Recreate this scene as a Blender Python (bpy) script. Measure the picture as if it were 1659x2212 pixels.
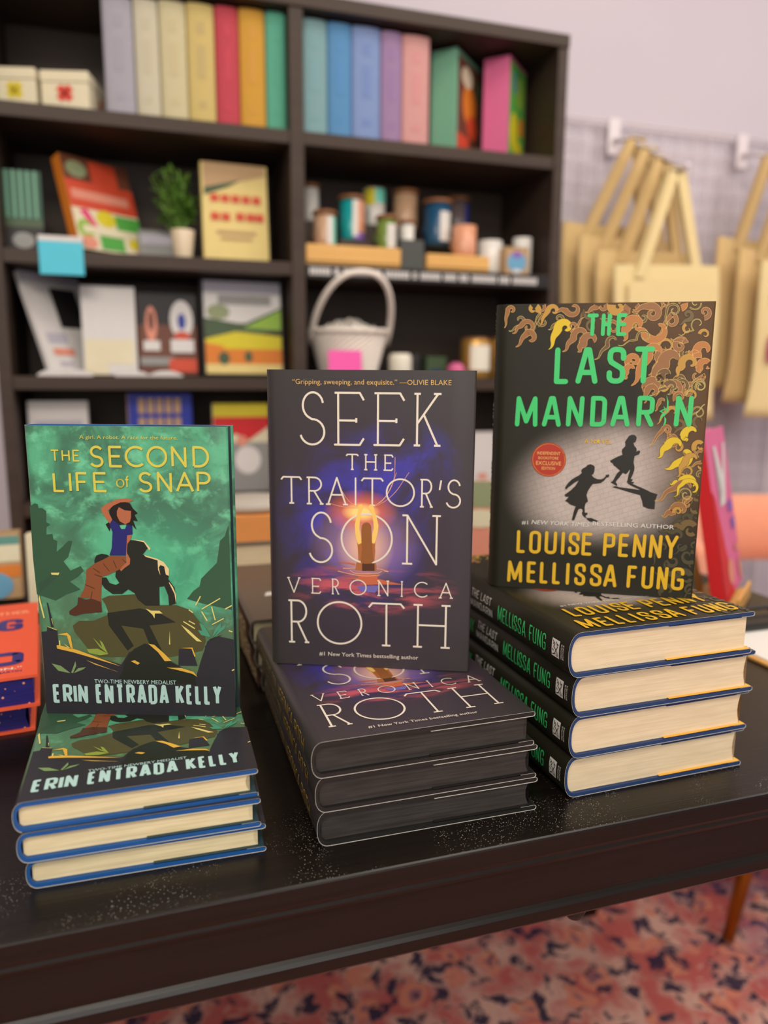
import bpy, bmesh, math, random
from mathutils import Vector, Matrix
random.seed(7)
S = bpy.context.scene
for o in list(bpy.data.objects): bpy.data.objects.remove(o)
COL = S.collection
TZ = 0.75                                   # table top height
PI = math.pi

# ------------------------------------------------------------------ camera
cam = bpy.data.cameras.new('camera'); cam_o = bpy.data.objects.new('camera', cam); COL.objects.link(cam_o)
yaw, pitch, roll = 0.307218308, 0.178189703, 0.006723814
fw = Vector((math.sin(yaw)*math.cos(pitch), math.cos(yaw)*math.cos(pitch), -math.sin(pitch)))
rt = Vector((math.cos(yaw), -math.sin(yaw), 0)); up = rt.cross(fw)
r2 = math.cos(roll)*rt + math.sin(roll)*up; u2 = -math.sin(roll)*rt + math.cos(roll)*up
Mx = Matrix((r2, u2, -fw)).transposed().to_4x4(); Mx.translation = (0, 0, TZ + 0.31673)
cam_o.matrix_world = Mx
cam.sensor_fit = 'VERTICAL'; cam.sensor_height = 36.0; cam.lens = 1631.98*36/2212
cam.clip_start = 0.02; cam.clip_end = 50
cam.dof.use_dof = True; cam.dof.focus_distance = 0.56; cam.dof.aperture_fstop = 3.25
S.camera = cam_o

# ------------------------------------------------------------------ light and exposure
S.view_settings.view_transform = 'Standard'; S.view_settings.look = 'None'
S.view_settings.gamma = 1.0; S.view_settings.use_curve_mapping = False
S.view_settings.exposure = 0.0
S.cycles.use_denoising = True
S.cycles.max_bounces = 6; S.cycles.caustics_reflective = False; S.cycles.caustics_refractive = False
S.cycles.sample_clamp_indirect = 4.0
wd = bpy.data.worlds.new('world'); S.world = wd; wd.use_nodes = True
wd.node_tree.nodes['Background'].inputs[0].default_value = (1.0, 0.95, 0.89, 1)
wd.node_tree.nodes['Background'].inputs[1].default_value = 0.35
def area(name, loc, target, sx, sy, power, col):
    l = bpy.data.lights.new(name, 'AREA'); l.shape = 'RECTANGLE'; l.size = sx; l.size_y = sy
    l.energy = power; l.color = col
    o = bpy.data.objects.new(name, l); COL.objects.link(o); o.location = loc
    o.rotation_euler = (Vector(target) - Vector(loc)).to_track_quat('-Z', 'Y').to_euler()
    return o
area('ceiling_light_shop', (-0.5, -0.9, 2.55), (0.2, 0.9, 0.6), 1.2, 0.5, 34, (1.0, 0.90, 0.76))
area('ceiling_light_aisle', (0.9, 0.6, 2.62), (0.75, 0.75, 0.0), 0.9, 0.9, 16, (1.0, 0.91, 0.80))
area('ceiling_light_right', (2.4, 0.3, 2.5), (1.5, 1.9, 1.1), 0.9, 0.9, 20, (1.0, 0.93, 0.90))
area('shop_window_daylight', (-0.2, -2.6, 1.7), (0.3, 0.8, 0.85), 2.6, 1.8, 42, (1.0, 0.955, 0.90))

# ------------------------------------------------------------------ materials
def lin(c):
    return tuple(((v/255)/12.92 if v/255 <= 0.04045 else ((v/255+0.055)/1.055)**2.4) for v in c)
MATS = {}
def mat(name, rgb, rough=0.5, spec=0.4, metal=0.0, var=0.0, vscale=40, coat=0.0, sheen=0.0, bump=0.0):
    if name in MATS: return MATS[name]
    m = bpy.data.materials.new(name); m.use_nodes = True; nt = m.node_tree
    b = nt.nodes['Principled BSDF']; c = lin(rgb)
    b.inputs['Base Color'].default_value = (*c, 1); b.inputs['Roughness'].default_value = rough
    b.inputs['Specular IOR Level'].default_value = spec; b.inputs['Metallic'].default_value = metal
    b.inputs['Coat Weight'].default_value = coat; b.inputs['Sheen Weight'].default_value = sheen
    tc = nt.nodes.new('ShaderNodeTexCoord'); n = nt.nodes.new('ShaderNodeTexNoise')
    n.inputs['Scale'].default_value = vscale; n.inputs['Detail'].default_value = 4
    nt.links.new(tc.outputs['Object'], n.inputs['Vector'])
    v = var if var else 0.03
    mx = nt.nodes.new('ShaderNodeMix'); mx.data_type = 'RGBA'
    mx.inputs['A'].default_value = (*[k*(1-v) for k in c], 1); mx.inputs['B'].default_value = (*[min(1, k*(1+v)) for k in c], 1)
    nt.links.new(n.outputs['Fac'], mx.inputs['Factor']); nt.links.new(mx.outputs['Result'], b.inputs['Base Color'])
    if bump:
        bp = nt.nodes.new('ShaderNodeBump'); bp.inputs['Strength'].default_value = bump; bp.inputs['Distance'].default_value = 0.002
        nt.links.new(n.outputs['Fac'], bp.inputs['Height']); nt.links.new(bp.outputs['Normal'], b.inputs['Normal'])
    MATS[name] = m
    return m

class NT:                                   # tiny node-graph helper
    def __init__(s, name):
        s.m = bpy.data.materials.new(name); s.m.use_nodes = True; s.t = s.m.node_tree
        s.b = s.t.nodes['Principled BSDF']; MATS[name] = s.m
    def n(s, typ, ins=None, **kw):
        nd = s.t.nodes.new(typ)
        for k, v in kw.items(): setattr(nd, k, v)
        for k, v in (ins or {}).items(): s.set(nd.inputs[k], v)
        return nd
    def set(s, sock, v):
        if hasattr(v, 'is_output'): s.t.links.new(v, sock)
        else: sock.default_value = v
    def math(s, op, a, b=0.0, c=None, clamp=False):
        nd = s.t.nodes.new('ShaderNodeMath'); nd.operation = op; nd.use_clamp = clamp
        s.set(nd.inputs[0], a); s.set(nd.inputs[1], b)
        if c is not None: s.set(nd.inputs[2], c)
        return nd.outputs[0]
    def mix(s, f, a, b, mode='MIX'):
        nd = s.t.nodes.new('ShaderNodeMix'); nd.data_type = 'RGBA'; nd.blend_type = mode; nd.clamp_factor = True
        s.set(nd.inputs['Factor'], f)
        for k, v in (('A', a), ('B', b)): s.set(nd.inputs[k], (*v, 1) if isinstance(v, tuple) else v)
        return nd.outputs['Result']
    def ramp(s, f, lo, hi):
        nd = s.t.nodes.new('ShaderNodeMapRange'); nd.interpolation_type = 'SMOOTHSTEP'
        s.set(nd.inputs[0], f); nd.inputs[1].default_value = lo; nd.inputs[2].default_value = hi
        return nd.outputs[0]
    def uv(s):
        u = s.n('ShaderNodeUVMap'); u.uv_map = 'UVMap'
        x = s.n('ShaderNodeSeparateXYZ', {0: u.outputs[0]}); return u.outputs[0], x.outputs[0], x.outputs[1]
    def obj(s):
        return s.n('ShaderNodeTexCoord').outputs['Object']
    def noise(s, vec, scale, detail=4, rough=0.5, sc=(1, 1, 1), dist=0.0, rot=0.0):
        mp = s.n('ShaderNodeMapping', {0: vec, 2: (0, 0, rot), 3: sc})
        nz = s.n('ShaderNodeTexNoise', {'Vector': mp.outputs[0], 'Scale': scale, 'Detail': detail, 'Roughness': rough, 'Distortion': dist})
        return nz.outputs['Fac']
    def blob(s, u, v, cu, cv, ru, rv):      # 1 in the middle of an ellipse, 0 at its rim
        a = s.math('MULTIPLY', s.math('SUBTRACT', u, cu), 1/ru); b = s.math('MULTIPLY', s.math('SUBTRACT', v, cv), 1/rv)
        d = s.math('SQRT', s.math('ADD', s.math('MULTIPLY', a, a), s.math('MULTIPLY', b, b)))
        return s.math('SUBTRACT', 1.0, d, clamp=True)
    def out(s, col, rough=0.5, spec=0.4, bump=None, coat=0.0, bs=0.3, bd=0.001):
        s.set(s.b.inputs['Base Color'], (*col, 1) if isinstance(col, tuple) else col)
        s.set(s.b.inputs['Roughness'], rough); s.b.inputs['Specular IOR Level'].default_value = spec
        s.b.inputs['Coat Weight'].default_value = coat
        if bump is not None:
            bp = s.n('ShaderNodeBump', {'Strength': bs, 'Distance': bd, 'Height': bump})
            s.set(s.b.inputs['Normal'], bp.outputs[0])
        return s.m

# printed cover: stormy green sky
k = NT('print_green'); uvv, u, v = k.uv()
n1 = k.noise(uvv, 3.2, 5, 0.6, (1, 1.6, 1), 0.6); n2 = k.noise(uvv, 9, 4, 0.6, (1, 1.8, 1), 0.3)
c = k.mix(k.ramp(n1, .38, .66), lin((64, 112, 88)), lin((88, 174, 134)))
c = k.mix(k.math('MULTIPLY', k.ramp(n2, .50, .70), .75), c, lin((112, 200, 158)))
c = k.mix(k.math('MULTIPLY', k.blob(u, v, .62, .50, .45, .25), .8), c, lin((70, 172, 132)))
c = k.mix(k.math('MULTIPLY', k.blob(u, v, .08, .42, .3, .3), .6), c, lin((84, 118, 84)))
c = k.mix(k.math('MULTIPLY', k.ramp(v, .42, .2), .75), c, lin((84, 92, 56)))
c = k.mix(k.math('MULTIPLY', k.ramp(v, .16, .04), 1.0), c, lin((46, 44, 48)))
k.out(c, .34, .45)
# printed cover: dark violet night
k = NT('print_dark'); uvv, u, v = k.uv()
n1 = k.noise(uvv, 4, 6, .62, (1, 1.5, 1), .8, .5); n2 = k.noise(uvv, 5, 5, .6, (.5, 4, 1), .5)
base = lin((54, 50, 49)); c = k.mix(k.math('MULTIPLY', k.blob(u, v, .5, .45, .75, .62), 1.0), base, lin((58, 44, 66)))
neb = k.math('MULTIPLY', k.ramp(n1, .36, .66), k.math('MINIMUM', 1.0, k.math('ADD', k.math('MULTIPLY', k.blob(u, v, .66, .70, .3, .16), 1.3), k.math('MULTIPLY', k.blob(u, v, .42, .50, .42, .32), 1.5))))
c = k.mix(neb, c, lin((62, 56, 168)))
c = k.mix(k.math('MULTIPLY', k.blob(u, v, .47, .43, .30, .16), .9), c, lin((168, 132, 170)))
c = k.mix(k.math('MULTIPLY', k.blob(u, v, .47, .42, .15, .12), .9), c, lin((250, 196, 150)))
glow = k.math('MULTIPLY', k.blob(u, v, .45, .540, .19, .075), 1.2)
c = k.mix(glow, c, lin((232, 110, 60)))
c = k.mix(k.math('MULTIPLY', k.blob(u, v, .45, .538, .10, .034), 1.6), c, lin((255, 214, 130)))
wat = k.math('MULTIPLY', k.ramp(n2, .45, .62), k.math('MULTIPLY', k.blob(u, v, .50, .28, .46, .10), 2.0))
c = k.mix(wat, c, lin((186, 84, 96)))
k.out(c, .38, .4)
# printed cover: olive black with a lamplit pavement
k = NT('print_olive'); uvv, u, v = k.uv()
c = k.mix(k.noise(uvv, 3, 2), lin((32, 31, 22)), lin((39, 38, 28)))
mp = k.n('ShaderNodeMapping', {0: uvv, 2: (0, 0, -.32), 3: (1, 1.3, 1)})
br = k.n('ShaderNodeTexBrick', {'Vector': mp.outputs[0], 'Scale': 11.0, 'Mortar Size': .012, 'Color1': (1, 1, 1, 1), 'Color2': (.93, .92, .91, 1), 'Mortar': (.66, .64, .62, 1)})
pav = k.mix(.75, lin((196, 184, 178)), br.outputs[0], 'MULTIPLY')
pav = k.mix(k.math('MULTIPLY', k.noise(uvv, 30, 4, .7), .45), pav, lin((120, 112, 108)))
lit = k.ramp(k.math('MAXIMUM', k.blob(u, v, .50, .36, .50, .27), k.math('MULTIPLY', k.blob(u, v, .62, .46, .46, .19), .9)), .02, .62)
lit = k.math('MULTIPLY', lit, k.ramp(v, .135, .27))
c = k.mix(lit, c, pav)
br2 = k.math('MULTIPLY', k.math('ADD', k.blob(u, v, 1.0, .62, .34, .46), k.blob(u, v, .75, 1.0, .56, .24), clamp=True), 1.3)
c = k.mix(br2, c, lin((88, 64, 38)))
k.out(c, .42, .28)
# page edges
def pages(name, a, b, spray=None, rough=.75):
    k = NT(name); o = k.obj()
    f = k.noise(o, 1.0, 3, .7, (9, 9, 2600)); g = k.noise(o, 1.0, 2, .5, (30, 30, 300))
    c = k.mix(k.ramp(k.math('ADD', k.math('MULTIPLY', f, .7), k.math('MULTIPLY', g, .3)), .35, .65), lin(a), lin(b))
    if spray:
        vo = k.n('ShaderNodeTexVoronoi', {'Vector': o, 'Scale': 130.0})
        c = k.mix(k.ramp(vo.outputs['Distance'], .16, .10), c, lin(spray))
    return k.out(c, rough, .25, f, 0, .25, .0006)
pages('pages_cream', (204, 188, 148), (232, 218, 180)); pages('pages_warm', (214, 194, 160), (234, 216, 184))
pages('pages_black', (40, 37, 36), (66, 62, 60), None, .5); pages('pages_navy', (30, 24, 92), (44, 36, 116), (236, 150, 110), .35)
# stained table wood
def stained(name, a, b, rough, dust=False, spec=.5):
    k = NT(name); o = k.obj()
    g = k.noise(o, 1.0, 6, .65, (6, 260, 260), 1.2); g2 = k.noise(o, 1.0, 3, .5, (1.5, 30, 30), .5)
    c = k.mix(k.ramp(k.math('ADD', k.math('MULTIPLY', g, .6), k.math('MULTIPLY', g2, .4)), .3, .7), lin(a), lin(b))
    rg = k.math('ADD', rough, k.math('MULTIPLY', g2, .12))
    if dust:
        vo = k.n('ShaderNodeTexVoronoi', {'Vector': o, 'Scale': 620.0}); dn = k.noise(o, 16, 3, .6)
        y = k.n('ShaderNodeSeparateXYZ', {0: o}).outputs[1]
        near = k.math('MULTIPLY', k.ramp(vo.outputs['Distance'], .20, .10), k.math('MULTIPLY', k.ramp(dn, .46, .58), k.ramp(y, .10, .04)))
        nz_ = k.n('ShaderNodeSeparateXYZ', {0: k.n('ShaderNodeNewGeometry').outputs['Normal']}).outputs[2]
        near = k.math('MULTIPLY', near, k.ramp(nz_, .9, .98))
        c = k.mix(k.math('MULTIPLY', near, .9), c, lin((190, 186, 176)))
    return k.out(c, rg, spec, g, 0, .22, .0006)
stained('table_stain', (14, 10, 8), (24, 18, 14), .24, True, .36)
stained('case_stain', (50, 38, 31), (66, 52, 43), .5, False, .35)
stained('bamboo', (206, 152, 78), (226, 178, 104), .45)
k = NT('plaster_lilac'); o = k.obj()
k.out(k.mix(k.noise(o, 3, 4), lin((192, 184, 193)), lin((199, 191, 200))), .8, .2, k.noise(o, 220, 3), 0, .08)
k = NT('ceiling_white'); k.out(k.mix(k.noise(k.obj(), 4, 3), lin((226, 222, 216)), lin((234, 230, 226))), .9, .2)
# oriental rug
k = NT('rug_wool'); o = k.obj()
w1 = k.n('ShaderNodeTexNoise', {'Vector': o, 'Scale': 14.0, 'Detail': 2.0}); ws = k.n('ShaderNodeVectorMath', {0: w1.outputs['Color'], 1: (.07, .07, 0)}, operation='MULTIPLY')
wv = k.n('ShaderNodeVectorMath', {0: o, 1: ws.outputs[0]}, operation='ADD').outputs[0]
v1 = k.n('ShaderNodeTexVoronoi', {'Vector': wv, 'Scale': 15.0}); v2 = k.n('ShaderNodeTexVoronoi', {'Vector': wv, 'Scale': 42.0})
c = k.mix(k.ramp(k.noise(wv, 12, 3, .6), .4, .6), lin((194, 100, 94)), lin((216, 170, 154)))
c = k.mix(k.ramp(v1.outputs['Distance'], .36, .30), c, lin((216, 136, 112)))
c = k.mix(k.math('MULTIPLY', k.ramp(k.noise(wv, 24, 4, .65), .52, .58), .95), c, lin((46, 40, 66)))
c = k.mix(k.math('MULTIPLY', k.ramp(v1.outputs['Distance'], .17, .12), .85), c, lin((150, 100, 112)))
c = k.mix(k.math('MULTIPLY', k.ramp(v2.outputs['Distance'], .24, .18), .5), c, lin((214, 172, 150)))
c = k.mix(k.math('MULTIPLY', k.ramp(v1.outputs['Distance'], .07, .04), .9), c, lin((60, 52, 76)))
x = k.n('ShaderNodeSeparateXYZ', {0: o}).outputs[0]
c = k.mix(k.math('MULTIPLY', k.ramp(x, .85, 1.6), k.ramp(k.noise(wv, 13, 4, .6), .46, .58)), c, lin((66, 74, 134)))
k.out(c, .95, .1, k.noise(o, 600, 2), 0, .4, .003)

for nm, rgb in dict(ruin=(52, 88, 64), olive=(80, 76, 44), slate=(44, 43, 50), straw=(222, 208, 120), robot=(34, 38, 30), amber=(222, 176, 66), leafgreen=(140, 160, 66), leafteal=(74, 150, 120),
        leafpale=(120, 150, 96), cream=(226, 204, 150), hair=(30, 24, 20), skin=(176, 104, 72), shirt=(38, 38, 112), trouser=(136, 78, 46), boot=(80, 46, 28), yellow=(212, 202, 84), ice=(178, 214, 210),
        glowskin=(250, 206, 110), torso=(176, 104, 56), auburn=(150, 92, 44), darkhair=(84, 50, 30), ember=(200, 104, 72), violet=(112, 104, 180), thread=(238, 176, 140), ivory=(232, 222, 206), paleamber=(218, 176, 104),
        ink=(36, 34, 28), badge=(176, 54, 38), gold=(222, 178, 40), goldpale=(234, 190, 110), mint=(66, 204, 116), paper=(226, 224, 218), copper=(150, 104, 62), amberg=(190, 146, 62), flame=(220, 190, 38), orange=(184, 122, 62),
        brown=(112, 82, 50), bronze=(112, 92, 52), moss=(76, 70, 46), rim=(44, 40, 30)).items():
    mat('ink_'+nm, tuple(v*.95 for v in rgb), .36, .36)
mat('board_blue', (22, 80, 146), .45, .4, var=.08, vscale=200); mat('board_navy', (36, 60, 104), .5, .35, var=.08, vscale=200); mat('board_black', (30, 29, 28), .4, .45)
mat('jacket_paper', (222, 220, 214), .6, .3); mat('flap_white', (226, 222, 212), .6, .3); mat('flap_yellow', (232, 178, 70), .55, .3); mat('flap_slate', (38, 62, 70), .45, .3)
mat('brass', (176, 122, 50), .3, .5, 1.0); mat('wire_white', (216, 206, 210), .4, .4); mat('canvas', (206, 176, 122), .85, .2, var=.08, vscale=90, sheen=.3); mat('canvas_pale', (222, 202, 150), .85, .2, var=.05, vscale=60)

# ------------------------------------------------------------------ mesh helpers
class MB:
    def __init__(s): s.b = bmesh.new(); s.m = []; s.uvl = None
    def mi(s, name):
        if name not in s.m: s.m.append(name)
        return s.m.index(name)
    def face(s, vs, m, smooth=False):
        f = s.b.faces.new([s.b.verts.new(p) for p in vs]); f.material_index = s.mi(m); f.smooth = smooth; return f
    def grid(s, rows, m, smooth=True, closed=False):
        V = [[s.b.verts.new(p) for p in r] for r in rows]; i = s.mi(m)
        for a, b in zip(V[:-1], V[1:]):
            n = len(a); rng = range(n if closed else n-1)
            for j in rng:
                f = s.b.faces.new((a[j], a[(j+1) % n], b[(j+1) % n], b[j])); f.material_index = i; f.smooth = smooth
        return V
    def box(s, x0, x1, y0, y1, z0, z1, m, bev=0.0, rot=None):
        i = s.mi(m)
        r = bmesh.ops.create_cube(s.b, size=1.0); vs = r['verts']
        for v in vs: v.co = Vector(((x0+x1)/2+v.co.x*(x1-x0), (y0+y1)/2+v.co.y*(y1-y0), (z0+z1)/2+v.co.z*(z1-z0)))
        fs = {f for v in vs for f in v.link_faces}
        if bev:
            es = {e for f in fs for e in f.edges}
            g = bmesh.ops.bevel(s.b, geom=list(es), offset=bev, segments=2, affect='EDGES', profile=.5)
            fs = {f for v in g['verts'] for f in v.link_faces} | {f for f in fs if f.is_valid}
        for f in fs: f.material_index = i
        if rot is not None:
            for v in {v for f in fs for v in f.verts}: v.co = rot @ v.co
        return fs
    def lathe(s, prof, m, c=(0, 0), n=28, smooth=True, sx=1.0, sy=1.0):
        s.grid([[(c[0]+r*sx*math.cos(2*PI*j/n), c[1]+r*sy*math.sin(2*PI*j/n), z) for j in range(n)] for r, z in prof], m, smooth, True)
    def disc(s, c, r, z, m, n=28):
        s.face([(c[0]+r*math.cos(2*PI*j/n), c[1]+r*math.sin(2*PI*j/n), z) for j in range(n)], m)
    def tube(s, pts, rad, m, n=10, cap=True):
        P = [Vector(p) for p in pts]; R = rad if isinstance(rad, (list, tuple)) else [rad]*len(P); rows = []
        t0 = (P[1]-P[0]).normalized(); a = t0.orthogonal().normalized()
        for i, p in enumerate(P):
            t = (P[min(i+1, len(P)-1)]-P[max(i-1, 0)]).normalized(); a = (a-t*a.dot(t)).normalized(); b = t.cross(a)
            rows.append([p+R[i]*(math.cos(2*PI*j/n)*a+math.sin(2*PI*j/n)*b) for j in range(n)])
        V = s.grid(rows, m, True, True)
        if cap:
            for r in (V[0][::-1], V[-1]):
                f = s.b.faces.new(r); f.material_index = s.mi(m)
    def prism(s, poly, axis, a, b, m, smooth=False):   # closed 2-D outline extruded along an axis
        def P(p, t): return {'x': (t, p[0], p[1]), 'y': (p[0], t, p[1]), 'z': (p[0], p[1], t)}[axis]
        A = [s.b.verts.new(P(p, a)) for p in poly]; B = [s.b.verts.new(P(p, b)) for p in poly]; i = s.mi(m); n = len(poly)
        fs = [s.b.faces.new(A), s.b.faces.new(B[::-1])]
        for j in range(n):
            f = s.b.faces.new((A[j], B[j], B[(j+1) % n], A[(j+1) % n])); f.smooth = smooth; fs.append(f)
        for f in fs: f.material_index = i
        return fs
    def cshell(s, O, I, axis, a, b, m):     # open shell: outer and inner path of equal length, extruded
        def P(p, t): return {'y': (p[0], t, p[1]), 'z': (p[0], p[1], t)}[axis]
        r = lambda Q, t: [P(p, t) for p in Q]
        s.grid([r(O, a), r(O, b)], m); s.grid([r(I, a), r(I, b)], m)
        s.grid([r(O, a), r(I, a)], m, False); s.grid([r(O, b), r(I, b)], m, False)
        for e in (0, -1):
            if math.dist(O[e], I[e]) > 1e-6: s.face([P(O[e], a), P(O[e], b), P(I[e], b), P(I[e], a)], m)
    def lift(s, f):                        # overlapping strokes must not share one plane
        s.k = getattr(s, 'k', 0) + 1; f.normal_update(); d = f.normal*((s.k % 14)*3.5e-6)
        for v in f.verts: v.co += d
    def strip(s, P, hw, m, put, caps=True, disc=True, seg=7):   # flat stroke along 2-D points; put() lifts it onto the surface
        P = [Vector(p) for p in P]; i = s.mi(m)
        Q = [P[0]] + [b for a, b in zip(P[:-1], P[1:]) if (b-a).length > 1e-7]
        for a, b in zip(Q[:-1], Q[1:]):
            d = (b-a).normalized(); nn = Vector((-d.y, d.x))*hw
            f = s.b.faces.new([s.b.verts.new(put(p)) for p in (a-nn, b-nn, b+nn, a+nn)]); f.material_index = i; s.lift(f)
        if disc:
            for p in (Q if caps else Q[1:-1]):
                f = s.b.faces.new([s.b.verts.new(put(p+hw*Vector((math.cos(2*PI*(j+.5)/seg), math.sin(2*PI*(j+.5)/seg))))) for j in range(seg)]); f.material_index = i; s.lift(f)
    def build(s, name, parent=None, loc=(0, 0, 0), rot=(0, 0, 0), uv=None, fix=True, tri=False):
        b = s.b
        if tri: bmesh.ops.triangulate(b, faces=[f for f in b.faces if len(f.verts) > 4])
        if fix: bmesh.ops.recalc_face_normals(b, faces=b.faces[:])
        if uv:
            l = b.loops.layers.uv.new('UVMap')
            for f in b.faces:
                for q in f.loops: q[l].uv = uv(q.vert.co)
        me = bpy.data.meshes.new(name); b.to_mesh(me); b.free()
        for n in s.m: me.materials.append(MATS[n])
        o = bpy.data.objects.new(name, me); COL.objects.link(o)
        if parent: o.parent = parent
        o.location = loc; o.rotation_euler = rot
        return o
def tag(o, label, cat, group=None, kind=None):
    if label: o['label'] = label
    if cat: o['category'] = cat
    if group: o['group'] = group
    if kind: o['kind'] = kind
    return o
def thing(name, label, cat, loc, rot=(0, 0, 0), group=None):
    o = bpy.data.objects.new(name, None); o.empty_display_size = .05; COL.objects.link(o)
    o.location = (loc[0], loc[1], loc[2]+TZ); o.rotation_euler = rot
    return tag(o, label, cat, group)
def struct(o): o['kind'] = 'structure'; return o
def dup(root, label, loc, rot):
    r = root.copy(); COL.objects.link(r); r.location = (loc[0], loc[1], loc[2]+TZ); r.rotation_euler = rot; r['label'] = label
    for ch in list(root.children):
        c = ch.copy(); COL.objects.link(c); c.parent = r
        for g in list(ch.children):
            d = g.copy(); COL.objects.link(d); d.parent = c
    return r

# ------------------------------------------------------------------ lettering
def arc(cx, cy, rx, ry, a0, a1, n=18):
    return [(cx+rx*math.cos(math.radians(a0+(a1-a0)*i/n)), cy+ry*math.sin(math.radians(a0+(a1-a0)*i/n))) for i in range(n+1)]
L_, T_ = [(0, 1), (0, 0), (1, 0)], [[(0, 1), (1, 1)], [(.5, 1), (.5, 0)]]
SS = arc(.52, .75, .46, .25, 28, 250, 16)[:-1] + arc(.48, .245, .50, .245, 92, -156, 18)
GEO = {'A': [[(0, 0), (.5, 1), (1, 0)], [(.17, .34), (.83, .34)]], 'C': [arc(.56, .5, .56, .5, 48, 312, 26)], 'D': [[(0, 0), (0, 1), (.3, 1)]+arc(.35, .5, .65, .5, 90, -90)+[(0, 0)]],
    'E': [[(1, 1), (0, 1), (0, 0), (1, 0)], [(0, .52), (.86, .52)]], 'F': [[(1, 1), (0, 1), (0, 0)], [(0, .52), (.86, .52)]], 'H': [[(0, 0), (0, 1)], [(1, 0), (1, 1)], [(0, .52), (1, .52)]],
    'I': [[(.5, 0), (.5, 1)]], 'K': [[(0, 0), (0, 1)], [(1, 1), (.08, .45)], [(.30, .58), (1, 0)]], 'L': [L_], 'M': [[(0, 0), (.06, 1), (.5, .1), (.94, 1), (1, 0)]], 'N': [[(0, 0), (0, 1), (1, 0), (1, 1)]],
    'O': [arc(.5, .5, .5, .5, 0, 360, 40)], 'P': [[(0, 0), (0, 1), (.5, 1)]+arc(.5, .72, .5, .28, 90, -90)+[(0, .44)]], 'R': [[(0, 0), (0, 1), (.45, 1)]+arc(.45, .745, .5, .255, 90, -90)+[(0, .49)], [(.42, .49), (1, 0)]],
    'S': [SS], 'T': T_, 'U': [[(0, 1), (0, .3)]+arc(.5, .3, .5, .3, 180, 360)+[(1, 1)]], 'V': [[(0, 1), (.5, 0), (1, 1)]], 'Y': [[(0, 1), (.5, .42), (1, 1)], [(.5, .42), (.5, 0)]],
    'G': [arc(.56, .5, .56, .5, 48, 330, 26)+[(1, .46), (.62, .46)]], 'o': [arc(.5, .5, .5, .5, 0, 360, 28)], 'f': [[(1, .97), (.72, 1), (.5, .88), (.5, 0)], [(0, .70), (1, .70)]], "'": [[(1, 1), (0, 0)]]}
SER = dict(GEO)
SER.update({'E': [[(0, 1), (.86, 1), (1, .86)], [(0, 1.0), (.12, 1), (.12, 0), (0, 0), (.86, 0), (1, .13)], [(.12, .47), (.74, .47)], [(.74, .43), (.74, .52)]],
    'S': [arc(.52, .75, .42, .25, 20, 250, 16)[:-1] + arc(.48, .245, .50, .245, 92, -165, 18), [(.91, .835), (.93, .80)]],
    'K': [[(.12, 0), (.12, 1)], [(0, 1), (.24, 1)], [(0, 0), (.24, 0)], [(.88, 1), (.12, .42)], [(.72, 1), (1, 1)], [(.36, .60), (.88, 0)], [(.76, 0), (1, 0)]],
    'T': [[(0, .90), (.10, 1), (.90, 1), (1, .90)], [(.5, 1), (.5, 0)], [(.38, 0), (.62, 0)]],
    'H': [[(.13, 0), (.13, 1)], [(.87, 0), (.87, 1)], [(.13, .52), (.87, .52)]]+[[(a-.12, b), (a+.12, b)] for a in (.13, .87) for b in (0, 1)],
    'R': [[(.14, 0), (.14, 1)], [(0, 1), (.45, 1)]+arc(.45, .745, .42, .255, 90, -90)+[(.14, .49)], [(.44, .49), (.90, 0)], [(.78, 0), (1, 0)], [(0, 0), (.30, 0)]],
    'A': [[(.10, 0), (.5, 1), (.90, 0)], [(.22, .36), (.78, .36)], [(0, 0), (.22, 0)], [(.78, 0), (1, 0)]], 'I': [[(.5, 0), (.5, 1)], [(0, 1), (1, 1)], [(0, 0), (1, 0)]],
    'N': [[(.13, 0), (.13, 1), (.90, 0), (.90, 1)], [(0, 1), (.13, 1)], [(0, 0), (.27, 0)], [(.78, 1), (1, 1)]], 'V': [[(.08, 1), (.5, 0), (.92, 1)], [(0, 1), (.20, 1)], [(.82, 1), (1, 1)]]})
def rr(x0, y0, x1, y1, rx, ry):
    return arc(x1-rx, y1-ry, rx, ry, 0, 90, 4)+arc(x0+rx, y1-ry, rx, ry, 90, 180, 4)+arc(x0+rx, y0+ry, rx, ry, 180, 270, 4)+arc(x1-rx, y0+ry, rx, ry, 270, 360, 4)
CON = dict(GEO)
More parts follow.
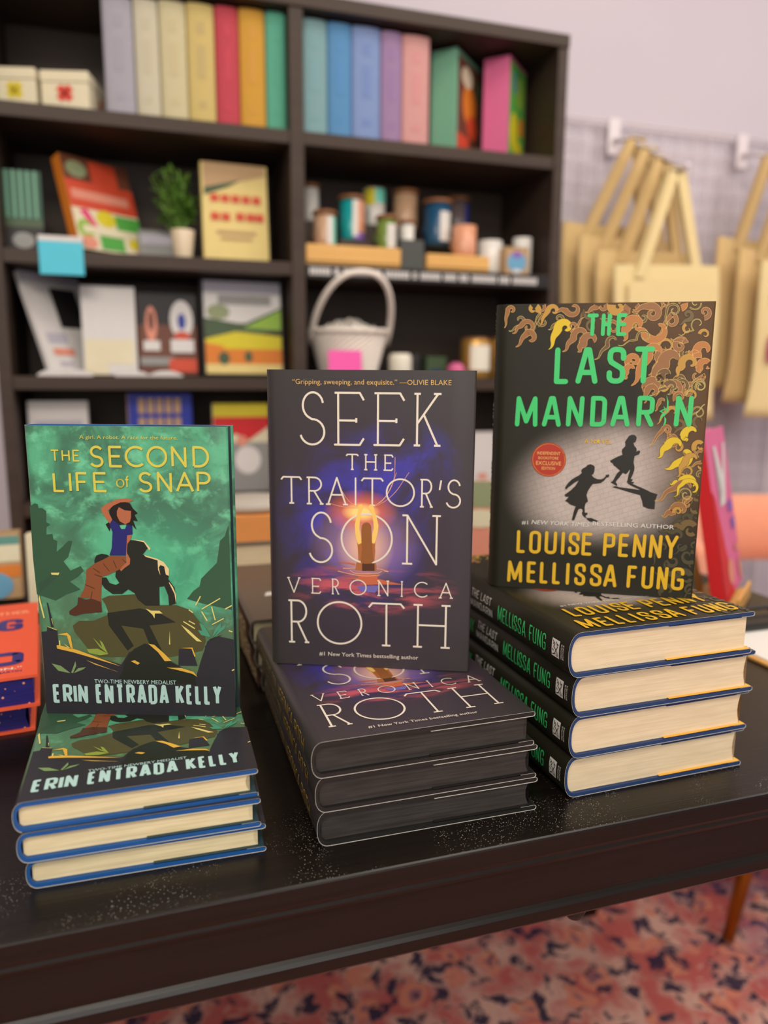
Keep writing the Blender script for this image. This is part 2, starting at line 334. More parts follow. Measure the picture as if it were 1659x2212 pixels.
CON.update({'A': [[(0, 0), (.42, 1), (.58, 1), (1, 0)], [(.16, .28), (.84, .28)]], 'D': [[(0, 0), (0, 1), (.6, 1)]+arc(.6, .84, .4, .16, 90, 0, 4)+arc(.6, .16, .4, .16, 0, -90, 4)+[(0, 0)]],
    'O': [rr(0, 0, 1, 1, .42, .16)+[(1, .84)]], 'S': [[(1, .72)]+arc(.6, .85, .4, .15, 0, 90, 4)+arc(.4, .85, .4, .15, 90, 180, 4)+[(0, .70), (.1, .60), (.9, .40), (1, .30)]+arc(.6, .15, .4, .15, 0, -90, 4)+arc(.4, .15, .4, .15, 270, 180, 4)+[(0, .26)]],
    'E': [[(1, 1), (0, 1), (0, 0), (1, 0)], [(0, .52), (.9, .52)]], 'U': [[(0, 1)]+arc(.42, .16, .42, .16, 180, 270, 4)+arc(.58, .16, .42, .16, 270, 360, 4)+[(1, 1)]],
    'P': [[(0, 0), (0, 1), (.6, 1)]+arc(.6, .88, .4, .12, 90, 0, 4)+arc(.6, .56, .4, .12, 0, -90, 4)+[(0, .44)]], 'R': [[(0, 0), (0, 1), (.6, 1)]+arc(.6, .88, .4, .12, 90, 0, 4)+arc(.6, .58, .4, .12, 0, -90, 4)+[(0, .46)], [(.5, .46), (1, 0)]],
    'G': [[(1, .76)]+arc(.6, .85, .4, .15, 0, 90, 4)+arc(.4, .85, .4, .15, 90, 180, 4)+arc(.4, .15, .4, .15, 180, 270, 4)+arc(.6, .15, .4, .15, 270, 360, 4)+[(1, .45), (.6, .45)]],
    'M': [[(0, 0), (.05, 1), (.5, .12), (.95, 1), (1, 0)]], 'N': [[(0, 0), (.05, 1), (.95, 0), (1, 1)]], 'Y': [[(0, 1), (.5, .48), (1, 1)], [(.5, .48), (.5, 0)]]})
FONTS = {'geo': GEO, 'ser': SER, 'con': CON, 'cnb': CON}
def letter(mb, font, m, sw, ch, x0, y0, x1, y1, put, seg=0):
    h = sw/2
    if x1-x0 < 2.4*h: xa = xb = (x0+x1)/2
    else: xa, xb = x0+h, x1-h
    ya, yb = y0+h, y1-h
    for st in FONTS[font][ch]:
        P = [(xa+(xb-xa)*p[0], ya+(yb-ya)*p[1]) for p in st]
        if seg:
            Q = [P[0]]
            for a, b in zip(P[:-1], P[1:]):
                n = max(1, int(math.hypot(b[0]-a[0], b[1]-a[1])/seg)); Q += [(a[0]+(b[0]-a[0])*t/n, a[1]+(b[1]-a[1])*t/n) for t in range(1, n+1)]
            P = Q
        mb.strip(P, h, m, put, caps=(font == 'con'), seg=10 if font == 'con' else 8)
WIDE = {'I': .12, 'M': 1.35, 'N': 1.05, 'A': 1.1, 'L': .8, 'E': .8, 'F': .8, "'": .15, ' ': .5}
def run(mb, font, m, sw, txt, a0, a1, b0, b1, put, seg=0, gap=.30):   # a word in strokes from a0 to a1
    ws = [WIDE.get(c, 1.0) for c in txt]; k = (a1-a0)/(sum(ws)+gap*(len(txt)-1)); x = a0
    for c, w in zip(txt, ws):
        if c != ' ': letter(mb, font, m, sw, c, x, b0, x+w*k, b1, put, seg)
        x += (w+gap)*k
def typeset(mb, txt, m, x0, y0, x1, cap, put, bold=0.0, shear=0.0):   # small print in the plain typeface
    cu = bpy.data.curves.new('type', 'FONT'); cu.body = txt; cu.offset = bold; cu.shear = shear; cu.resolution_u = 2
    ob = bpy.data.objects.new('type', cu); COL.objects.link(ob)
    me = bpy.data.meshes.new_from_object(ob.evaluated_get(bpy.context.evaluated_depsgraph_get()))
    xs = [v.co.x for v in me.vertices]; i = mb.mi(m); ax, bx = min(xs), max(xs); H = .729
    V = [mb.b.verts.new(put(((v.co.x-ax)/(bx-ax)*(x1-x0)+x0, y0+v.co.y/H*cap))) for v in me.vertices]
    for p in me.polygons:
        try: f = mb.b.faces.new([V[j] for j in p.vertices]); f.material_index = i
        except ValueError: pass
    bpy.data.objects.remove(ob); bpy.data.curves.remove(cu); bpy.data.meshes.remove(me)
ART_GREEN = [(1,'ruin',[-11,1606,25,1629,48,1624,51,1595,80,1595,107,1573,101,1491,129,1474,99,1456,95,1398,141,1404,144,1363,172,1352,161,1269,204,1305,254,1353,283,1353,246,1235,208,1199,256,1129,334,1165,355,1130,305,1082,244,1045,322,986,214,948,129,899,-9,945,-17,1232]),
(1,'ruin',[1438,1484,1407,1402,1372,1367,1344,1202,1296,1154,1318,1119,1224,1082,1210,1022,1162,986,1113,925,1229,891,1443,846]),
(2,'olive',[476,916,530,941,741,956,901,874,1030,876,1133,841,1222,721,1242,600,1215,525,977,472,621,466,431,463,340,536,254,658,245,706,295,744,401,745,522,796,503,868]),
(1,'slate',[2,1018,114,1103,169,1094,18,958]),
(3,'straw',[109,1112,173,1113,163,1094,113,1097]),
(3,'robot',[511,808,759,848,921,802,1024,743,823,715,908,520,837,507,775,690,611,712,697,554,648,516,517,711]),
(4,'slate',[4,654,124,668,127,545,594,404,659,504,792,555,908,520,975,435,1161,326,1201,451,1253,600,1337,638,1453,615,1448,-6,2,-4]),
(5,'robot',[603,354,626,442,696,529,781,574,863,557,931,496,975,423,1149,326,1158,251,564,291]),
(5,'slate',[52,697,127,670,107,544,28,552]),
(5,'slate',[1037,534,1135,541,1171,405,1027,403]),
(5,'slate',[1232,562,1299,601,1389,535,1385,409,1236,407]),
(5,'slate',[61,884,70,879,103,693,80,693]),
(6,'amber',[112,549,115,524,234,497,592,391,473,438,264,517,131,552]),
(6,'amber',[329,437,571,344,544,356,397,402]),
(6,'amber',[807,574,853,565,924,499,977,441,926,438,878,508]),
(6,'amber',[669,434,698,441,737,420,719,406]),
(6,'amber',[938,387,1049,386,1141,356,1168,317,1131,341,1021,369]),
(6,'amber',[127,636,198,651,224,623,234,526,218,531,196,627]),
(6,'amber',[1056,544,1139,549,1162,478,1151,478,1132,539]),
(6,'straw',[1059,727,1117,685,1170,633,1213,595,1174,599,1107,666]),
(6,'straw',[10,940,39,764,29,759,3,907]),
(6,'straw',[974,678,973,567,964,572]),
(6,'straw',[802,847,842,832,902,832,927,811,869,810,864,772,850,800]),
(6,'straw',[51,699,127,671,120,668,57,693]),
(6,'straw',[99,695,92,760,87,760]),
(6,'straw',[133,588,142,588,142,549,133,549]),
(6,'straw',[169,562,182,555,227,521,208,524]),
(6,'straw',[1211,950,1171,878,1179,874,1218,946]),
(6,'straw',[1358,937,1218,852,1222,845,1362,930]),
(6,'straw',[1290,867,1314,763,1322,766,1298,870]),
(6,'straw',[1381,783,1292,734,1295,727,1384,776]),
(6,'straw',[1215,827,1254,756,1262,761,1223,832]),
(6,'straw',[1443,884,1392,855,1396,847,1447,876]),
(6,'straw',[1121,839,1152,816,1157,823,1126,846]),
(6,'straw',[1118,753,1163,728,1167,735,1122,760]),
(6,'straw',[1076,748,1161,693,1166,701,1081,755]),
(6,'straw',[1415,681,1442,671,1445,680,1418,689]),
(6,'straw',[1432,367,1451,377,1447,385,1429,375]),
(7,'leafgreen',[391,616,426,578,495,492,442,539]),
(7,'leafgreen',[441,597,463,578,500,487,460,530]),
(7,'leafgreen',[339,523,423,529,504,487,438,476,355,494]),
(7,'leafteal',[1198,744,1229,725,1281,635,1218,677]),
(7,'leafteal',[1186,686,1237,677,1281,630,1208,648]),
(7,'leafteal',[1359,746,1357,708,1290,630,1316,698]),
(7,'leafteal',[1400,742,1385,699,1300,630,1348,698]),
(7,'leafpale',[64,406,133,388,204,330,112,348]),
(7,'leafpale',[248,429,251,390,223,331,209,335]),
(7,'leafpale',[325,381,300,361,228,331,263,371]),
(7,'robot',[1262,610,1281,620,1374,655,1290,611]),
(5,'robot',[439,1210,455,1246,497,1261,537,1253,554,1241,506,1217,440,1186]),
(5,'robot',[711,1366,808,1356,841,1309,798,1256,809,1256,906,1222,956,1187,988,1111,980,1075,1024,1010,1033,890,977,871,975,949,949,1021,911,1014,907,870,801,869,745,916,725,964,679,993,631,956,560,955,504,997,483,1032,489,1080,521,1081,542,1039,588,1025,615,1040,588,1087,594,1129,642,1154,685,1213,686,1331]),
(6,'cream',[809,1256,906,1228,951,1205,989,1152,987,1099,964,1110,955,1170,927,1181,915,1163,923,1104,908,1145,908,1216,820,1242]),
(6,'cream',[985,1054,1012,1016,1033,956,1030,887,1022,962,985,1045]),
(6,'cream',[723,1372,814,1362,861,1304,851,1289,814,1350]),
(6,'hair',[611,1638,669,1650,725,1639,746,1599,779,1565,755,1553,776,1507,742,1512,764,1443,734,1477,716,1466,694,1483,636,1476,593,1516,565,1429,539,1481,575,1505,570,1580]),
(7,'skin',[644,1609,683,1587,731,1582,729,1535,718,1500,683,1483,644,1505,626,1546,628,1580]),
(8,'skin',[511,1599,553,1631,636,1667,699,1674,755,1662,726,1648,657,1644,604,1620,562,1583,590,1516,571,1487,542,1527,521,1568]),
(7,'skin',[693,1413,727,1402,714,1366,692,1337,683,1272,706,1225,701,1184,659,1154,634,1130,624,1147,679,1201,675,1296]),
(8,'shirt',[593,1516,637,1482,652,1447,681,1448,694,1483,734,1472,733,1408,693,1401,676,1249,554,1250,575,1306,587,1423,568,1481]),
(7,'trouser',[560,1247,675,1243,673,1189,642,1154,594,1129,528,1099,489,1086,483,1032,471,924,473,864,403,863,383,923,353,922,312,922,353,1001,369,1067,376,1138,440,1186,506,1217]),
(8,'boot',[502,1186,545,1127,549,1130,506,1189]),
(8,'boot',[578,1211,598,1152,603,1154,583,1213]),
(8,'boot',[425,1148,475,1113,478,1118,428,1153]),
(8,'boot',[359,1022,427,993,430,998,361,1027]),
(8,'boot',[434,1100,485,1083,487,1089,436,1106]),
(8,'boot',[644,1223,671,1194,675,1197,647,1226]),
(8,'boot',[407,972,391,911,396,910,412,971]),
(8,'boot',[301,928,353,910,406,917,469,894,473,815,328,801,268,782,227,794,226,818,291,867])]
ART_DARK = [(3,'glowskin',[703,1362,730,1372,745,1345,730,1324,721,1276,715,1216,712,1168,721,1120,730,1054,704,1041,686,1083,677,1143,674,1203,686,1257,701,1306]),
(3,'glowskin',[795,1370,816,1368,830,1345,833,1315,851,1268,866,1202,861,1148,849,1094,835,1051,811,1056,816,1129,828,1177,825,1225,813,1285,804,1320,780,1340]),
(2,'torso',[695,1065,730,1078,811,1081,843,1081,838,1021,841,991,835,924,850,875,851,826,680,827,686,882,704,913,701,980]),
(4,'auburn',[769,1224,792,1218,807,1195,811,1135,814,1069,820,972,829,905,805,886,758,882,722,890,734,1006,730,1066,727,1156,733,1199,748,1217]),
(3,'darkhair',[734,887,835,890,836,826,734,823]),
(1,'ember',[686,796,878,797,854,765,962,738,1081,718,878,714,758,706,710,748,571,756,704,766]),
(1,'ember',[511,901,674,882,680,867,572,885]),
(1,'violet',[692,692,878,705,842,642,722,650]),
(2,'thread',[703,1343,692,1343,692,1340,703,1340]),
(2,'thread',[692,1343,677,1343,677,1339,692,1340]),
(2,'thread',[677,1343,658,1343,658,1339,677,1339]),
(2,'thread',[658,1343,639,1343,639,1340,658,1339]),
(2,'thread',[639,1343,621,1344,620,1341,639,1340]),
(2,'thread',[621,1344,603,1346,603,1342,620,1341]),
(2,'thread',[603,1346,585,1348,584,1344,603,1342]),
(2,'thread',[585,1348,566,1351,566,1347,584,1344]),
(2,'thread',[566,1351,549,1354,548,1350,566,1347]),
(2,'thread',[549,1354,532,1357,531,1353,548,1350]),
(2,'thread',[532,1357,515,1361,514,1358,531,1353]),
(2,'thread',[515,1361,499,1366,498,1363,514,1358]),
(2,'thread',[499,1366,483,1371,482,1368,498,1363]),
(2,'thread',[483,1371,470,1376,469,1372,482,1368]),
(2,'thread',[470,1376,461,1379,460,1376,469,1372]),
(2,'thread',[704,1355,697,1358,695,1354,703,1352]),
(2,'thread',[697,1358,686,1361,685,1358,695,1354]),
(2,'thread',[686,1361,674,1366,673,1362,685,1358]),
(2,'thread',[674,1366,662,1371,660,1368,673,1362]),
(2,'thread',[662,1371,651,1377,649,1374,660,1368]),
(2,'thread',[651,1377,641,1385,639,1382,649,1374]),
(2,'thread',[641,1385,631,1393,629,1391,639,1382]),
(2,'thread',[631,1393,622,1403,619,1400,629,1391]),
(2,'thread',[622,1403,613,1413,610,1411,619,1400]),
(2,'thread',[613,1413,604,1423,601,1421,610,1411]),
(2,'thread',[604,1423,596,1435,593,1433,601,1421]),
(2,'thread',[596,1435,588,1449,585,1447,593,1433]),
(2,'thread',[588,1449,580,1462,577,1460,585,1447]),
(2,'thread',[580,1462,574,1473,571,1472,577,1460]),
(2,'thread',[574,1473,569,1482,566,1480,571,1472]),
(2,'thread',[834,1361,843,1366,841,1369,832,1364]),
(2,'thread',[843,1366,856,1373,854,1376,841,1369]),
(2,'thread',[856,1373,870,1382,868,1385,854,1376]),
(2,'thread',[870,1382,885,1392,883,1395,868,1385]),
(2,'thread',[885,1392,899,1404,896,1407,883,1395]),
(2,'thread',[899,1404,911,1418,909,1420,896,1407]),
(2,'thread',[911,1418,924,1434,921,1436,909,1420]),
(2,'thread',[924,1434,936,1451,933,1453,921,1436]),
(2,'thread',[936,1451,947,1470,944,1471,933,1453]),
(2,'thread',[947,1470,957,1489,954,1490,944,1471]),
(2,'thread',[957,1489,966,1508,963,1509,954,1490]),
(2,'thread',[966,1508,974,1527,971,1528,963,1509]),
(2,'thread',[974,1527,981,1548,978,1549,971,1528]),
(2,'thread',[981,1548,987,1570,983,1571,978,1549]),
(2,'thread',[987,1570,991,1595,988,1596,983,1571]),
(2,'thread',[991,1595,994,1626,991,1626,988,1596]),
(2,'thread',[994,1626,995,1662,992,1662,991,1626]),
(2,'thread',[995,1662,996,1699,992,1699,992,1662]),
(2,'thread',[996,1699,996,1730,992,1730,992,1699]),
(2,'thread',[996,1730,996,1752,992,1752,992,1730]),
(2,'thread',[840,1355,852,1361,851,1365,838,1358]),
(2,'thread',[852,1361,869,1370,868,1373,851,1365]),
(2,'thread',[869,1370,889,1381,888,1384,868,1373]),
(2,'thread',[889,1381,910,1392,908,1395,888,1384]),
(2,'thread',[910,1392,928,1405,926,1408,908,1395]),
(2,'thread',[928,1405,944,1418,942,1420,926,1408]),
(2,'thread',[944,1418,960,1432,958,1434,942,1420]),
(2,'thread',[960,1432,975,1446,973,1449,958,1434]),
(2,'thread',[975,1446,990,1462,987,1464,973,1449]),
(2,'thread',[990,1462,1004,1477,1001,1480,987,1464]),
(2,'thread',[1004,1477,1017,1494,1014,1496,1001,1480]),
(2,'thread',[1017,1494,1029,1511,1026,1513,1014,1496]),
(2,'thread',[1029,1511,1040,1528,1037,1530,1026,1513]),
(2,'thread',[1040,1528,1051,1545,1048,1547,1037,1530]),
(2,'thread',[1051,1545,1061,1561,1058,1563,1048,1547]),
(2,'thread',[1061,1561,1072,1577,1069,1579,1058,1563]),
(2,'thread',[1072,1577,1082,1594,1080,1595,1069,1579]),
(2,'thread',[1082,1594,1092,1609,1089,1611,1080,1595]),
(2,'thread',[1092,1609,1101,1622,1098,1624,1089,1611]),
(2,'thread',[1101,1622,1107,1632,1104,1634,1098,1624]),
(2,'thread',[834,1358,846,1367,844,1370,832,1361]),
(2,'thread',[846,1367,862,1379,860,1382,844,1370]),
(2,'thread',[862,1379,881,1394,879,1397,860,1382]),
(2,'thread',[881,1394,900,1411,898,1413,879,1397]),
(2,'thread',[900,1411,916,1428,914,1431,898,1413]),
(2,'thread',[916,1428,930,1448,927,1450,914,1431]),
(2,'thread',[930,1448,943,1469,939,1471,927,1450]),
(2,'thread',[943,1469,954,1492,951,1494,939,1471]),
(2,'thread',[954,1492,965,1515,961,1516,951,1494]),
(2,'thread',[965,1515,974,1536,971,1537,961,1516]),
(2,'thread',[974,1536,983,1557,980,1558,971,1537]),
(2,'thread',[983,1557,991,1579,988,1580,980,1558]),
(2,'thread',[991,1579,998,1600,995,1601,988,1580]),
(2,'thread',[998,1600,1004,1618,1001,1619,995,1601]),
(2,'thread',[1004,1618,1008,1630,1005,1631,1001,1619]),
(4,'thread',[636,823,640,820,643,824,639,828]),
(4,'thread',[640,820,645,815,648,819,643,824]),
(4,'thread',[645,815,652,809,655,813,648,819]),
(4,'thread',[652,809,661,803,663,808,655,813]),
(4,'thread',[661,803,673,799,674,805,663,808]),
(4,'thread',[673,799,689,797,689,803,674,805]),
(4,'thread',[689,797,708,796,708,802,689,803]),
(4,'thread',[708,796,728,796,729,801,708,802]),
(4,'thread',[728,796,750,796,750,801,729,801]),
(4,'thread',[750,796,770,796,770,802,750,801]),
(4,'thread',[770,796,790,797,790,803,770,802]),
(4,'thread',[790,797,811,799,811,804,790,803]),
(4,'thread',[811,799,832,801,832,806,811,804]),
(4,'thread',[832,801,851,803,850,809,832,806]),
(4,'thread',[851,803,866,806,865,811,850,809]),
(4,'thread',[866,806,877,810,875,815,865,811]),
(4,'thread',[877,810,885,814,882,819,875,815]),
(4,'thread',[885,814,891,819,887,823,882,819]),
(4,'thread',[891,819,894,823,890,827,887,823]),
(4,'thread',[894,823,897,826,894,830,890,827]),
(4,'thread',[577,836,585,836,585,842,577,842]),
(4,'thread',[585,836,596,837,596,842,585,842]),
(4,'thread',[596,837,608,837,608,842,596,842]),
(4,'thread',[608,837,620,837,620,843,608,842]),
(4,'thread',[620,837,632,838,632,843,620,843]),
(4,'thread',[632,838,643,839,642,844,632,843]),
(4,'thread',[643,839,654,840,653,845,642,844]),
(4,'thread',[654,840,664,841,664,846,653,845]),
(4,'thread',[664,841,674,842,673,847,664,846]),
(4,'thread',[674,842,680,843,680,848,673,847]),
(4,'thread',[534,813,547,810,548,816,536,819]),
(4,'thread',[547,810,565,806,566,811,548,816]),
(4,'thread',[565,806,586,801,587,806,566,811]),
(4,'thread',[586,801,608,796,609,801,587,806]),
(4,'thread',[608,796,631,792,632,797,609,801]),
(4,'thread',[631,792,655,788,656,794,632,797]),
(4,'thread',[655,788,680,784,681,790,656,794]),
(4,'thread',[680,784,706,781,707,786,681,790]),
(4,'thread',[706,781,732,779,733,784,707,786]),
(4,'thread',[732,779,758,778,758,783,733,784]),
(4,'thread',[758,778,784,779,784,784,758,783]),
(4,'thread',[784,779,812,782,812,787,784,784]),
(4,'thread',[812,782,839,785,838,791,812,787]),
(4,'thread',[839,785,862,789,861,794,838,791]),
(4,'thread',[862,789,878,791,877,796,861,794]),
(4,'thread',[853,845,859,844,861,849,854,851]),
(4,'thread',[859,844,868,842,870,847,861,849]),
(4,'thread',[868,842,879,840,880,845,870,847]),
(4,'thread',[879,840,890,837,892,843,880,845]),
(4,'thread',[890,837,901,835,902,840,892,843]),
(4,'thread',[901,835,911,832,913,837,902,840]),
(4,'thread',[911,832,924,829,925,834,913,837]),
(4,'thread',[924,829,935,826,937,831,925,834]),
(4,'thread',[935,826,944,823,946,828,937,831]),
(4,'thread',[944,823,947,822,951,825,946,828]),
(4,'thread',[947,822,947,826,947,820,951,825]),
(4,'thread',[947,826,939,826,939,821,947,820]),
(4,'thread',[939,826,929,827,929,821,939,821]),
(4,'thread',[929,827,920,828,919,822,929,821]),
(4,'thread',[920,828,914,828,913,823,919,822])]
ART_OLIVE = [(4,'ink',[1063,1344,1086,1341,1101,1324,1099,1303,1091,1283,1078,1279,1088,1253,1104,1236,1108,1215,1100,1203,1117,1215,1130,1219,1135,1204,1126,1186,1107,1178,1094,1172,1091,1147,1090,1117,1098,1087,1099,1058,1091,1027,1082,1000,1074,982,1090,984,1089,970,1078,961,1105,959,1096,945,1070,949,1045,954,1051,972,1055,1008,1064,1047,1066,1065,1048,1035,1035,1021,1011,1032,988,997,964,963,959,953,971,936,974,921,957,929,919,949,938,965,951,995,966,1026,988,1049,948,1083,937,1088,927,1108,912,1114,905,1128,933,1146,966,1165,1000,1179,993,1203,993,1221,1017,1251,1016,1278,1011,1280,1023,1304,1041,1334]),
(3,'ink',[933,910,958,921,987,912,1073,904,1159,895,1089,925,1048,948,1076,949,1123,930,1187,905,1239,880,1291,865,1277,813,1276,741,1225,744,1185,761,1176,803,1156,853,1081,871,988,897]),
(4,'ink',[752,1094,776,1085,787,1071,785,1035,777,1010,764,1007,781,986,811,972,840,970,862,980,877,999,878,1014,888,1008,896,1017,906,1009,899,990,885,987,864,959,839,940,807,934,778,930,762,906,743,872,733,835,748,784,729,764,723,733,727,687,750,687,748,670,734,660,744,643,729,644,710,665,703,683,711,702,705,714,693,720,675,713,660,669,645,618,624,617,631,655,638,698,651,736,606,750,581,770,562,778,591,814,562,815,556,831,600,866,639,908,666,957,638,941,604,912,581,893,567,874,564,886,557,872,558,895,579,930,607,961,636,981,664,997,686,1019,679,1037,690,1055,716,1071,729,1087]),
(3,'ink',[741,643,782,644,818,630,854,613,772,612,747,630]),
(6,'badge',[553,1126,553,1104,549,1082,541,1062,531,1042,517,1025,501,1010,483,998,463,988,442,982,420,980,398,981,376,985,355,993,336,1004,318,1018,303,1034,291,1053,281,1073,275,1095,273,1117,274,1139,278,1161,286,1182,296,1201,310,1219,326,1233,345,1245,365,1254,386,1260,407,1262,429,1261,451,1257,471,1249,491,1238,508,1224,523,1208,535,1189,544,1169,550,1148]),
(9,'gold',[798,1309,805,1292,822,1292,809,1281,815,1264,800,1274,787,1264,791,1281,777,1291,794,1292]),
(7,'gold',[545,1126,544,1105,542,1105,543,1126]),
(7,'gold',[544,1105,540,1085,538,1085,542,1105]),
(7,'gold',[540,1085,533,1065,532,1066,538,1085]),
(7,'gold',[533,1065,523,1047,522,1048,532,1066]),
(7,'gold',[523,1047,511,1031,509,1032,522,1048]),
(7,'gold',[511,1031,496,1016,495,1018,509,1032]),
(7,'gold',[496,1016,479,1005,478,1007,495,1018]),
(7,'gold',[479,1005,460,996,459,998,478,1007]),
(7,'gold',[460,996,440,990,440,992,459,998]),
(7,'gold',[440,990,420,988,420,990,440,992]),
(7,'gold',[420,988,399,989,399,991,420,990]),
(7,'gold',[399,989,378,993,379,995,399,991]),
(7,'gold',[378,993,359,1001,360,1002,379,995]),
(7,'gold',[359,1001,341,1011,342,1013,360,1002]),
(7,'gold',[341,1011,324,1024,326,1025,342,1013]),
(7,'gold',[324,1024,310,1040,312,1041,326,1025]),
(7,'gold',[310,1040,298,1057,300,1058,312,1041]),
(7,'gold',[298,1057,290,1076,292,1077,300,1058]),
(7,'gold',[290,1076,284,1097,286,1097,292,1077]),
(7,'gold',[284,1097,281,1117,283,1118,286,1097]),
(7,'gold',[281,1117,282,1138,284,1138,283,1118]),
(7,'gold',[282,1138,286,1159,288,1158,284,1138]),
(7,'gold',[286,1159,293,1178,295,1178,288,1158]),
(7,'gold',[293,1178,304,1197,305,1195,295,1178]),
(7,'gold',[304,1197,316,1213,318,1211,305,1195]),
(7,'gold',[316,1213,332,1227,333,1225,318,1211]),
(7,'gold',[332,1227,349,1238,350,1236,333,1225]),
(7,'gold',[349,1238,368,1247,368,1245,350,1236]),
(7,'gold',[368,1247,387,1252,388,1250,368,1245]),
(7,'gold',[387,1252,408,1254,408,1252,388,1250]),
(7,'gold',[408,1254,428,1253,428,1251,408,1252]),
(7,'gold',[428,1253,449,1249,448,1247,428,1251]),
(7,'gold',[449,1249,468,1241,467,1240,448,1247]),
(7,'gold',[468,1241,486,1231,485,1229,467,1240]),
(7,'gold',[486,1231,502,1218,501,1217,485,1229]),
(7,'gold',[502,1218,516,1203,515,1202,501,1217]),
(7,'gold',[516,1203,528,1185,526,1184,515,1202]),
(7,'gold',[528,1185,536,1166,535,1166,526,1184]),
(7,'gold',[536,1166,542,1146,540,1146,535,1166]),
(7,'gold',[542,1146,545,1126,543,1126,540,1146]),
(9,'mint',[1303,1668,1324,1615,1326,1549,1298,1489,1314,1561,1312,1621]),
(9,'mint',[1287,1578,1311,1555,1278,1536,1311,1511,1271,1476,1260,1462,1285,1522,1259,1536,1296,1557]),
(9,'mint',[1300,1495,1316,1477,1315,1441,1292,1411,1303,1453])]
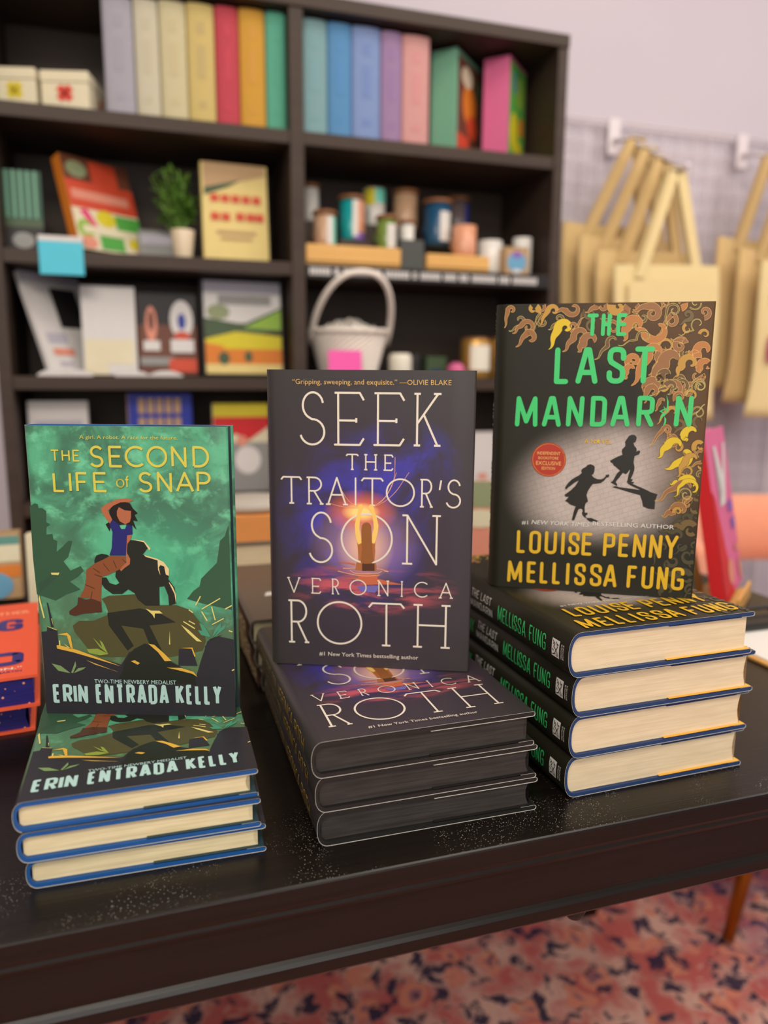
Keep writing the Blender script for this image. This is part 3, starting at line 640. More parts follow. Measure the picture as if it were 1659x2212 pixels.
CURLS = [(1,'brown',[46,2169,60,2165,74,2166,85,2174,94,2183,103,2189,111,2192,122,2193,135,2195,147,2198,156,2203,164,2210,170,2218,175,2226,177,2235,178,2244,177,2253,174,2262,170,2269,165,2275,159,2280,153,2284,146,2286,139,2287,133,2287,127,2285,122,2282,117,2279,114,2275,112,2271,112,2266,112,2262,113,2258,115,2255,117,2252,119,2250],[46,2171,60,2170,70,2174,76,2182,83,2193,92,2203,104,2210,116,2215,126,2218,135,2224,141,2226,145,2229,149,2233,152,2237,154,2241,155,2246,155,2251,154,2255,153,2259,151,2263,148,2266,145,2268,142,2270,138,2271,135,2271,132,2271,129,2270,127,2269,125,2268,123,2266,122,2264,122,2262,122,2260,122,2258,123,2257,124,2255]),
(1,'brown',[209,2128,231,2141,246,2159,255,2181,261,2204,268,2225,279,2242,293,2259,308,2276,322,2301,290,2310,279,2302,270,2292,264,2281,260,2268,259,2256,261,2244,264,2233,270,2223,278,2215,286,2209,295,2204,304,2202,313,2201,322,2203,329,2206,335,2210,340,2215,343,2221,345,2228,345,2234,344,2239,342,2244,339,2248,335,2251,332,2252],[208,2130,227,2145,239,2163,244,2184,246,2208,251,2232,261,2254,274,2273,286,2291,294,2304,305,2286,297,2282,292,2276,287,2269,284,2262,283,2255,283,2247,285,2240,288,2234,292,2229,296,2225,302,2221,307,2219,312,2218,317,2219,322,2220,326,2222,329,2224,332,2227,333,2231,334,2234,334,2237,333,2240,332,2243,331,2244,328,2246]),
(1,'brown',[363,2179,375,2175,386,2178,393,2186,398,2195,403,2201,408,2203,415,2205,425,2207,428,2209,435,2207,449,2208,462,2212,473,2219,481,2228,486,2238,488,2250,488,2261,484,2272,479,2281,472,2288,463,2293,454,2296,446,2296,438,2294,431,2290,426,2285,422,2279,421,2273,421,2267,423,2261,426,2256,430,2253,434,2251,438,2250,441,2251],[363,2180,374,2181,380,2185,382,2192,384,2202,389,2213,397,2221,405,2226,412,2230,423,2238,437,2235,444,2235,450,2236,456,2239,461,2243,464,2248,466,2254,466,2259,465,2265,463,2269,459,2273,456,2276,451,2278,447,2279,443,2279,440,2277,437,2275,435,2273,433,2270,433,2267,433,2265,434,2262,435,2260,437,2259,439,2258,441,2258]),
(1,'bronze',[593,2200,609,2210,619,2224,622,2241,623,2258,626,2273,631,2284,640,2296,649,2309,654,2319,623,2322,623,2307,626,2292,633,2279,642,2267,653,2259,665,2253,678,2251,690,2251,701,2254,710,2260,717,2268,722,2276,724,2286,724,2295,722,2304,718,2311,713,2317,706,2322,700,2324,693,2325,687,2324,682,2321,679,2318,676,2314,676,2310],[592,2202,604,2214,609,2227,609,2242,607,2259,606,2277,610,2295,617,2310,623,2323,629,2342,654,2315,653,2307,654,2299,657,2292,661,2286,667,2281,673,2277,679,2275,686,2275,691,2276,697,2278,701,2281,704,2286,706,2290,706,2295,706,2299,704,2303,702,2307,699,2309,696,2311,693,2312,691,2312,688,2312,686,2311,684,2309,683,2307]),
(1,'brown',[764,2263,771,2255,779,2248,788,2243,797,2240,807,2238,816,2238,825,2239,833,2242,839,2247,845,2252,849,2258,852,2265,854,2271,854,2278,853,2285,851,2290,848,2296,845,2300,841,2304,836,2306,832,2307,827,2308,823,2307,820,2306,817,2304,815,2302],[786,2280,790,2274,795,2270,799,2267,804,2264,809,2263,814,2262,818,2262,823,2263,826,2265,830,2267,833,2270,835,2273,836,2276,837,2280,837,2283,837,2286,836,2289,834,2291,833,2293,831,2295,829,2296,827,2297,825,2298,823,2298,822,2297,820,2296]),
(1,'amberg',[872,2171,887,2180,898,2194,904,2210,908,2227,912,2242,919,2254,929,2266,939,2279,950,2302,916,2307,908,2298,903,2286,900,2274,900,2262,903,2251,908,2240,915,2232,924,2225,933,2221,943,2219,952,2219,960,2222,967,2226,972,2231,976,2238,978,2244,978,2251,976,2258,973,2263,970,2268,965,2271,961,2272,956,2273,952,2272,949,2270],[870,2173,883,2185,890,2198,892,2213,892,2231,894,2249,900,2266,908,2281,915,2295,919,2300,936,2284,932,2279,929,2274,927,2269,926,2263,927,2257,929,2252,932,2248,936,2244,940,2241,944,2240,948,2239,952,2240,956,2241,959,2243,961,2246,962,2249,963,2252,963,2255,962,2257,961,2259,960,2261,958,2262,956,2263,955,2264,953,2263]),
(1,'brown',[1011,2181,1024,2188,1033,2200,1035,2215,1036,2229,1038,2241,1042,2251,1049,2261,1057,2272,1060,2279,1034,2283,1034,2270,1038,2257,1044,2246,1052,2237,1061,2229,1071,2225,1082,2223,1092,2223,1101,2226,1109,2231,1115,2237,1119,2245,1121,2252,1121,2260,1119,2268,1116,2274,1111,2280,1106,2283,1100,2286,1095,2286,1090,2286,1086,2284,1083,2281,1080,2278,1080,2275],[1010,2182,1020,2192,1024,2203,1024,2216,1021,2230,1021,2246,1024,2260,1029,2273,1034,2284,1040,2301,1061,2278,1061,2271,1062,2265,1065,2259,1068,2254,1073,2249,1078,2247,1083,2245,1088,2245,1092,2245,1097,2247,1100,2250,1102,2253,1104,2257,1105,2261,1104,2264,1103,2267,1102,2270,1100,2273,1097,2274,1095,2275,1093,2275,1090,2275,1089,2274,1087,2273,1086,2272]),
(1,'bronze',[1099,2398,1104,2401,1109,2403,1114,2403,1119,2403,1123,2402,1127,2400,1131,2397,1134,2394,1136,2391,1138,2388,1139,2384,1139,2381,1139,2378,1139,2375,1137,2372,1136,2370,1134,2368,1132,2367,1130,2366,1128,2366,1126,2366,1124,2366,1123,2367,1121,2368,1120,2369,1119,2370],[1083,2433,1093,2436,1104,2437,1115,2436,1125,2434,1134,2430,1143,2424,1150,2417,1156,2409,1160,2401,1162,2392,1163,2384,1163,2376,1161,2369,1157,2363,1153,2358,1148,2354,1143,2351,1137,2350,1132,2350,1127,2351,1122,2352,1118,2355,1115,2358,1112,2362,1111,2366,1111,2369]),
(1,'copper',[1176,2284,1196,2291,1211,2303,1222,2320,1231,2337,1241,2353,1252,2365,1266,2376,1281,2388,1298,2408,1278,2428,1264,2430,1252,2430,1240,2426,1230,2420,1222,2412,1217,2402,1215,2391,1215,2381,1217,2371,1221,2361,1227,2354,1235,2348,1242,2344,1250,2343,1258,2343,1265,2345,1270,2349,1274,2353,1277,2359,1278,2364,1277,2370,1276,2374,1273,2378,1270,2381,1267,2382],[1175,2286,1193,2296,1205,2309,1212,2325,1218,2344,1226,2363,1238,2379,1251,2393,1263,2406,1271,2414,1271,2403,1264,2405,1257,2405,1251,2403,1245,2400,1241,2396,1237,2392,1235,2386,1235,2381,1235,2375,1237,2370,1240,2366,1243,2362,1247,2360,1251,2358,1255,2358,1259,2358,1262,2360,1264,2362,1266,2364,1267,2366,1268,2369,1267,2371,1267,2373,1266,2375,1264,2377]),
(1,'copper',[1200,2126,1222,2137,1238,2153,1248,2174,1255,2196,1264,2215,1275,2231,1290,2245,1305,2261,1314,2274,1305,2270,1310,2266,1315,2262,1319,2257,1322,2252,1324,2246,1325,2241,1325,2235,1324,2230,1322,2226,1319,2222,1316,2219,1313,2217,1309,2216,1306,2215,1302,2215,1299,2216,1296,2217,1293,2219,1291,2221,1290,2223,1289,2225,1288,2228,1288,2230,1288,2231,1289,2233],[1199,2128,1217,2142,1228,2159,1234,2180,1237,2203,1244,2226,1254,2247,1267,2266,1278,2283,1293,2305,1320,2300,1331,2292,1340,2282,1346,2271,1351,2260,1353,2249,1353,2237,1352,2227,1348,2218,1343,2210,1337,2203,1329,2198,1322,2195,1314,2194,1306,2194,1298,2196,1292,2199,1286,2203,1282,2208,1278,2214,1276,2219,1276,2225,1276,2230,1278,2234,1280,2238,1282,2240]),
(1,'bronze',[1353,2210,1366,2205,1378,2206,1388,2212,1397,2220,1404,2224,1411,2226,1420,2226,1431,2227,1444,2230,1454,2238,1461,2248,1465,2260,1467,2272,1465,2284,1461,2295,1455,2304,1447,2312,1438,2317,1429,2320,1419,2320,1411,2319,1404,2315,1398,2309,1394,2303,1392,2296,1392,2289,1394,2282,1397,2276,1401,2272,1406,2268,1411,2267,1416,2267,1420,2268,1423,2270,1425,2272],[1354,2212,1365,2212,1372,2216,1377,2223,1383,2233,1390,2243,1401,2251,1411,2255,1419,2259,1425,2263,1429,2266,1432,2268,1434,2272,1435,2276,1435,2280,1435,2284,1433,2288,1431,2291,1428,2293,1425,2295,1422,2295,1419,2295,1417,2295,1414,2294,1413,2292,1411,2290,1411,2288,1411,2286,1411,2284,1412,2282,1413,2281,1414,2280,1415,2279,1416,2279,1417,2279,1419,2279]),
(1,'copper',[1543,2240,1555,2242,1568,2248,1578,2257,1586,2268,1590,2280,1590,2293,1588,2306,1583,2317,1575,2327,1566,2334,1556,2338,1546,2340,1537,2339,1529,2335,1522,2330,1518,2323,1515,2315,1515,2308,1517,2301,1520,2295,1524,2290,1529,2287,1535,2285,1540,2285,1544,2287,1546,2289],[1536,2276,1545,2276,1550,2278,1555,2281,1559,2285,1561,2290,1562,2295,1562,2300,1560,2305,1557,2309,1554,2313,1550,2315,1547,2316,1543,2317,1539,2316,1536,2314,1534,2312,1532,2310,1532,2307,1532,2304,1532,2302,1533,2300,1535,2298,1536,2297,1538,2296,1539,2296,1541,2297]),
(1,'amberg',[1403,2223,1396,2217,1390,2210,1386,2201,1383,2192,1383,2183,1384,2174,1388,2165,1392,2158,1398,2151,1404,2147,1411,2143,1417,2142,1424,2141,1430,2143,1436,2145,1440,2148,1443,2153,1446,2157,1447,2162,1447,2167,1446,2171,1444,2175,1441,2178,1438,2181,1435,2182,1433,2182],[1420,2199,1415,2196,1412,2193,1409,2189,1407,2185,1407,2181,1407,2177,1408,2173,1409,2169,1411,2166,1414,2163,1417,2161,1420,2160,1423,2159,1425,2159,1428,2160,1430,2161,1432,2162,1434,2164,1434,2166,1435,2167,1435,2169,1435,2171,1434,2172,1434,2174,1433,2175,1431,2176]),
(1,'amberg',[1529,2132,1530,2139,1532,2144,1535,2148,1539,2151,1543,2153,1547,2154,1552,2154,1556,2153,1559,2151,1563,2148,1565,2146,1567,2142,1568,2139,1569,2136,1568,2133,1568,2130,1566,2128,1565,2126,1563,2125,1561,2124,1559,2124,1557,2124,1555,2125,1554,2126,1553,2127,1552,2128],[1501,2142,1504,2152,1510,2161,1517,2169,1526,2174,1535,2177,1545,2178,1554,2177,1563,2173,1571,2168,1577,2162,1582,2155,1585,2147,1586,2140,1586,2132,1584,2126,1581,2120,1576,2116,1572,2113,1567,2112,1562,2112,1557,2113,1553,2115,1549,2118,1547,2121,1546,2124,1545,2127]),
(1,'amberg',[1177,1927,1194,1939,1205,1955,1208,1975,1209,1995,1211,2012,1217,2027,1226,2041,1236,2057,1243,2072,1248,2076,1256,2081,1264,2083,1273,2084,1281,2083,1288,2080,1295,2076,1301,2070,1305,2064,1308,2058,1309,2051,1309,2045,1308,2039,1305,2034,1302,2030,1298,2027,1294,2025,1290,2024,1286,2025,1282,2026,1279,2027,1276,2030,1274,2032,1273,2035,1272,2038,1273,2040],[1176,1928,1190,1942,1197,1958,1197,1976,1195,1996,1194,2017,1199,2036,1207,2054,1214,2069,1220,2088,1232,2099,1245,2106,1259,2109,1273,2109,1286,2106,1298,2100,1308,2092,1317,2083,1323,2073,1326,2062,1328,2051,1327,2040,1323,2031,1319,2023,1312,2017,1305,2013,1298,2011,1290,2011,1283,2012,1277,2015,1272,2019,1268,2024,1266,2029,1265,2034,1265,2039,1266,2043]),
(1,'copper',[1167,2003,1163,1998,1159,1995,1155,1993,1150,1993,1145,1993,1141,1995,1138,1997,1135,2000,1132,2003,1131,2007,1130,2010,1131,2014,1132,2017,1133,2019,1135,2021,1137,2023,1140,2023,1142,2023,1144,2023,1146,2022,1148,2021,1149,2020,1150,2018,1150,2017,1150,2015,1150,2014],[1190,1979,1182,1972,1172,1966,1161,1964,1149,1964,1139,1967,1129,1972,1121,1978,1115,1987,1110,1996,1108,2005,1109,2014,1111,2022,1115,2029,1120,2034,1126,2038,1133,2040,1139,2040,1145,2039,1151,2036,1155,2032,1158,2028,1160,2023,1160,2018,1160,2014,1158,2011,1156,2009]),
(1,'brown',[1385,2023,1380,2012,1377,1998,1378,1985,1382,1972,1388,1960,1397,1951,1407,1944,1418,1940,1429,1939,1439,1941,1448,1945,1455,1951,1460,1959,1462,1967,1463,1976,1461,1984,1458,1991,1453,1996,1448,2001,1442,2003,1436,2004,1431,2003,1426,2001,1423,1997,1421,1994,1421,1990],[1412,2007,1407,2000,1405,1993,1405,1987,1406,1980,1409,1974,1412,1969,1417,1965,1422,1963,1427,1962,1432,1962,1437,1963,1440,1966,1443,1969,1445,1973,1446,1976,1446,1980,1445,1984,1443,1987,1441,1989,1439,1991,1436,1992,1434,1992,1432,1991,1430,1991,1429,1990,1428,1988]),
(1,'copper',[1157,1795,1178,1799,1196,1809,1210,1825,1221,1842,1233,1856,1247,1866,1263,1876,1280,1886,1299,1902,1290,1926,1281,1934,1272,1939,1263,1942,1253,1944,1244,1944,1235,1942,1227,1939,1221,1934,1215,1928,1211,1922,1208,1915,1207,1908,1207,1901,1208,1894,1210,1888,1214,1883,1217,1878,1222,1875,1226,1873,1231,1872,1235,1871,1239,1872,1243,1874,1245,1876,1247,1878],[1157,1797,1176,1805,1190,1816,1199,1832,1208,1851,1219,1869,1233,1884,1248,1897,1262,1909,1272,1917,1270,1906,1266,1910,1261,1914,1257,1916,1252,1917,1247,1918,1243,1918,1238,1917,1235,1915,1231,1913,1229,1910,1227,1907,1226,1903,1225,1900,1225,1897,1225,1894,1226,1891,1228,1888,1229,1886,1231,1885,1233,1884,1235,1883,1237,1883,1239,1883,1240,1883,1242,1884]),
(1,'copper',[1423,1708,1447,1710,1467,1720,1483,1736,1497,1754,1512,1769,1528,1780,1546,1789,1566,1798,1579,1808,1562,1817,1560,1810,1556,1804,1552,1799,1548,1795,1543,1792,1537,1790,1532,1789,1526,1789,1521,1791,1516,1793,1512,1795,1509,1799,1506,1802,1504,1806,1503,1810,1502,1814,1502,1818,1503,1821,1504,1824,1506,1826,1508,1828,1510,1829,1512,1829,1514,1830,1516,1829],[1422,1710,1445,1716,1462,1727,1474,1744,1486,1764,1499,1782,1516,1798,1535,1810,1552,1821,1573,1836,1587,1808,1583,1797,1577,1787,1569,1779,1561,1773,1552,1769,1542,1767,1533,1767,1523,1768,1515,1771,1507,1776,1501,1782,1495,1788,1491,1795,1489,1802,1488,1809,1488,1816,1489,1822,1492,1827,1495,1832,1499,1835,1503,1837,1507,1838,1511,1838,1515,1837,1518,1836]),
(1,'brown',[1312,1670,1327,1668,1339,1673,1345,1685,1349,1697,1353,1705,1359,1709,1367,1711,1378,1716,1392,1735,1382,1755,1379,1761,1377,1768,1376,1775,1376,1781,1378,1787,1381,1793,1384,1797,1388,1800,1393,1802,1398,1803,1402,1803,1407,1802,1411,1800,1414,1798,1417,1795,1419,1792,1420,1788,1421,1785,1421,1782,1420,1780,1419,1777,1417,1776,1416,1774,1414,1774,1412,1774],[1312,1672,1325,1675,1330,1681,1331,1690,1331,1703,1334,1717,1341,1729,1351,1737,1357,1744,1357,1739,1353,1738,1347,1751,1344,1765,1344,1779,1347,1792,1352,1803,1358,1812,1367,1820,1376,1825,1386,1828,1396,1828,1406,1827,1415,1823,1422,1818,1428,1812,1433,1805,1436,1797,1437,1790,1437,1783,1435,1776,1432,1771,1428,1767,1424,1765,1419,1763,1414,1763,1411,1764]),
(1,'amberg',[1202,1646,1220,1651,1234,1660,1245,1674,1254,1689,1263,1702,1274,1712,1287,1720,1301,1730,1308,1738,1296,1739,1297,1734,1298,1728,1297,1723,1295,1718,1292,1714,1288,1711,1285,1709,1280,1708,1276,1708,1272,1708,1269,1710,1266,1712,1263,1715,1262,1718,1261,1721,1261,1724,1261,1727,1262,1729,1263,1731,1265,1733,1267,1734,1268,1734,1270,1734,1271,1734,1273,1733],[1202,1647,1217,1655,1228,1666,1236,1680,1242,1696,1250,1713,1261,1727,1273,1738,1285,1749,1301,1764,1320,1746,1322,1734,1321,1723,1318,1713,1314,1704,1307,1697,1299,1692,1291,1688,1282,1687,1274,1689,1266,1691,1259,1696,1254,1701,1250,1708,1248,1714,1247,1721,1247,1727,1249,1733,1252,1737,1256,1741,1260,1743,1265,1743,1269,1743,1272,1742,1275,1740,1277,1737]),
(1,'copper',[1501,1764,1486,1769,1469,1769,1453,1765,1439,1757,1428,1747,1421,1733,1417,1719,1417,1705,1420,1691,1426,1678,1435,1668,1445,1661,1456,1657,1466,1656,1476,1657,1485,1661,1492,1667,1497,1675,1499,1683,1499,1691,1497,1698,1494,1704,1490,1709,1484,1712,1479,1714,1475,1713],[1494,1732,1482,1736,1473,1737,1464,1736,1456,1732,1450,1727,1445,1720,1443,1713,1442,1705,1443,1697,1446,1691,1450,1685,1455,1680,1460,1677,1466,1676,1471,1676,1476,1678,1480,1680,1483,1683,1485,1687,1485,1691,1485,1695,1484,1698,1482,1701,1480,1703,1478,1704,1476,1705]),
(1,'bronze',[731,2254,717,2258,701,2259,686,2256,673,2248,663,2238,657,2226,654,2213,655,2200,659,2188,665,2177,674,2169,684,2164,695,2161,705,2162,714,2165,721,2170,726,2177,729,2184,729,2192,728,2199,725,2205,720,2210,715,2213,710,2214,705,2214,702,2212],[724,2229,714,2233,704,2234,696,2232,688,2229,682,2223,677,2217,675,2209,675,2202,677,2195,680,2189,685,2184,690,2180,696,2178,702,2178,707,2179,711,2181,714,2185,716,2188,717,2192,717,2196,716,2200,714,2203,712,2205,709,2206,707,2206,704,2206]),
(1,'copper',[820,2199,826,2210,833,2217,841,2223,850,2225,860,2226,869,2224,877,2220,884,2215,889,2208,892,2201,894,2193,894,2186,892,2180,888,2175,884,2171,879,2168,874,2167,869,2167,864,2169,860,2171,857,2174,855,2178,854,2181,854,2184,855,2187,857,2189],[795,2215,803,2228,815,2240,830,2247,845,2251,861,2251,876,2247,889,2239,900,2229,908,2218,912,2205,914,2193,912,2181,908,2170,901,2162,893,2156,884,2153,875,2152,866,2154,858,2157,852,2162,848,2169,845,2175,845,2181,846,2187,848,2192,851,2194]),
(1,'brown',[1176,1661,1195,1658,1212,1662,1225,1672,1237,1685,1249,1694,1261,1700,1276,1703,1292,1707,1311,1716,1315,1738,1312,1755,1305,1770,1295,1783,1283,1792,1270,1798,1256,1800,1243,1798,1232,1793,1222,1785,1216,1776,1212,1765,1212,1754,1214,1743,1219,1734,1225,1727,1233,1722,1241,1719,1249,1719,1256,1721,1261,1724,1265,1729,1267,1734,1268,1740,1267,1745,1265,1749],[1176,1663,1194,1663,1208,1669,1218,1680,1227,1694,1239,1707,1253,1717,1269,1723,1283,1729,1291,1733,1290,1739,1289,1749,1286,1759,1280,1767,1273,1773,1265,1777,1257,1779,1249,1779,1241,1776,1236,1772,1231,1766,1229,1760,1228,1753,1229,1747,1231,1741,1234,1737,1238,1733,1243,1731,1247,1730,1252,1731,1255,1733,1258,1735,1259,1738,1260,1740,1260,1743,1259,1746]),
(1,'brown',[1465,1707,1468,1718,1470,1730,1469,1743,1466,1754,1461,1765,1455,1774,1448,1782,1439,1788,1430,1792,1421,1795,1413,1795,1404,1794,1397,1791,1390,1787,1385,1782,1381,1776,1379,1770,1378,1763,1378,1757,1380,1751,1382,1746,1385,1742,1389,1739,1393,1737,1397,1736,1400,1736],[1436,1720,1439,1728,1440,1734,1441,1741,1440,1747,1438,1753,1435,1759,1432,1763,1428,1767,1423,1770,1418,1772,1414,1773,1409,1773,1405,1772,1402,1771,1398,1769,1396,1766,1394,1763,1393,1760,1392,1757,1392,1754,1393,1752,1394,1749,1395,1747,1397,1746,1398,1745,1400,1744]),
(1,'amberg',[1456,1668,1460,1675,1464,1680,1469,1684,1474,1687,1480,1689,1486,1689,1492,1689,1497,1687,1502,1684,1506,1681,1509,1677,1512,1673,1513,1668,1514,1664,1514,1660,1513,1656,1512,1653,1510,1650,1507,1648,1505,1647,1503,1646,1500,1645,1498,1646,1496,1646,1494,1648,1493,1649],[1431,1685,1437,1695,1446,1703,1455,1709,1466,1713,1476,1715,1487,1714,1497,1712,1506,1707,1514,1702,1521,1695,1526,1687,1529,1679,1531,1670,1531,1662,1530,1655,1527,1648,1523,1643,1519,1639,1514,1636,1509,1634,1504,1634,1499,1635,1494,1636,1491,1639,1488,1642,1487,1645]),
(1,'brown',[1350,1566,1358,1560,1366,1555,1375,1552,1385,1550,1393,1550,1402,1552,1409,1556,1415,1560,1421,1566,1425,1572,1427,1578,1429,1585,1429,1592,1428,1598,1426,1604,1423,1610,1419,1614,1415,1617,1411,1620,1406,1621,1402,1621,1398,1621,1395,1619,1392,1618,1390,1615,1389,1613],[1364,1584,1370,1579,1375,1575,1380,1573,1385,1571,1391,1571,1396,1572,1400,1573,1404,1575,1408,1578,1411,1581,1413,1585,1414,1589,1415,1593,1414,1596,1414,1600,1413,1603,1411,1606,1409,1608,1407,1610,1404,1611,1402,1612,1400,1612,1398,1612,1396,1611,1395,1611,1394,1609]),
(1,'bronze',[1515,1545,1510,1541,1506,1538,1501,1536,1496,1535,1491,1535,1486,1536,1482,1537,1478,1540,1474,1543,1472,1546,1469,1550,1468,1554,1467,1557,1467,1561,1468,1564,1469,1567,1470,1570,1472,1572,1474,1573,1476,1574,1479,1575,1481,1575,1482,1574,1484,1574,1485,1573,1487,1571],[1531,1526,1524,1521,1515,1516,1507,1514,1498,1513,1489,1514,1481,1517,1474,1520,1467,1525,1462,1531,1458,1538,1455,1545,1453,1551,1453,1558,1454,1564,1456,1570,1458,1575,1462,1579,1466,1582,1470,1584,1474,1584,1478,1584,1482,1583,1486,1582,1488,1580,1490,1577,1492,1574]),
(1,'bronze',[1492,1377,1503,1371,1514,1372,1519,1382,1523,1392,1526,1397,1529,1398,1534,1398,1544,1399,1558,1417,1546,1432,1542,1438,1538,1444,1536,1450,1535,1456,1535,1462,1536,1468,1538,1473,1540,1478,1543,1482,1547,1485,1551,1486,1555,1488,1559,1488,1563,1487,1567,1486,1570,1484,1573,1482,1575,1479,1576,1477,1577,1474,1577,1471,1577,1469,1577,1467,1576,1465,1574,1464],[1492,1378,1504,1377,1508,1379,1508,1386,1508,1396,1511,1408,1518,1417,1527,1421,1532,1424,1530,1415,1527,1413,1520,1423,1515,1434,1512,1446,1511,1457,1512,1467,1514,1477,1519,1486,1524,1493,1531,1499,1538,1503,1546,1505,1553,1506,1561,1505,1568,1503,1574,1500,1579,1496,1583,1491,1586,1485,1587,1480,1588,1474,1588,1469,1586,1465,1584,1462,1581,1459,1579,1457]),
(1,'bronze',[1410,1339,1430,1345,1445,1356,1456,1372,1465,1390,1474,1405,1485,1416,1499,1426,1514,1437,1531,1458,1513,1479,1498,1485,1483,1486,1468,1483,1456,1477,1446,1467,1439,1456,1435,1444,1435,1431,1437,1418,1442,1408,1450,1399,1458,1392,1468,1389,1477,1388,1486,1390,1493,1393,1499,1399,1503,1405,1504,1412,1504,1419,1502,1425,1499,1430,1495,1434,1491,1436,1487,1437],[1409,1341,1427,1349,1439,1361,1446,1378,1452,1396,1460,1415,1472,1431,1485,1444,1497,1456,1505,1461,1502,1455,1493,1459,1485,1460,1476,1459,1469,1456,1463,1451,1458,1445,1455,1438,1455,1431,1455,1424,1458,1417,1462,1412,1466,1408,1471,1405,1476,1404,1481,1404,1486,1406,1489,1408,1492,1412,1493,1415,1494,1419,1493,1422,1492,1425,1491,1427,1489,1429,1486,1430]),
(1,'bronze',[1332,1333,1352,1332,1370,1339,1384,1352,1396,1366,1408,1378,1421,1386,1437,1391,1454,1397,1475,1411,1472,1436,1466,1449,1457,1460,1446,1469,1435,1475,1423,1479,1411,1479,1400,1477,1390,1473,1382,1467,1375,1459,1371,1450,1369,1441,1368,1431,1370,1423,1373,1415,1378,1408,1384,1403,1390,1400,1396,1398,1402,1398,1407,1399,1412,1401,1415,1405,1417,1409,1418,1412],[1331,1335,1350,1338,1364,1347,1374,1360,1384,1377,1395,1393,1410,1406,1426,1415,1440,1423,1448,1428,1445,1426,1442,1434,1437,1441,1432,1446,1426,1450,1419,1453,1413,1454,1407,1454,1401,1452,1396,1449,1392,1445,1389,1441,1387,1436,1387,1431,1387,1426,1388,1422,1390,1418,1392,1415,1395,1413,1398,1411,1401,1410,1404,1410,1406,1411,1408,1412,1410,1413,1411,1415]),
(1,'copper',[1295,1231,1310,1225,1324,1226,1337,1234,1347,1244,1356,1251,1366,1253,1377,1254,1391,1255,1408,1261,1417,1276,1420,1289,1421,1302,1419,1315,1415,1327,1408,1337,1400,1345,1391,1352,1382,1356,1372,1357,1363,1357,1354,1354,1347,1349,1341,1343,1337,1337,1334,1329,1334,1322,1334,1315,1337,1308,1340,1303,1344,1299,1349,1296,1354,1295,1358,1295,1362,1296,1365,1298],[1295,1233,1310,1231,1320,1235,1327,1244,1335,1256,1345,1268,1358,1276,1371,1280,1382,1284,1388,1288,1389,1290,1391,1297,1392,1303,1392,1310,1390,1316,1388,1321,1384,1326,1380,1330,1376,1332,1371,1334,1366,1334,1362,1333,1358,1332,1355,1330,1352,1327,1351,1324,1350,1320,1349,1317,1350,1314,1351,1311,1352,1309,1354,1307,1356,1306,1358,1305,1359,1305,1361,1305]),
(1,'copper',[1513,1102,1527,1095,1540,1095,1551,1103,1560,1113,1568,1120,1576,1122,1587,1122,1599,1122,1612,1125,1624,1134,1633,1145,1639,1157,1642,1170,1643,1184,1640,1196,1636,1208,1629,1218,1621,1226,1611,1231,1602,1235,1592,1235,1583,1234,1575,1230,1569,1225,1564,1219,1561,1212,1560,1205,1560,1198,1562,1191,1565,1186,1568,1181,1573,1178,1577,1177,1582,1177,1585,1178],[1513,1104,1527,1100,1536,1103,1543,1112,1550,1123,1559,1134,1571,1141,1583,1144,1593,1147,1600,1151,1607,1155,1613,1161,1617,1168,1619,1176,1620,1184,1619,1191,1617,1198,1614,1205,1609,1210,1604,1214,1599,1216,1593,1217,1588,1217,1583,1216,1579,1213,1576,1210,1573,1206,1572,1202,1572,1198,1572,1195,1573,1191,1575,1189,1577,1186,1579,1185,1581,1184,1584,1184]),
(1,'copper',[1461,1222,1464,1210,1469,1199,1476,1190,1484,1182,1493,1175,1503,1171,1512,1169,1522,1169,1531,1171,1539,1174,1545,1179,1551,1185,1555,1192,1558,1199,1559,1206,1559,1213,1557,1220,1555,1226,1551,1231,1547,1234,1543,1237,1538,1239,1534,1239,1530,1239,1527,1237,1524,1236],[1484,1227,1486,1218,1488,1211,1492,1204,1497,1199,1502,1194,1508,1191,1514,1189,1520,1189,1526,1189,1531,1191,1535,1193,1539,1196,1542,1200,1544,1204,1545,1209,1546,1213,1545,1217,1544,1221,1543,1224,1541,1226,1539,1229,1536,1230,1534,1231,1532,1231,1530,1231,1528,1230]),
(1,'amberg',[1442,973,1454,981,1461,993,1461,1007,1459,1021,1459,1032,1462,1041,1467,1050,1473,1062,1477,1071,1480,1076,1485,1080,1491,1084,1498,1085,1504,1086,1510,1084,1515,1082,1520,1079,1524,1075,1527,1070,1529,1065,1529,1060,1529,1055,1528,1051,1526,1047,1524,1044,1521,1042,1518,1041,1515,1040,1512,1040,1509,1041,1507,1042,1505,1044,1504,1046,1503,1048,1503,1050],[1441,975,1450,985,1453,995,1451,1006,1446,1019,1443,1033,1444,1048,1448,1060,1451,1071,1453,1084,1463,1096,1472,1103,1483,1108,1494,1110,1506,1109,1516,1106,1525,1101,1533,1094,1539,1086,1544,1077,1546,1068,1546,1059,1545,1050,1542,1043,1538,1037,1532,1032,1526,1029,1520,1028,1514,1028,1509,1029,1504,1032,1500,1035,1498,1039,1496,1044,1496,1048,1496,1051]),
(1,'brown',[1631,985,1638,993,1644,1004,1647,1015,1647,1027,1645,1038,1641,1049,1635,1058,1628,1065,1619,1069,1611,1072,1602,1073,1594,1071,1587,1068,1581,1063,1577,1057,1575,1050,1574,1043,1574,1037,1576,1031,1579,1026,1583,1022,1587,1020,1591,1018,1595,1018,1599,1020,1601,1021],[1608,1010,1613,1014,1616,1018,1618,1023,1618,1028,1618,1032,1617,1037,1615,1040,1613,1044,1610,1046,1607,1048,1603,1049,1600,1049,1597,1048,1595,1047,1593,1045,1591,1043,1590,1041,1590,1038,1590,1036,1590,1034,1591,1032,1592,1031,1593,1030,1595,1029,1596,1029,1597,1029]),
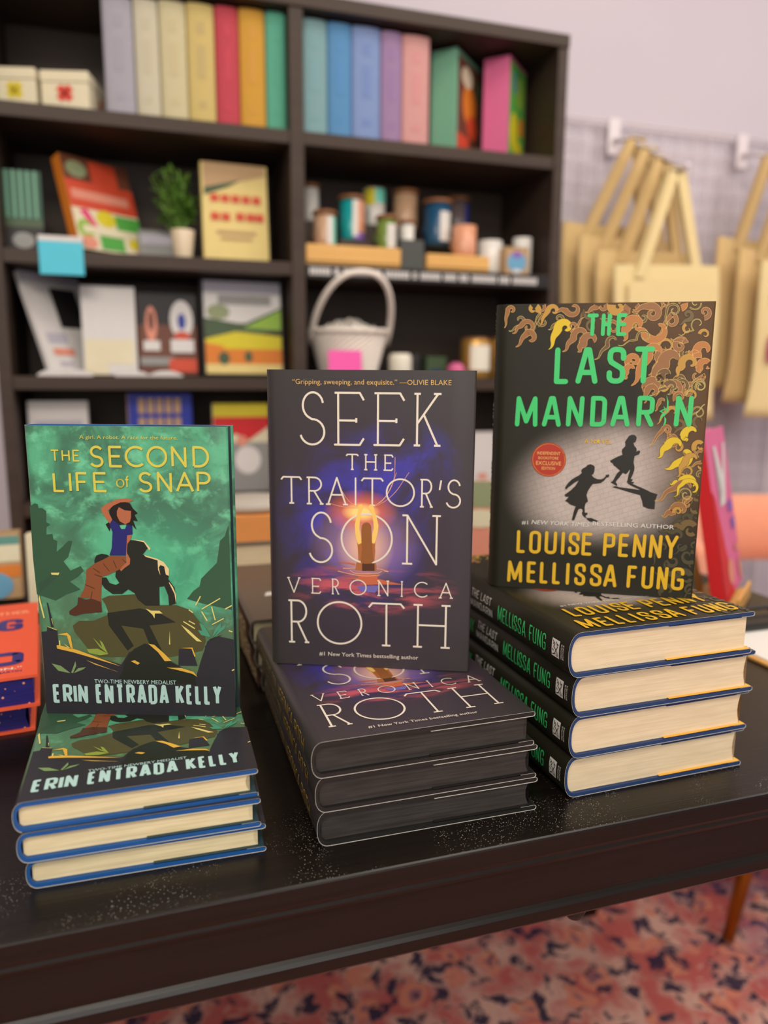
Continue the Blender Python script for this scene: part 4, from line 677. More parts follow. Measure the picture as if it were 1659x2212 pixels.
(1,'amberg',[1455,949,1465,951,1477,955,1486,961,1494,969,1500,979,1504,989,1505,1000,1504,1010,1502,1020,1497,1029,1491,1036,1485,1041,1477,1045,1470,1047,1463,1047,1456,1045,1450,1042,1446,1038,1442,1033,1440,1028,1439,1022,1440,1017,1441,1013,1444,1009,1447,1006,1449,1005],[1451,976,1460,977,1466,978,1472,982,1477,986,1481,991,1484,996,1485,1002,1485,1008,1484,1014,1482,1019,1479,1023,1476,1027,1472,1029,1468,1031,1464,1031,1460,1031,1457,1030,1454,1028,1452,1026,1450,1024,1450,1021,1449,1018,1449,1016,1450,1014,1451,1012,1453,1011]),
(1,'bronze',[1416,881,1426,887,1434,890,1443,891,1451,890,1458,886,1465,882,1470,876,1474,869,1476,862,1476,855,1475,848,1473,842,1469,837,1465,834,1461,831,1456,830,1451,831,1447,832,1444,834,1441,837,1439,840,1438,843,1437,846,1438,849,1439,851,1440,853],[1401,910,1414,917,1429,921,1444,920,1458,917,1471,910,1482,901,1490,889,1496,877,1498,864,1498,851,1495,839,1489,830,1482,822,1474,816,1465,813,1456,813,1448,814,1440,818,1434,823,1430,829,1427,836,1427,843,1427,849,1429,854,1432,858,1436,860]),
(1,'bronze',[1540,786,1554,794,1562,807,1566,822,1567,836,1570,848,1575,858,1582,868,1590,880,1597,906,1564,907,1556,896,1550,884,1548,871,1549,858,1552,846,1558,836,1565,828,1574,822,1583,818,1593,817,1602,819,1609,822,1616,827,1620,834,1623,841,1624,849,1623,856,1621,862,1618,867,1613,871,1609,874,1604,875,1599,874,1596,872,1593,870],[1539,788,1549,799,1553,810,1553,823,1551,838,1550,854,1554,869,1559,883,1564,895,1567,893,1585,881,1581,877,1578,872,1577,867,1576,861,1577,856,1579,851,1582,847,1585,844,1589,842,1592,841,1596,841,1600,842,1603,843,1605,845,1607,848,1608,851,1608,854,1608,856,1607,859,1606,861,1604,862,1603,863,1601,863,1600,863,1598,863]),
(1,'copper',[1459,714,1477,721,1491,734,1499,752,1505,770,1512,786,1522,798,1534,810,1547,822,1561,844,1539,861,1527,861,1516,858,1506,853,1497,846,1491,837,1486,828,1483,818,1483,807,1484,798,1487,789,1492,781,1498,775,1504,770,1511,767,1518,766,1524,766,1530,768,1535,771,1539,775,1542,780,1544,785,1544,789,1543,794,1542,798,1540,800],[1458,715,1474,726,1484,739,1489,756,1492,775,1498,794,1507,811,1518,826,1529,839,1535,846,1537,834,1530,834,1524,833,1518,831,1513,827,1508,823,1505,818,1503,812,1502,807,1502,801,1504,796,1506,791,1508,788,1512,785,1515,782,1519,781,1522,781,1526,781,1529,782,1531,784,1533,786,1534,788,1535,790,1535,793,1535,795,1534,797]),
(1,'moss',[1578,683,1576,691,1576,696,1577,701,1579,705,1581,708,1585,711,1588,712,1592,712,1596,712,1599,710,1602,708,1604,705,1605,702,1606,699,1605,696,1605,694,1603,692,1602,690,1600,689,1598,689,1596,689,1595,689,1594,690,1593,691,1592,692,1592,693],[1546,678,1545,690,1546,703,1550,715,1557,725,1565,733,1575,737,1585,739,1595,738,1604,735,1612,729,1618,722,1623,714,1624,705,1624,697,1622,689,1619,683,1614,678,1608,675,1603,674,1597,674,1592,676,1588,679,1585,683,1584,687,1583,691,1584,694]),
(1,'moss',[1466,608,1480,604,1493,606,1504,614,1513,623,1521,630,1530,632,1540,634,1552,636,1569,645,1574,664,1573,678,1570,691,1563,702,1555,710,1546,717,1535,720,1525,721,1515,720,1507,716,1500,710,1494,703,1491,694,1490,686,1491,678,1493,670,1497,664,1502,659,1507,656,1513,655,1518,655,1523,656,1527,659,1529,662,1531,666,1531,669],[1466,610,1479,611,1488,616,1494,625,1500,636,1509,648,1520,657,1531,662,1540,667,1543,669,1542,668,1542,674,1541,679,1539,683,1537,687,1533,690,1530,692,1526,693,1522,693,1518,692,1515,691,1513,689,1511,686,1510,683,1510,680,1510,677,1511,675,1512,673,1513,671,1515,670,1517,669,1519,669,1520,669,1521,670,1522,670,1523,672]),
(1,'moss',[1449,598,1449,609,1451,619,1455,627,1461,633,1467,638,1474,641,1482,642,1489,642,1495,639,1501,635,1505,630,1508,625,1510,619,1510,613,1509,607,1508,603,1505,599,1501,596,1498,594,1494,594,1491,594,1488,595,1485,597,1484,599,1482,601,1482,604],[1419,600,1420,616,1425,632,1433,645,1443,656,1455,664,1469,668,1482,669,1495,666,1506,660,1515,652,1522,642,1527,632,1529,620,1528,610,1526,600,1521,592,1515,586,1508,582,1501,580,1494,580,1487,582,1482,585,1478,590,1475,595,1474,600,1474,604]),
(1,'moss',[1576,386,1590,384,1606,386,1620,392,1631,401,1640,413,1645,426,1647,440,1646,454,1642,466,1635,477,1626,485,1617,490,1606,492,1597,491,1588,488,1581,482,1576,475,1573,467,1572,459,1573,452,1576,445,1580,440,1584,437,1589,435,1594,435,1597,437],[1581,419,1591,417,1599,417,1607,419,1613,423,1618,429,1621,435,1623,442,1623,449,1621,456,1618,462,1615,466,1610,469,1605,471,1600,471,1596,470,1592,468,1589,465,1587,462,1586,458,1586,455,1586,451,1588,449,1589,447,1591,445,1593,445,1596,445]),
(1,'moss',[1443,373,1458,374,1472,380,1483,391,1492,403,1501,413,1511,420,1523,425,1536,431,1540,437,1527,445,1526,439,1524,434,1521,430,1517,427,1513,424,1509,423,1504,423,1500,423,1496,425,1493,427,1490,429,1488,432,1487,436,1486,439,1486,442,1486,445,1487,448,1489,450,1490,451,1492,453,1494,453,1496,453,1497,453,1499,453,1500,451],[1442,375,1457,379,1467,386,1474,398,1481,412,1489,426,1501,437,1513,445,1523,453,1541,464,1552,439,1548,428,1543,419,1536,412,1528,406,1520,402,1511,401,1503,401,1495,403,1488,407,1482,412,1477,418,1474,425,1472,432,1471,439,1472,445,1474,451,1477,456,1481,459,1485,462,1490,463,1494,463,1498,463,1501,461,1503,458,1505,456]),
(1,'moss',[1379,230,1391,235,1399,244,1399,258,1396,269,1397,277,1399,281,1404,286,1411,295,1394,293,1388,292,1397,280,1407,270,1419,263,1431,259,1444,259,1455,261,1466,266,1475,273,1481,282,1486,292,1488,302,1488,312,1486,322,1482,330,1477,337,1471,342,1464,345,1457,346,1451,346,1445,344,1441,340,1437,336,1435,331,1434,327,1435,323],[1378,232,1387,240,1388,247,1385,254,1380,264,1375,277,1376,291,1380,302,1382,309,1403,329,1418,309,1421,302,1426,297,1431,293,1437,291,1442,290,1448,290,1453,292,1458,294,1461,298,1464,302,1466,307,1467,311,1466,316,1465,320,1463,323,1461,326,1458,328,1456,330,1453,330,1450,330,1448,329,1446,328,1445,327,1444,325,1443,323]),
(1,'moss',[1650,259,1651,269,1651,281,1648,292,1644,303,1639,312,1632,319,1624,325,1616,328,1608,330,1600,330,1592,329,1585,325,1579,321,1574,316,1571,310,1569,303,1568,297,1569,291,1570,285,1573,280,1576,276,1579,273,1583,272,1587,271,1590,271,1593,272],[1621,266,1623,273,1623,279,1623,285,1621,291,1619,295,1616,300,1613,303,1609,305,1605,307,1601,308,1597,308,1593,307,1590,305,1588,303,1585,300,1584,298,1583,295,1582,292,1583,289,1583,287,1584,285,1585,283,1587,281,1588,281,1590,280,1591,280]),
(1,'moss',[1527,-12,1546,-5,1560,8,1570,25,1577,44,1585,60,1595,72,1608,84,1622,96,1637,118,1618,137,1605,139,1591,138,1579,134,1569,126,1561,117,1555,106,1552,95,1551,83,1553,72,1557,62,1563,54,1570,47,1577,43,1585,42,1593,42,1600,44,1606,48,1611,53,1614,59,1615,65,1615,71,1613,76,1611,81,1608,84,1605,86],[1526,-10,1543,0,1554,13,1560,30,1565,49,1572,69,1582,86,1594,100,1606,113,1612,120,1611,111,1603,113,1596,113,1588,111,1582,108,1577,103,1573,97,1570,90,1569,83,1570,77,1572,71,1575,66,1578,62,1583,59,1587,57,1591,57,1595,57,1599,59,1602,62,1604,64,1605,68,1606,71,1606,74,1605,76,1604,78,1602,80]),
(2,'copper',[11,2193,21,2206,27,2220,29,2236,29,2252,30,2266,33,2279,39,2292,44,2306,49,2322,48,2330,48,2334,48,2337,50,2340,51,2342,54,2344,56,2346,59,2346,62,2346,64,2346,67,2345,69,2343,70,2342,71,2340,72,2338,72,2336,72,2334,71,2333,71,2332,70,2331,69,2330,68,2330,66,2329,66,2329,65,2330,64,2331],[9,2194,15,2208,17,2222,15,2236,11,2251,9,2268,10,2284,12,2300,14,2314,15,2326,15,2332,16,2343,20,2352,26,2360,34,2366,42,2370,50,2372,59,2372,67,2370,75,2366,81,2362,86,2356,89,2350,91,2343,91,2337,90,2331,87,2326,84,2322,79,2319,75,2317,70,2317,66,2318,62,2319,59,2322,57,2324,56,2327]),
(2,'amberg',[300,2301,303,2314,304,2330,301,2346,294,2360,285,2372,273,2381,260,2387,246,2389,233,2388,221,2384,212,2378,204,2369,200,2360,198,2350,198,2340,202,2331,207,2323,213,2317,221,2313,228,2311,235,2312,241,2314,246,2317,250,2322,252,2327,252,2330],[248,2321,252,2328,253,2331,253,2335,252,2339,251,2342,249,2344,246,2347,244,2348,241,2349,238,2349,235,2348,233,2347,231,2346,230,2344,229,2342,229,2340,229,2338,230,2336,231,2335,232,2334,233,2333,234,2332,235,2332,236,2332,237,2332,238,2333]),
(2,'copper',[278,2389,284,2388,290,2386,295,2383,299,2380,303,2376,306,2373,309,2369,311,2365,312,2360,313,2356,314,2352,314,2349,313,2345,312,2342,310,2339,309,2336,307,2334,305,2332,302,2331,300,2330,298,2329,295,2329,293,2329,291,2330,289,2331,287,2332],[286,2418,294,2414,302,2410,310,2405,317,2399,322,2392,327,2385,330,2378,333,2371,334,2363,335,2356,334,2350,333,2343,331,2337,328,2332,324,2328,320,2324,316,2321,311,2319,307,2318,302,2317,298,2318,294,2319,290,2320,287,2322,284,2324,282,2327]),
(2,'copper',[76,2150,91,2147,105,2152,113,2163,118,2175,123,2183,130,2186,139,2188,151,2193,164,2202,171,2214,177,2220,184,2225,192,2227,200,2227,207,2225,214,2221,219,2216,222,2210,224,2203,224,2197,222,2192,220,2187,216,2184,211,2181,207,2181,202,2181,198,2183,195,2185,193,2188,191,2191,191,2194,191,2196,192,2199,193,2200,196,2201],[76,2152,89,2155,96,2160,97,2170,99,2182,103,2197,112,2209,122,2217,129,2223,132,2227,140,2239,154,2251,171,2259,188,2261,205,2259,221,2253,234,2244,244,2231,250,2217,252,2203,250,2190,245,2178,237,2169,227,2163,217,2160,206,2159,196,2162,187,2167,181,2174,177,2182,176,2190,176,2197,179,2203,183,2208,188,2210,193,2211]),
(2,'copper',[107,2039,127,2043,143,2055,154,2071,162,2088,170,2101,181,2110,194,2118,209,2129,218,2137,210,2133,213,2134,217,2133,221,2133,224,2131,227,2130,229,2128,232,2126,233,2124,235,2121,236,2119,236,2116,237,2114,236,2111,236,2109,235,2107,234,2106,233,2104,232,2103,231,2102,230,2101,228,2101,227,2101,226,2101,224,2101,223,2102],[106,2042,122,2052,130,2064,134,2079,137,2098,142,2117,152,2135,164,2149,174,2162,186,2179,210,2183,221,2181,232,2178,241,2172,249,2166,257,2159,262,2151,267,2143,270,2134,271,2126,271,2118,270,2110,268,2103,264,2097,260,2091,255,2087,250,2084,244,2081,238,2080,233,2080,228,2081,223,2083,219,2086,216,2089,213,2092,212,2095]),
(2,'amberg',[281,2196,298,2204,311,2217,319,2234,324,2251,330,2265,339,2276,350,2287,362,2300,374,2316,376,2327,377,2332,380,2336,383,2339,386,2342,390,2343,394,2343,398,2343,402,2342,405,2340,408,2338,410,2335,412,2332,412,2329,412,2326,412,2324,411,2322,409,2320,408,2318,406,2318,404,2317,402,2317,401,2317,400,2318,398,2319,398,2320],[279,2198,292,2210,299,2223,301,2239,301,2257,304,2276,311,2294,320,2310,327,2323,332,2335,334,2343,341,2355,350,2366,361,2373,373,2378,385,2380,397,2379,409,2375,419,2369,427,2362,434,2353,438,2344,439,2334,439,2325,436,2317,432,2310,427,2304,420,2301,414,2299,407,2299,401,2300,395,2303,391,2306,388,2311,387,2315,387,2319]),
(2,'copper',[408,2334,416,2320,428,2313,442,2315,454,2320,461,2321,464,2319,470,2314,481,2307,483,2307,486,2302,498,2291,511,2283,525,2277,539,2275,553,2275,566,2278,577,2284,587,2291,594,2300,599,2310,602,2320,602,2331,601,2341,597,2350,592,2358,586,2364,579,2369,572,2372,565,2373,558,2373,552,2371,547,2368,543,2364,541,2360,540,2356],[410,2336,421,2326,427,2326,433,2331,441,2340,454,2348,469,2350,482,2347,490,2346,507,2343,518,2328,523,2323,529,2318,535,2315,541,2313,548,2312,554,2313,559,2314,564,2317,568,2320,571,2324,573,2328,574,2333,575,2337,574,2341,573,2345,571,2348,568,2351,566,2353,563,2354,560,2355,558,2355,555,2355,553,2354,552,2353,550,2351]),
(2,'flame',[373,2017,394,2028,409,2045,417,2068,420,2089,425,2105,434,2118,446,2130,460,2147,473,2169,473,2186,473,2190,474,2195,476,2199,479,2202,482,2205,485,2207,489,2208,492,2209,496,2209,499,2208,502,2207,505,2205,507,2203,509,2201,510,2198,510,2196,511,2194,510,2191,510,2190,509,2188,508,2187,507,2186,506,2185,505,2184,503,2185],[370,2021,384,2037,388,2054,387,2071,383,2093,382,2117,387,2141,395,2162,401,2179,403,2192,404,2200,409,2217,418,2232,429,2245,443,2254,457,2260,472,2264,487,2264,502,2261,515,2255,526,2247,535,2238,542,2227,547,2216,549,2205,548,2194,546,2185,541,2176,536,2169,529,2165,521,2162,514,2161,507,2161,500,2164,495,2167,492,2171]),
(2,'copper',[638,2272,621,2266,607,2255,598,2240,592,2224,584,2211,575,2200,563,2190,550,2179,535,2159,567,2144,578,2150,586,2158,593,2168,596,2178,598,2189,596,2200,593,2209,588,2218,581,2225,573,2230,565,2234,557,2235,549,2234,542,2232,536,2228,531,2223,528,2218,527,2212,527,2206,528,2201,531,2196,534,2193,538,2190,541,2189,544,2189],[639,2270,624,2261,616,2249,611,2234,607,2217,602,2200,593,2185,583,2171,573,2159,568,2154,554,2174,559,2176,564,2179,567,2183,569,2187,571,2192,571,2197,570,2201,568,2205,566,2208,563,2211,559,2213,556,2214,553,2215,550,2214,547,2213,544,2212,543,2210,541,2208,541,2206,541,2204,541,2202,542,2200,543,2199,544,2198,545,2197]),
(2,'copper',[482,2002,502,2003,518,2013,527,2029,532,2046,538,2057,547,2064,558,2071,573,2080,590,2099,589,2120,589,2128,591,2136,594,2142,598,2148,604,2152,610,2154,616,2156,622,2155,628,2154,633,2151,637,2148,641,2144,643,2139,644,2135,644,2130,643,2126,642,2123,640,2120,637,2118,635,2117,632,2116,630,2116,627,2117,625,2118,624,2120],[481,2005,498,2012,505,2022,507,2036,507,2053,510,2072,519,2090,531,2103,539,2113,541,2117,539,2123,542,2141,549,2158,559,2172,571,2183,585,2190,600,2194,615,2195,630,2191,643,2186,654,2177,663,2167,669,2156,672,2144,673,2133,671,2122,666,2113,660,2106,653,2101,645,2098,637,2097,630,2098,623,2101,618,2105,614,2110,613,2114]),
(2,'copper',[601,2001,617,1996,632,2002,636,2019,636,2032,639,2036,640,2031,645,2030,658,2035,674,2054,673,2073,672,2078,673,2084,674,2089,675,2093,678,2097,680,2101,683,2104,687,2106,690,2108,694,2109,698,2110,701,2110,704,2109,707,2108,710,2107,713,2105,715,2104,717,2102,718,2100,719,2098,719,2096,720,2094,720,2092,719,2090,718,2088],[601,2005,614,2009,614,2012,609,2016,603,2028,599,2045,605,2064,615,2075,617,2080,610,2073,609,2076,611,2091,616,2104,622,2117,629,2128,638,2137,648,2144,659,2149,670,2153,681,2154,692,2154,703,2152,712,2148,721,2143,729,2138,735,2131,739,2124,743,2116,745,2108,745,2101,744,2094,742,2088,739,2083,736,2079,731,2076,727,2074]),
(2,'copper',[646,2310,660,2305,673,2306,685,2313,693,2321,701,2326,707,2327,717,2327,729,2328,749,2337,754,2354,756,2360,759,2364,763,2367,768,2369,773,2369,777,2368,781,2366,785,2363,787,2360,789,2356,789,2352,789,2349,788,2346,786,2344,783,2342,781,2341,778,2341,776,2341,774,2343,772,2344,771,2346,770,2347,770,2349,770,2350,771,2351],[646,2313,659,2313,666,2318,670,2325,675,2336,683,2348,695,2357,706,2362,714,2366,713,2365,713,2371,721,2385,733,2396,747,2403,762,2406,776,2405,790,2400,802,2392,811,2381,816,2369,819,2357,818,2346,814,2335,807,2327,799,2322,790,2319,781,2319,772,2321,765,2325,760,2331,756,2338,755,2344,756,2350,758,2355,761,2359,765,2361]),
(2,'amberg',[805,2370,806,2355,810,2338,818,2322,828,2308,840,2297,854,2289,868,2283,882,2281,896,2281,909,2285,920,2290,929,2298,936,2307,940,2317,943,2327,943,2337,941,2347,937,2356,931,2363,925,2369,918,2373,911,2375,904,2375,898,2374,893,2371,890,2368],[880,2364,879,2357,879,2354,879,2351,880,2348,881,2345,882,2343,884,2340,887,2339,889,2338,891,2337,894,2337,896,2337,898,2337,899,2338,901,2339,902,2340,903,2342,904,2343,904,2345,904,2346,904,2347,904,2349,903,2350,903,2351,902,2352,900,2352]),
(2,'copper',[899,2277,911,2267,925,2266,936,2276,941,2286,945,2288,946,2285,950,2282,963,2281,988,2299,987,2321,987,2327,988,2333,991,2339,994,2343,998,2347,1003,2349,1008,2350,1012,2350,1017,2349,1021,2347,1025,2345,1028,2342,1030,2338,1031,2335,1031,2331,1031,2328,1030,2325,1029,2323,1027,2321,1025,2320,1023,2319,1021,2319,1019,2319,1018,2319,1016,2321],[901,2280,913,2278,915,2281,913,2286,913,2298,918,2312,930,2324,941,2329,945,2332,933,2320,931,2324,934,2343,940,2359,950,2373,962,2384,976,2391,991,2395,1006,2395,1021,2392,1034,2385,1045,2377,1054,2367,1060,2355,1063,2344,1064,2332,1061,2322,1057,2313,1051,2306,1044,2300,1036,2298,1028,2297,1021,2298,1014,2301,1009,2305,1005,2310,1004,2315]),
(2,'copper',[1006,2326,1023,2315,1041,2312,1059,2318,1073,2326,1084,2330,1094,2330,1107,2327,1124,2324,1140,2324,1150,2326,1157,2325,1164,2322,1170,2318,1175,2312,1178,2306,1179,2299,1179,2293,1177,2288,1174,2283,1170,2280,1165,2278,1161,2278,1156,2278,1152,2280,1149,2283,1146,2286,1145,2289,1144,2293,1145,2296,1146,2298,1147,2300,1149,2302,1151,2302,1153,2303,1155,2302],[1007,2329,1024,2326,1035,2329,1044,2338,1054,2351,1068,2363,1086,2371,1103,2374,1116,2377,1129,2382,1150,2382,1172,2376,1191,2365,1207,2350,1218,2332,1224,2313,1225,2293,1221,2276,1212,2261,1200,2250,1186,2243,1171,2240,1156,2242,1143,2247,1132,2256,1124,2267,1119,2278,1117,2290,1119,2301,1123,2309,1130,2316,1137,2320,1145,2321,1153,2320,1159,2317,1163,2313]),
(2,'orange',[953,2083,972,2090,984,2106,985,2127,983,2145,984,2154,989,2158,997,2165,1008,2179,1015,2195,1015,2202,1016,2206,1016,2210,1018,2213,1019,2216,1021,2219,1024,2221,1026,2223,1029,2224,1032,2225,1034,2226,1037,2226,1040,2226,1042,2225,1044,2224,1046,2223,1048,2222,1050,2220,1051,2219,1052,2217,1053,2216,1053,2214,1054,2213,1054,2211,1054,2210,1052,2208],[950,2087,960,2101,959,2110,952,2119,942,2134,933,2154,931,2178,934,2197,935,2208,933,2219,937,2232,944,2246,953,2258,964,2268,975,2277,988,2283,1000,2286,1013,2288,1026,2287,1038,2285,1049,2280,1060,2275,1068,2267,1076,2259,1082,2251,1086,2242,1088,2233,1089,2224,1088,2216,1086,2208,1083,2201,1079,2196,1074,2192,1069,2189,1063,2188,1059,2188]),
(2,'orange',[1041,2217,1031,2195,1035,2174,1055,2162,1074,2156,1083,2150,1082,2147,1081,2137,1085,2118,1097,2097,1117,2083,1135,2074,1154,2068,1173,2065,1192,2065,1209,2067,1225,2073,1239,2080,1251,2090,1261,2101,1269,2113,1274,2126,1277,2140,1278,2153,1277,2165,1274,2177,1269,2188,1263,2198,1256,2205,1248,2212,1240,2216,1231,2219,1223,2220,1216,2219,1209,2217,1204,2214],[1045,2216,1043,2194,1049,2188,1059,2189,1078,2190,1101,2186,1121,2170,1132,2153,1137,2144,1141,2144,1148,2138,1158,2131,1167,2127,1177,2124,1186,2122,1196,2122,1204,2124,1212,2126,1219,2130,1226,2134,1231,2140,1235,2146,1238,2152,1239,2158,1240,2164,1240,2170,1239,2176,1237,2181,1235,2186,1232,2190,1229,2193,1225,2196,1222,2197,1219,2198,1215,2199,1212,2198]),
(2,'brown',[1262,2174,1273,2189,1276,2206,1272,2223,1266,2240,1262,2256,1262,2271,1265,2286,1269,2302,1270,2318,1272,2332,1277,2343,1286,2351,1296,2356,1307,2358,1318,2356,1328,2352,1336,2345,1342,2336,1345,2327,1345,2318,1343,2310,1339,2303,1333,2298,1326,2296,1319,2295,1313,2297,1307,2300,1303,2305,1301,2310,1300,2315,1301,2320,1302,2323,1305,2326,1308,2327,1311,2327],[1262,2175,1270,2191,1271,2206,1266,2222,1259,2238,1253,2255,1251,2273,1253,2289,1255,2305,1254,2321,1257,2338,1265,2352,1277,2363,1291,2370,1306,2372,1321,2369,1334,2362,1345,2352,1352,2341,1356,2328,1356,2316,1352,2305,1346,2296,1338,2290,1328,2287,1319,2287,1310,2290,1303,2295,1298,2301,1295,2309,1294,2316,1295,2322,1298,2327,1302,2330,1307,2332,1311,2331]),
(2,'orange',[1375,2309,1384,2313,1394,2318,1402,2326,1408,2335,1412,2345,1413,2355,1413,2365,1411,2375,1407,2384,1402,2391,1396,2398,1388,2403,1381,2406,1373,2407,1366,2407,1360,2406,1354,2403,1350,2399,1346,2394,1344,2389,1344,2384,1344,2379,1346,2374,1348,2370,1351,2367,1354,2366],[1359,2357,1365,2357,1367,2358,1370,2359,1372,2360,1373,2362,1375,2364,1375,2366,1376,2368,1376,2371,1375,2373,1374,2375,1373,2376,1372,2378,1371,2379,1369,2380,1368,2380,1367,2380,1365,2380,1364,2380,1363,2380,1362,2379,1361,2378,1361,2378,1361,2377,1360,2376,1361,2375]),
(2,'copper',[1305,2103,1315,2089,1328,2080,1344,2079,1358,2080,1369,2079,1377,2075,1386,2069,1399,2061,1440,2075,1415,2109,1395,2117,1375,2118,1357,2114,1341,2104,1330,2091,1323,2074,1321,2057,1325,2040,1332,2026,1343,2014,1356,2006,1370,2003,1383,2004,1394,2008,1403,2016,1408,2026,1411,2036,1410,2046,1406,2055,1400,2063,1393,2067,1386,2069,1379,2069,1373,2067,1370,2063],[1307,2105,1319,2096,1330,2095,1339,2099,1352,2105,1367,2109,1384,2109,1398,2106,1409,2103,1393,2083,1394,2068,1387,2072,1380,2073,1374,2072,1368,2070,1363,2066,1360,2061,1359,2055,1359,2049,1361,2044,1364,2039,1367,2036,1372,2034,1376,2033,1380,2034,1384,2035,1386,2038,1388,2041,1388,2044,1388,2047,1387,2050,1385,2052,1384,2053,1382,2054,1380,2054,1378,2053]),
(2,'brown',[1427,2337,1441,2325,1458,2319,1474,2318,1489,2322,1501,2331,1510,2343,1513,2357,1513,2371,1508,2384,1500,2395,1489,2403,1478,2406,1467,2406,1457,2403,1450,2397,1445,2389,1443,2380,1444,2371,1448,2364,1453,2358,1460,2354,1466,2353,1472,2354,1476,2357,1479,2360,1480,2364],[1432,2343,1445,2333,1459,2327,1473,2326,1486,2329,1496,2337,1503,2347,1507,2358,1506,2370,1502,2381,1496,2391,1487,2397,1477,2401,1468,2401,1460,2398,1453,2393,1449,2387,1448,2379,1448,2372,1451,2366,1455,2361,1461,2357,1466,2356,1470,2357,1474,2359,1477,2362,1478,2365]),
(2,'brown',[1362,2134,1378,2127,1391,2127,1402,2135,1412,2146,1422,2154,1433,2157,1446,2158,1459,2158,1474,2163,1466,2175,1460,2185,1456,2194,1455,2204,1455,2214,1457,2222,1460,2230,1465,2237,1471,2242,1477,2245,1484,2247,1491,2247,1498,2246,1504,2244,1509,2241,1514,2237,1517,2232,1519,2227,1520,2222,1521,2218,1520,2214,1518,2210,1516,2207,1514,2205,1511,2204,1508,2204],[1362,2134,1378,2128,1390,2129,1400,2137,1409,2148,1420,2158,1432,2162,1445,2164,1458,2165,1467,2166,1460,2172,1454,2182,1450,2193,1449,2204,1449,2215,1452,2225,1456,2233,1461,2241,1468,2246,1475,2250,1483,2252,1491,2252,1499,2251,1505,2248,1511,2244,1516,2239,1520,2234,1522,2228,1523,2222,1523,2217,1522,2213,1520,2209,1518,2206,1515,2203,1512,2202,1508,2202]),
(2,'copper',[1158,1817,1177,1821,1192,1830,1202,1846,1210,1861,1217,1872,1226,1880,1238,1887,1252,1897,1271,1926,1249,1953,1244,1956,1241,1961,1239,1966,1238,1971,1239,1976,1240,1980,1243,1983,1246,1986,1250,1987,1254,1987,1257,1986,1260,1985,1263,1983,1265,1980,1266,1977,1266,1974,1266,1972,1265,1970,1264,1968,1262,1967,1261,1966,1259,1966,1258,1966,1256,1967,1255,1969],[1157,1820,1171,1829,1179,1841,1182,1855,1185,1872,1189,1890,1199,1907,1209,1920,1218,1932,1219,1926,1219,1913,1206,1928,1198,1945,1194,1963,1194,1980,1200,1996,1208,2009,1220,2018,1233,2023,1247,2025,1261,2022,1272,2016,1282,2008,1289,1997,1293,1986,1294,1975,1291,1965,1287,1957,1280,1951,1273,1947,1265,1946,1258,1947,1252,1951,1247,1955,1244,1961,1243,1965]),
(2,'orange',[1035,1733,1064,1748,1086,1773,1097,1804,1105,1834,1114,1859,1127,1878,1144,1897,1164,1921,1183,1951,1183,1975,1182,1979,1182,1984,1182,1988,1182,1992,1183,1995,1185,1999,1186,2002,1188,2005,1190,2007,1193,2009,1195,2011,1197,2012,1200,2013,1202,2013,1205,2013,1207,2013,1209,2013,1211,2012,1213,2012,1215,2011,1217,2010,1218,2008,1219,2007,1220,2006,1220,2003],[1031,1737,1052,1760,1061,1784,1062,1812,1060,1843,1063,1878,1072,1911,1085,1939,1095,1964,1101,1984,1099,1980,1102,1995,1106,2009,1111,2022,1118,2033,1126,2043,1136,2052,1146,2058,1156,2063,1167,2067,1178,2068,1188,2068,1198,2067,1208,2064,1217,2060,1225,2055,1231,2049,1237,2042,1242,2035,1245,2028,1247,2021,1247,2014,1247,2007,1245,2001,1243,1996,1240,1993]),
(2,'orange',[973,1899,982,1894,993,1897,995,1908,996,1916,998,1917,997,1910,999,1907,1007,1909,1019,1922,1021,1933,1022,1938,1024,1942,1027,1945,1031,1947,1035,1948,1039,1948,1042,1947,1046,1945,1049,1943,1051,1941,1052,1938,1053,1935,1053,1932,1052,1929,1051,1927,1049,1925,1047,1924,1046,1924,1044,1923,1042,1924,1041,1924,1039,1925,1038,1926,1038,1927,1038,1929],[973,1902,981,1903,979,1905,976,1905,971,1912,968,1923,972,1937,979,1944,979,1946,972,1941,975,1951,982,1965,993,1977,1006,1985,1019,1989,1034,1990,1047,1987,1059,1981,1070,1972,1077,1962,1082,1951,1084,1939,1083,1928,1080,1918,1074,1911,1067,1905,1059,1901,1051,1900,1043,1901,1036,1904,1030,1908,1026,1914,1024,1920,1023,1925,1024,1931,1026,1934]),
(2,'orange',[980,1785,994,1787,1001,1799,996,1812,990,1821,990,1824,994,1818,998,1817,1005,1826,1009,1838,1008,1843,1007,1846,1007,1849,1007,1852,1007,1855,1008,1858,1008,1860,1009,1862,1010,1865,1012,1866,1013,1868,1015,1869,1016,1871,1018,1872,1019,1873,1021,1873,1023,1874,1024,1874,1026,1874,1027,1874,1029,1873,1030,1873,1031,1872,1033,1872,1034,1871,1035,1869],[979,1788,986,1796,984,1797,980,1795,970,1799,959,1808,953,1827,955,1839,953,1842,950,1842,951,1849,952,1858,955,1866,958,1874,962,1881,967,1887,972,1892,978,1897,984,1901,990,1904,996,1906,1002,1907,1009,1908,1015,1907,1020,1906,1026,1905,1031,1902,1035,1899,1039,1896,1043,1892,1045,1889,1048,1884,1049,1880,1050,1876,1050,1872,1049,1869]),
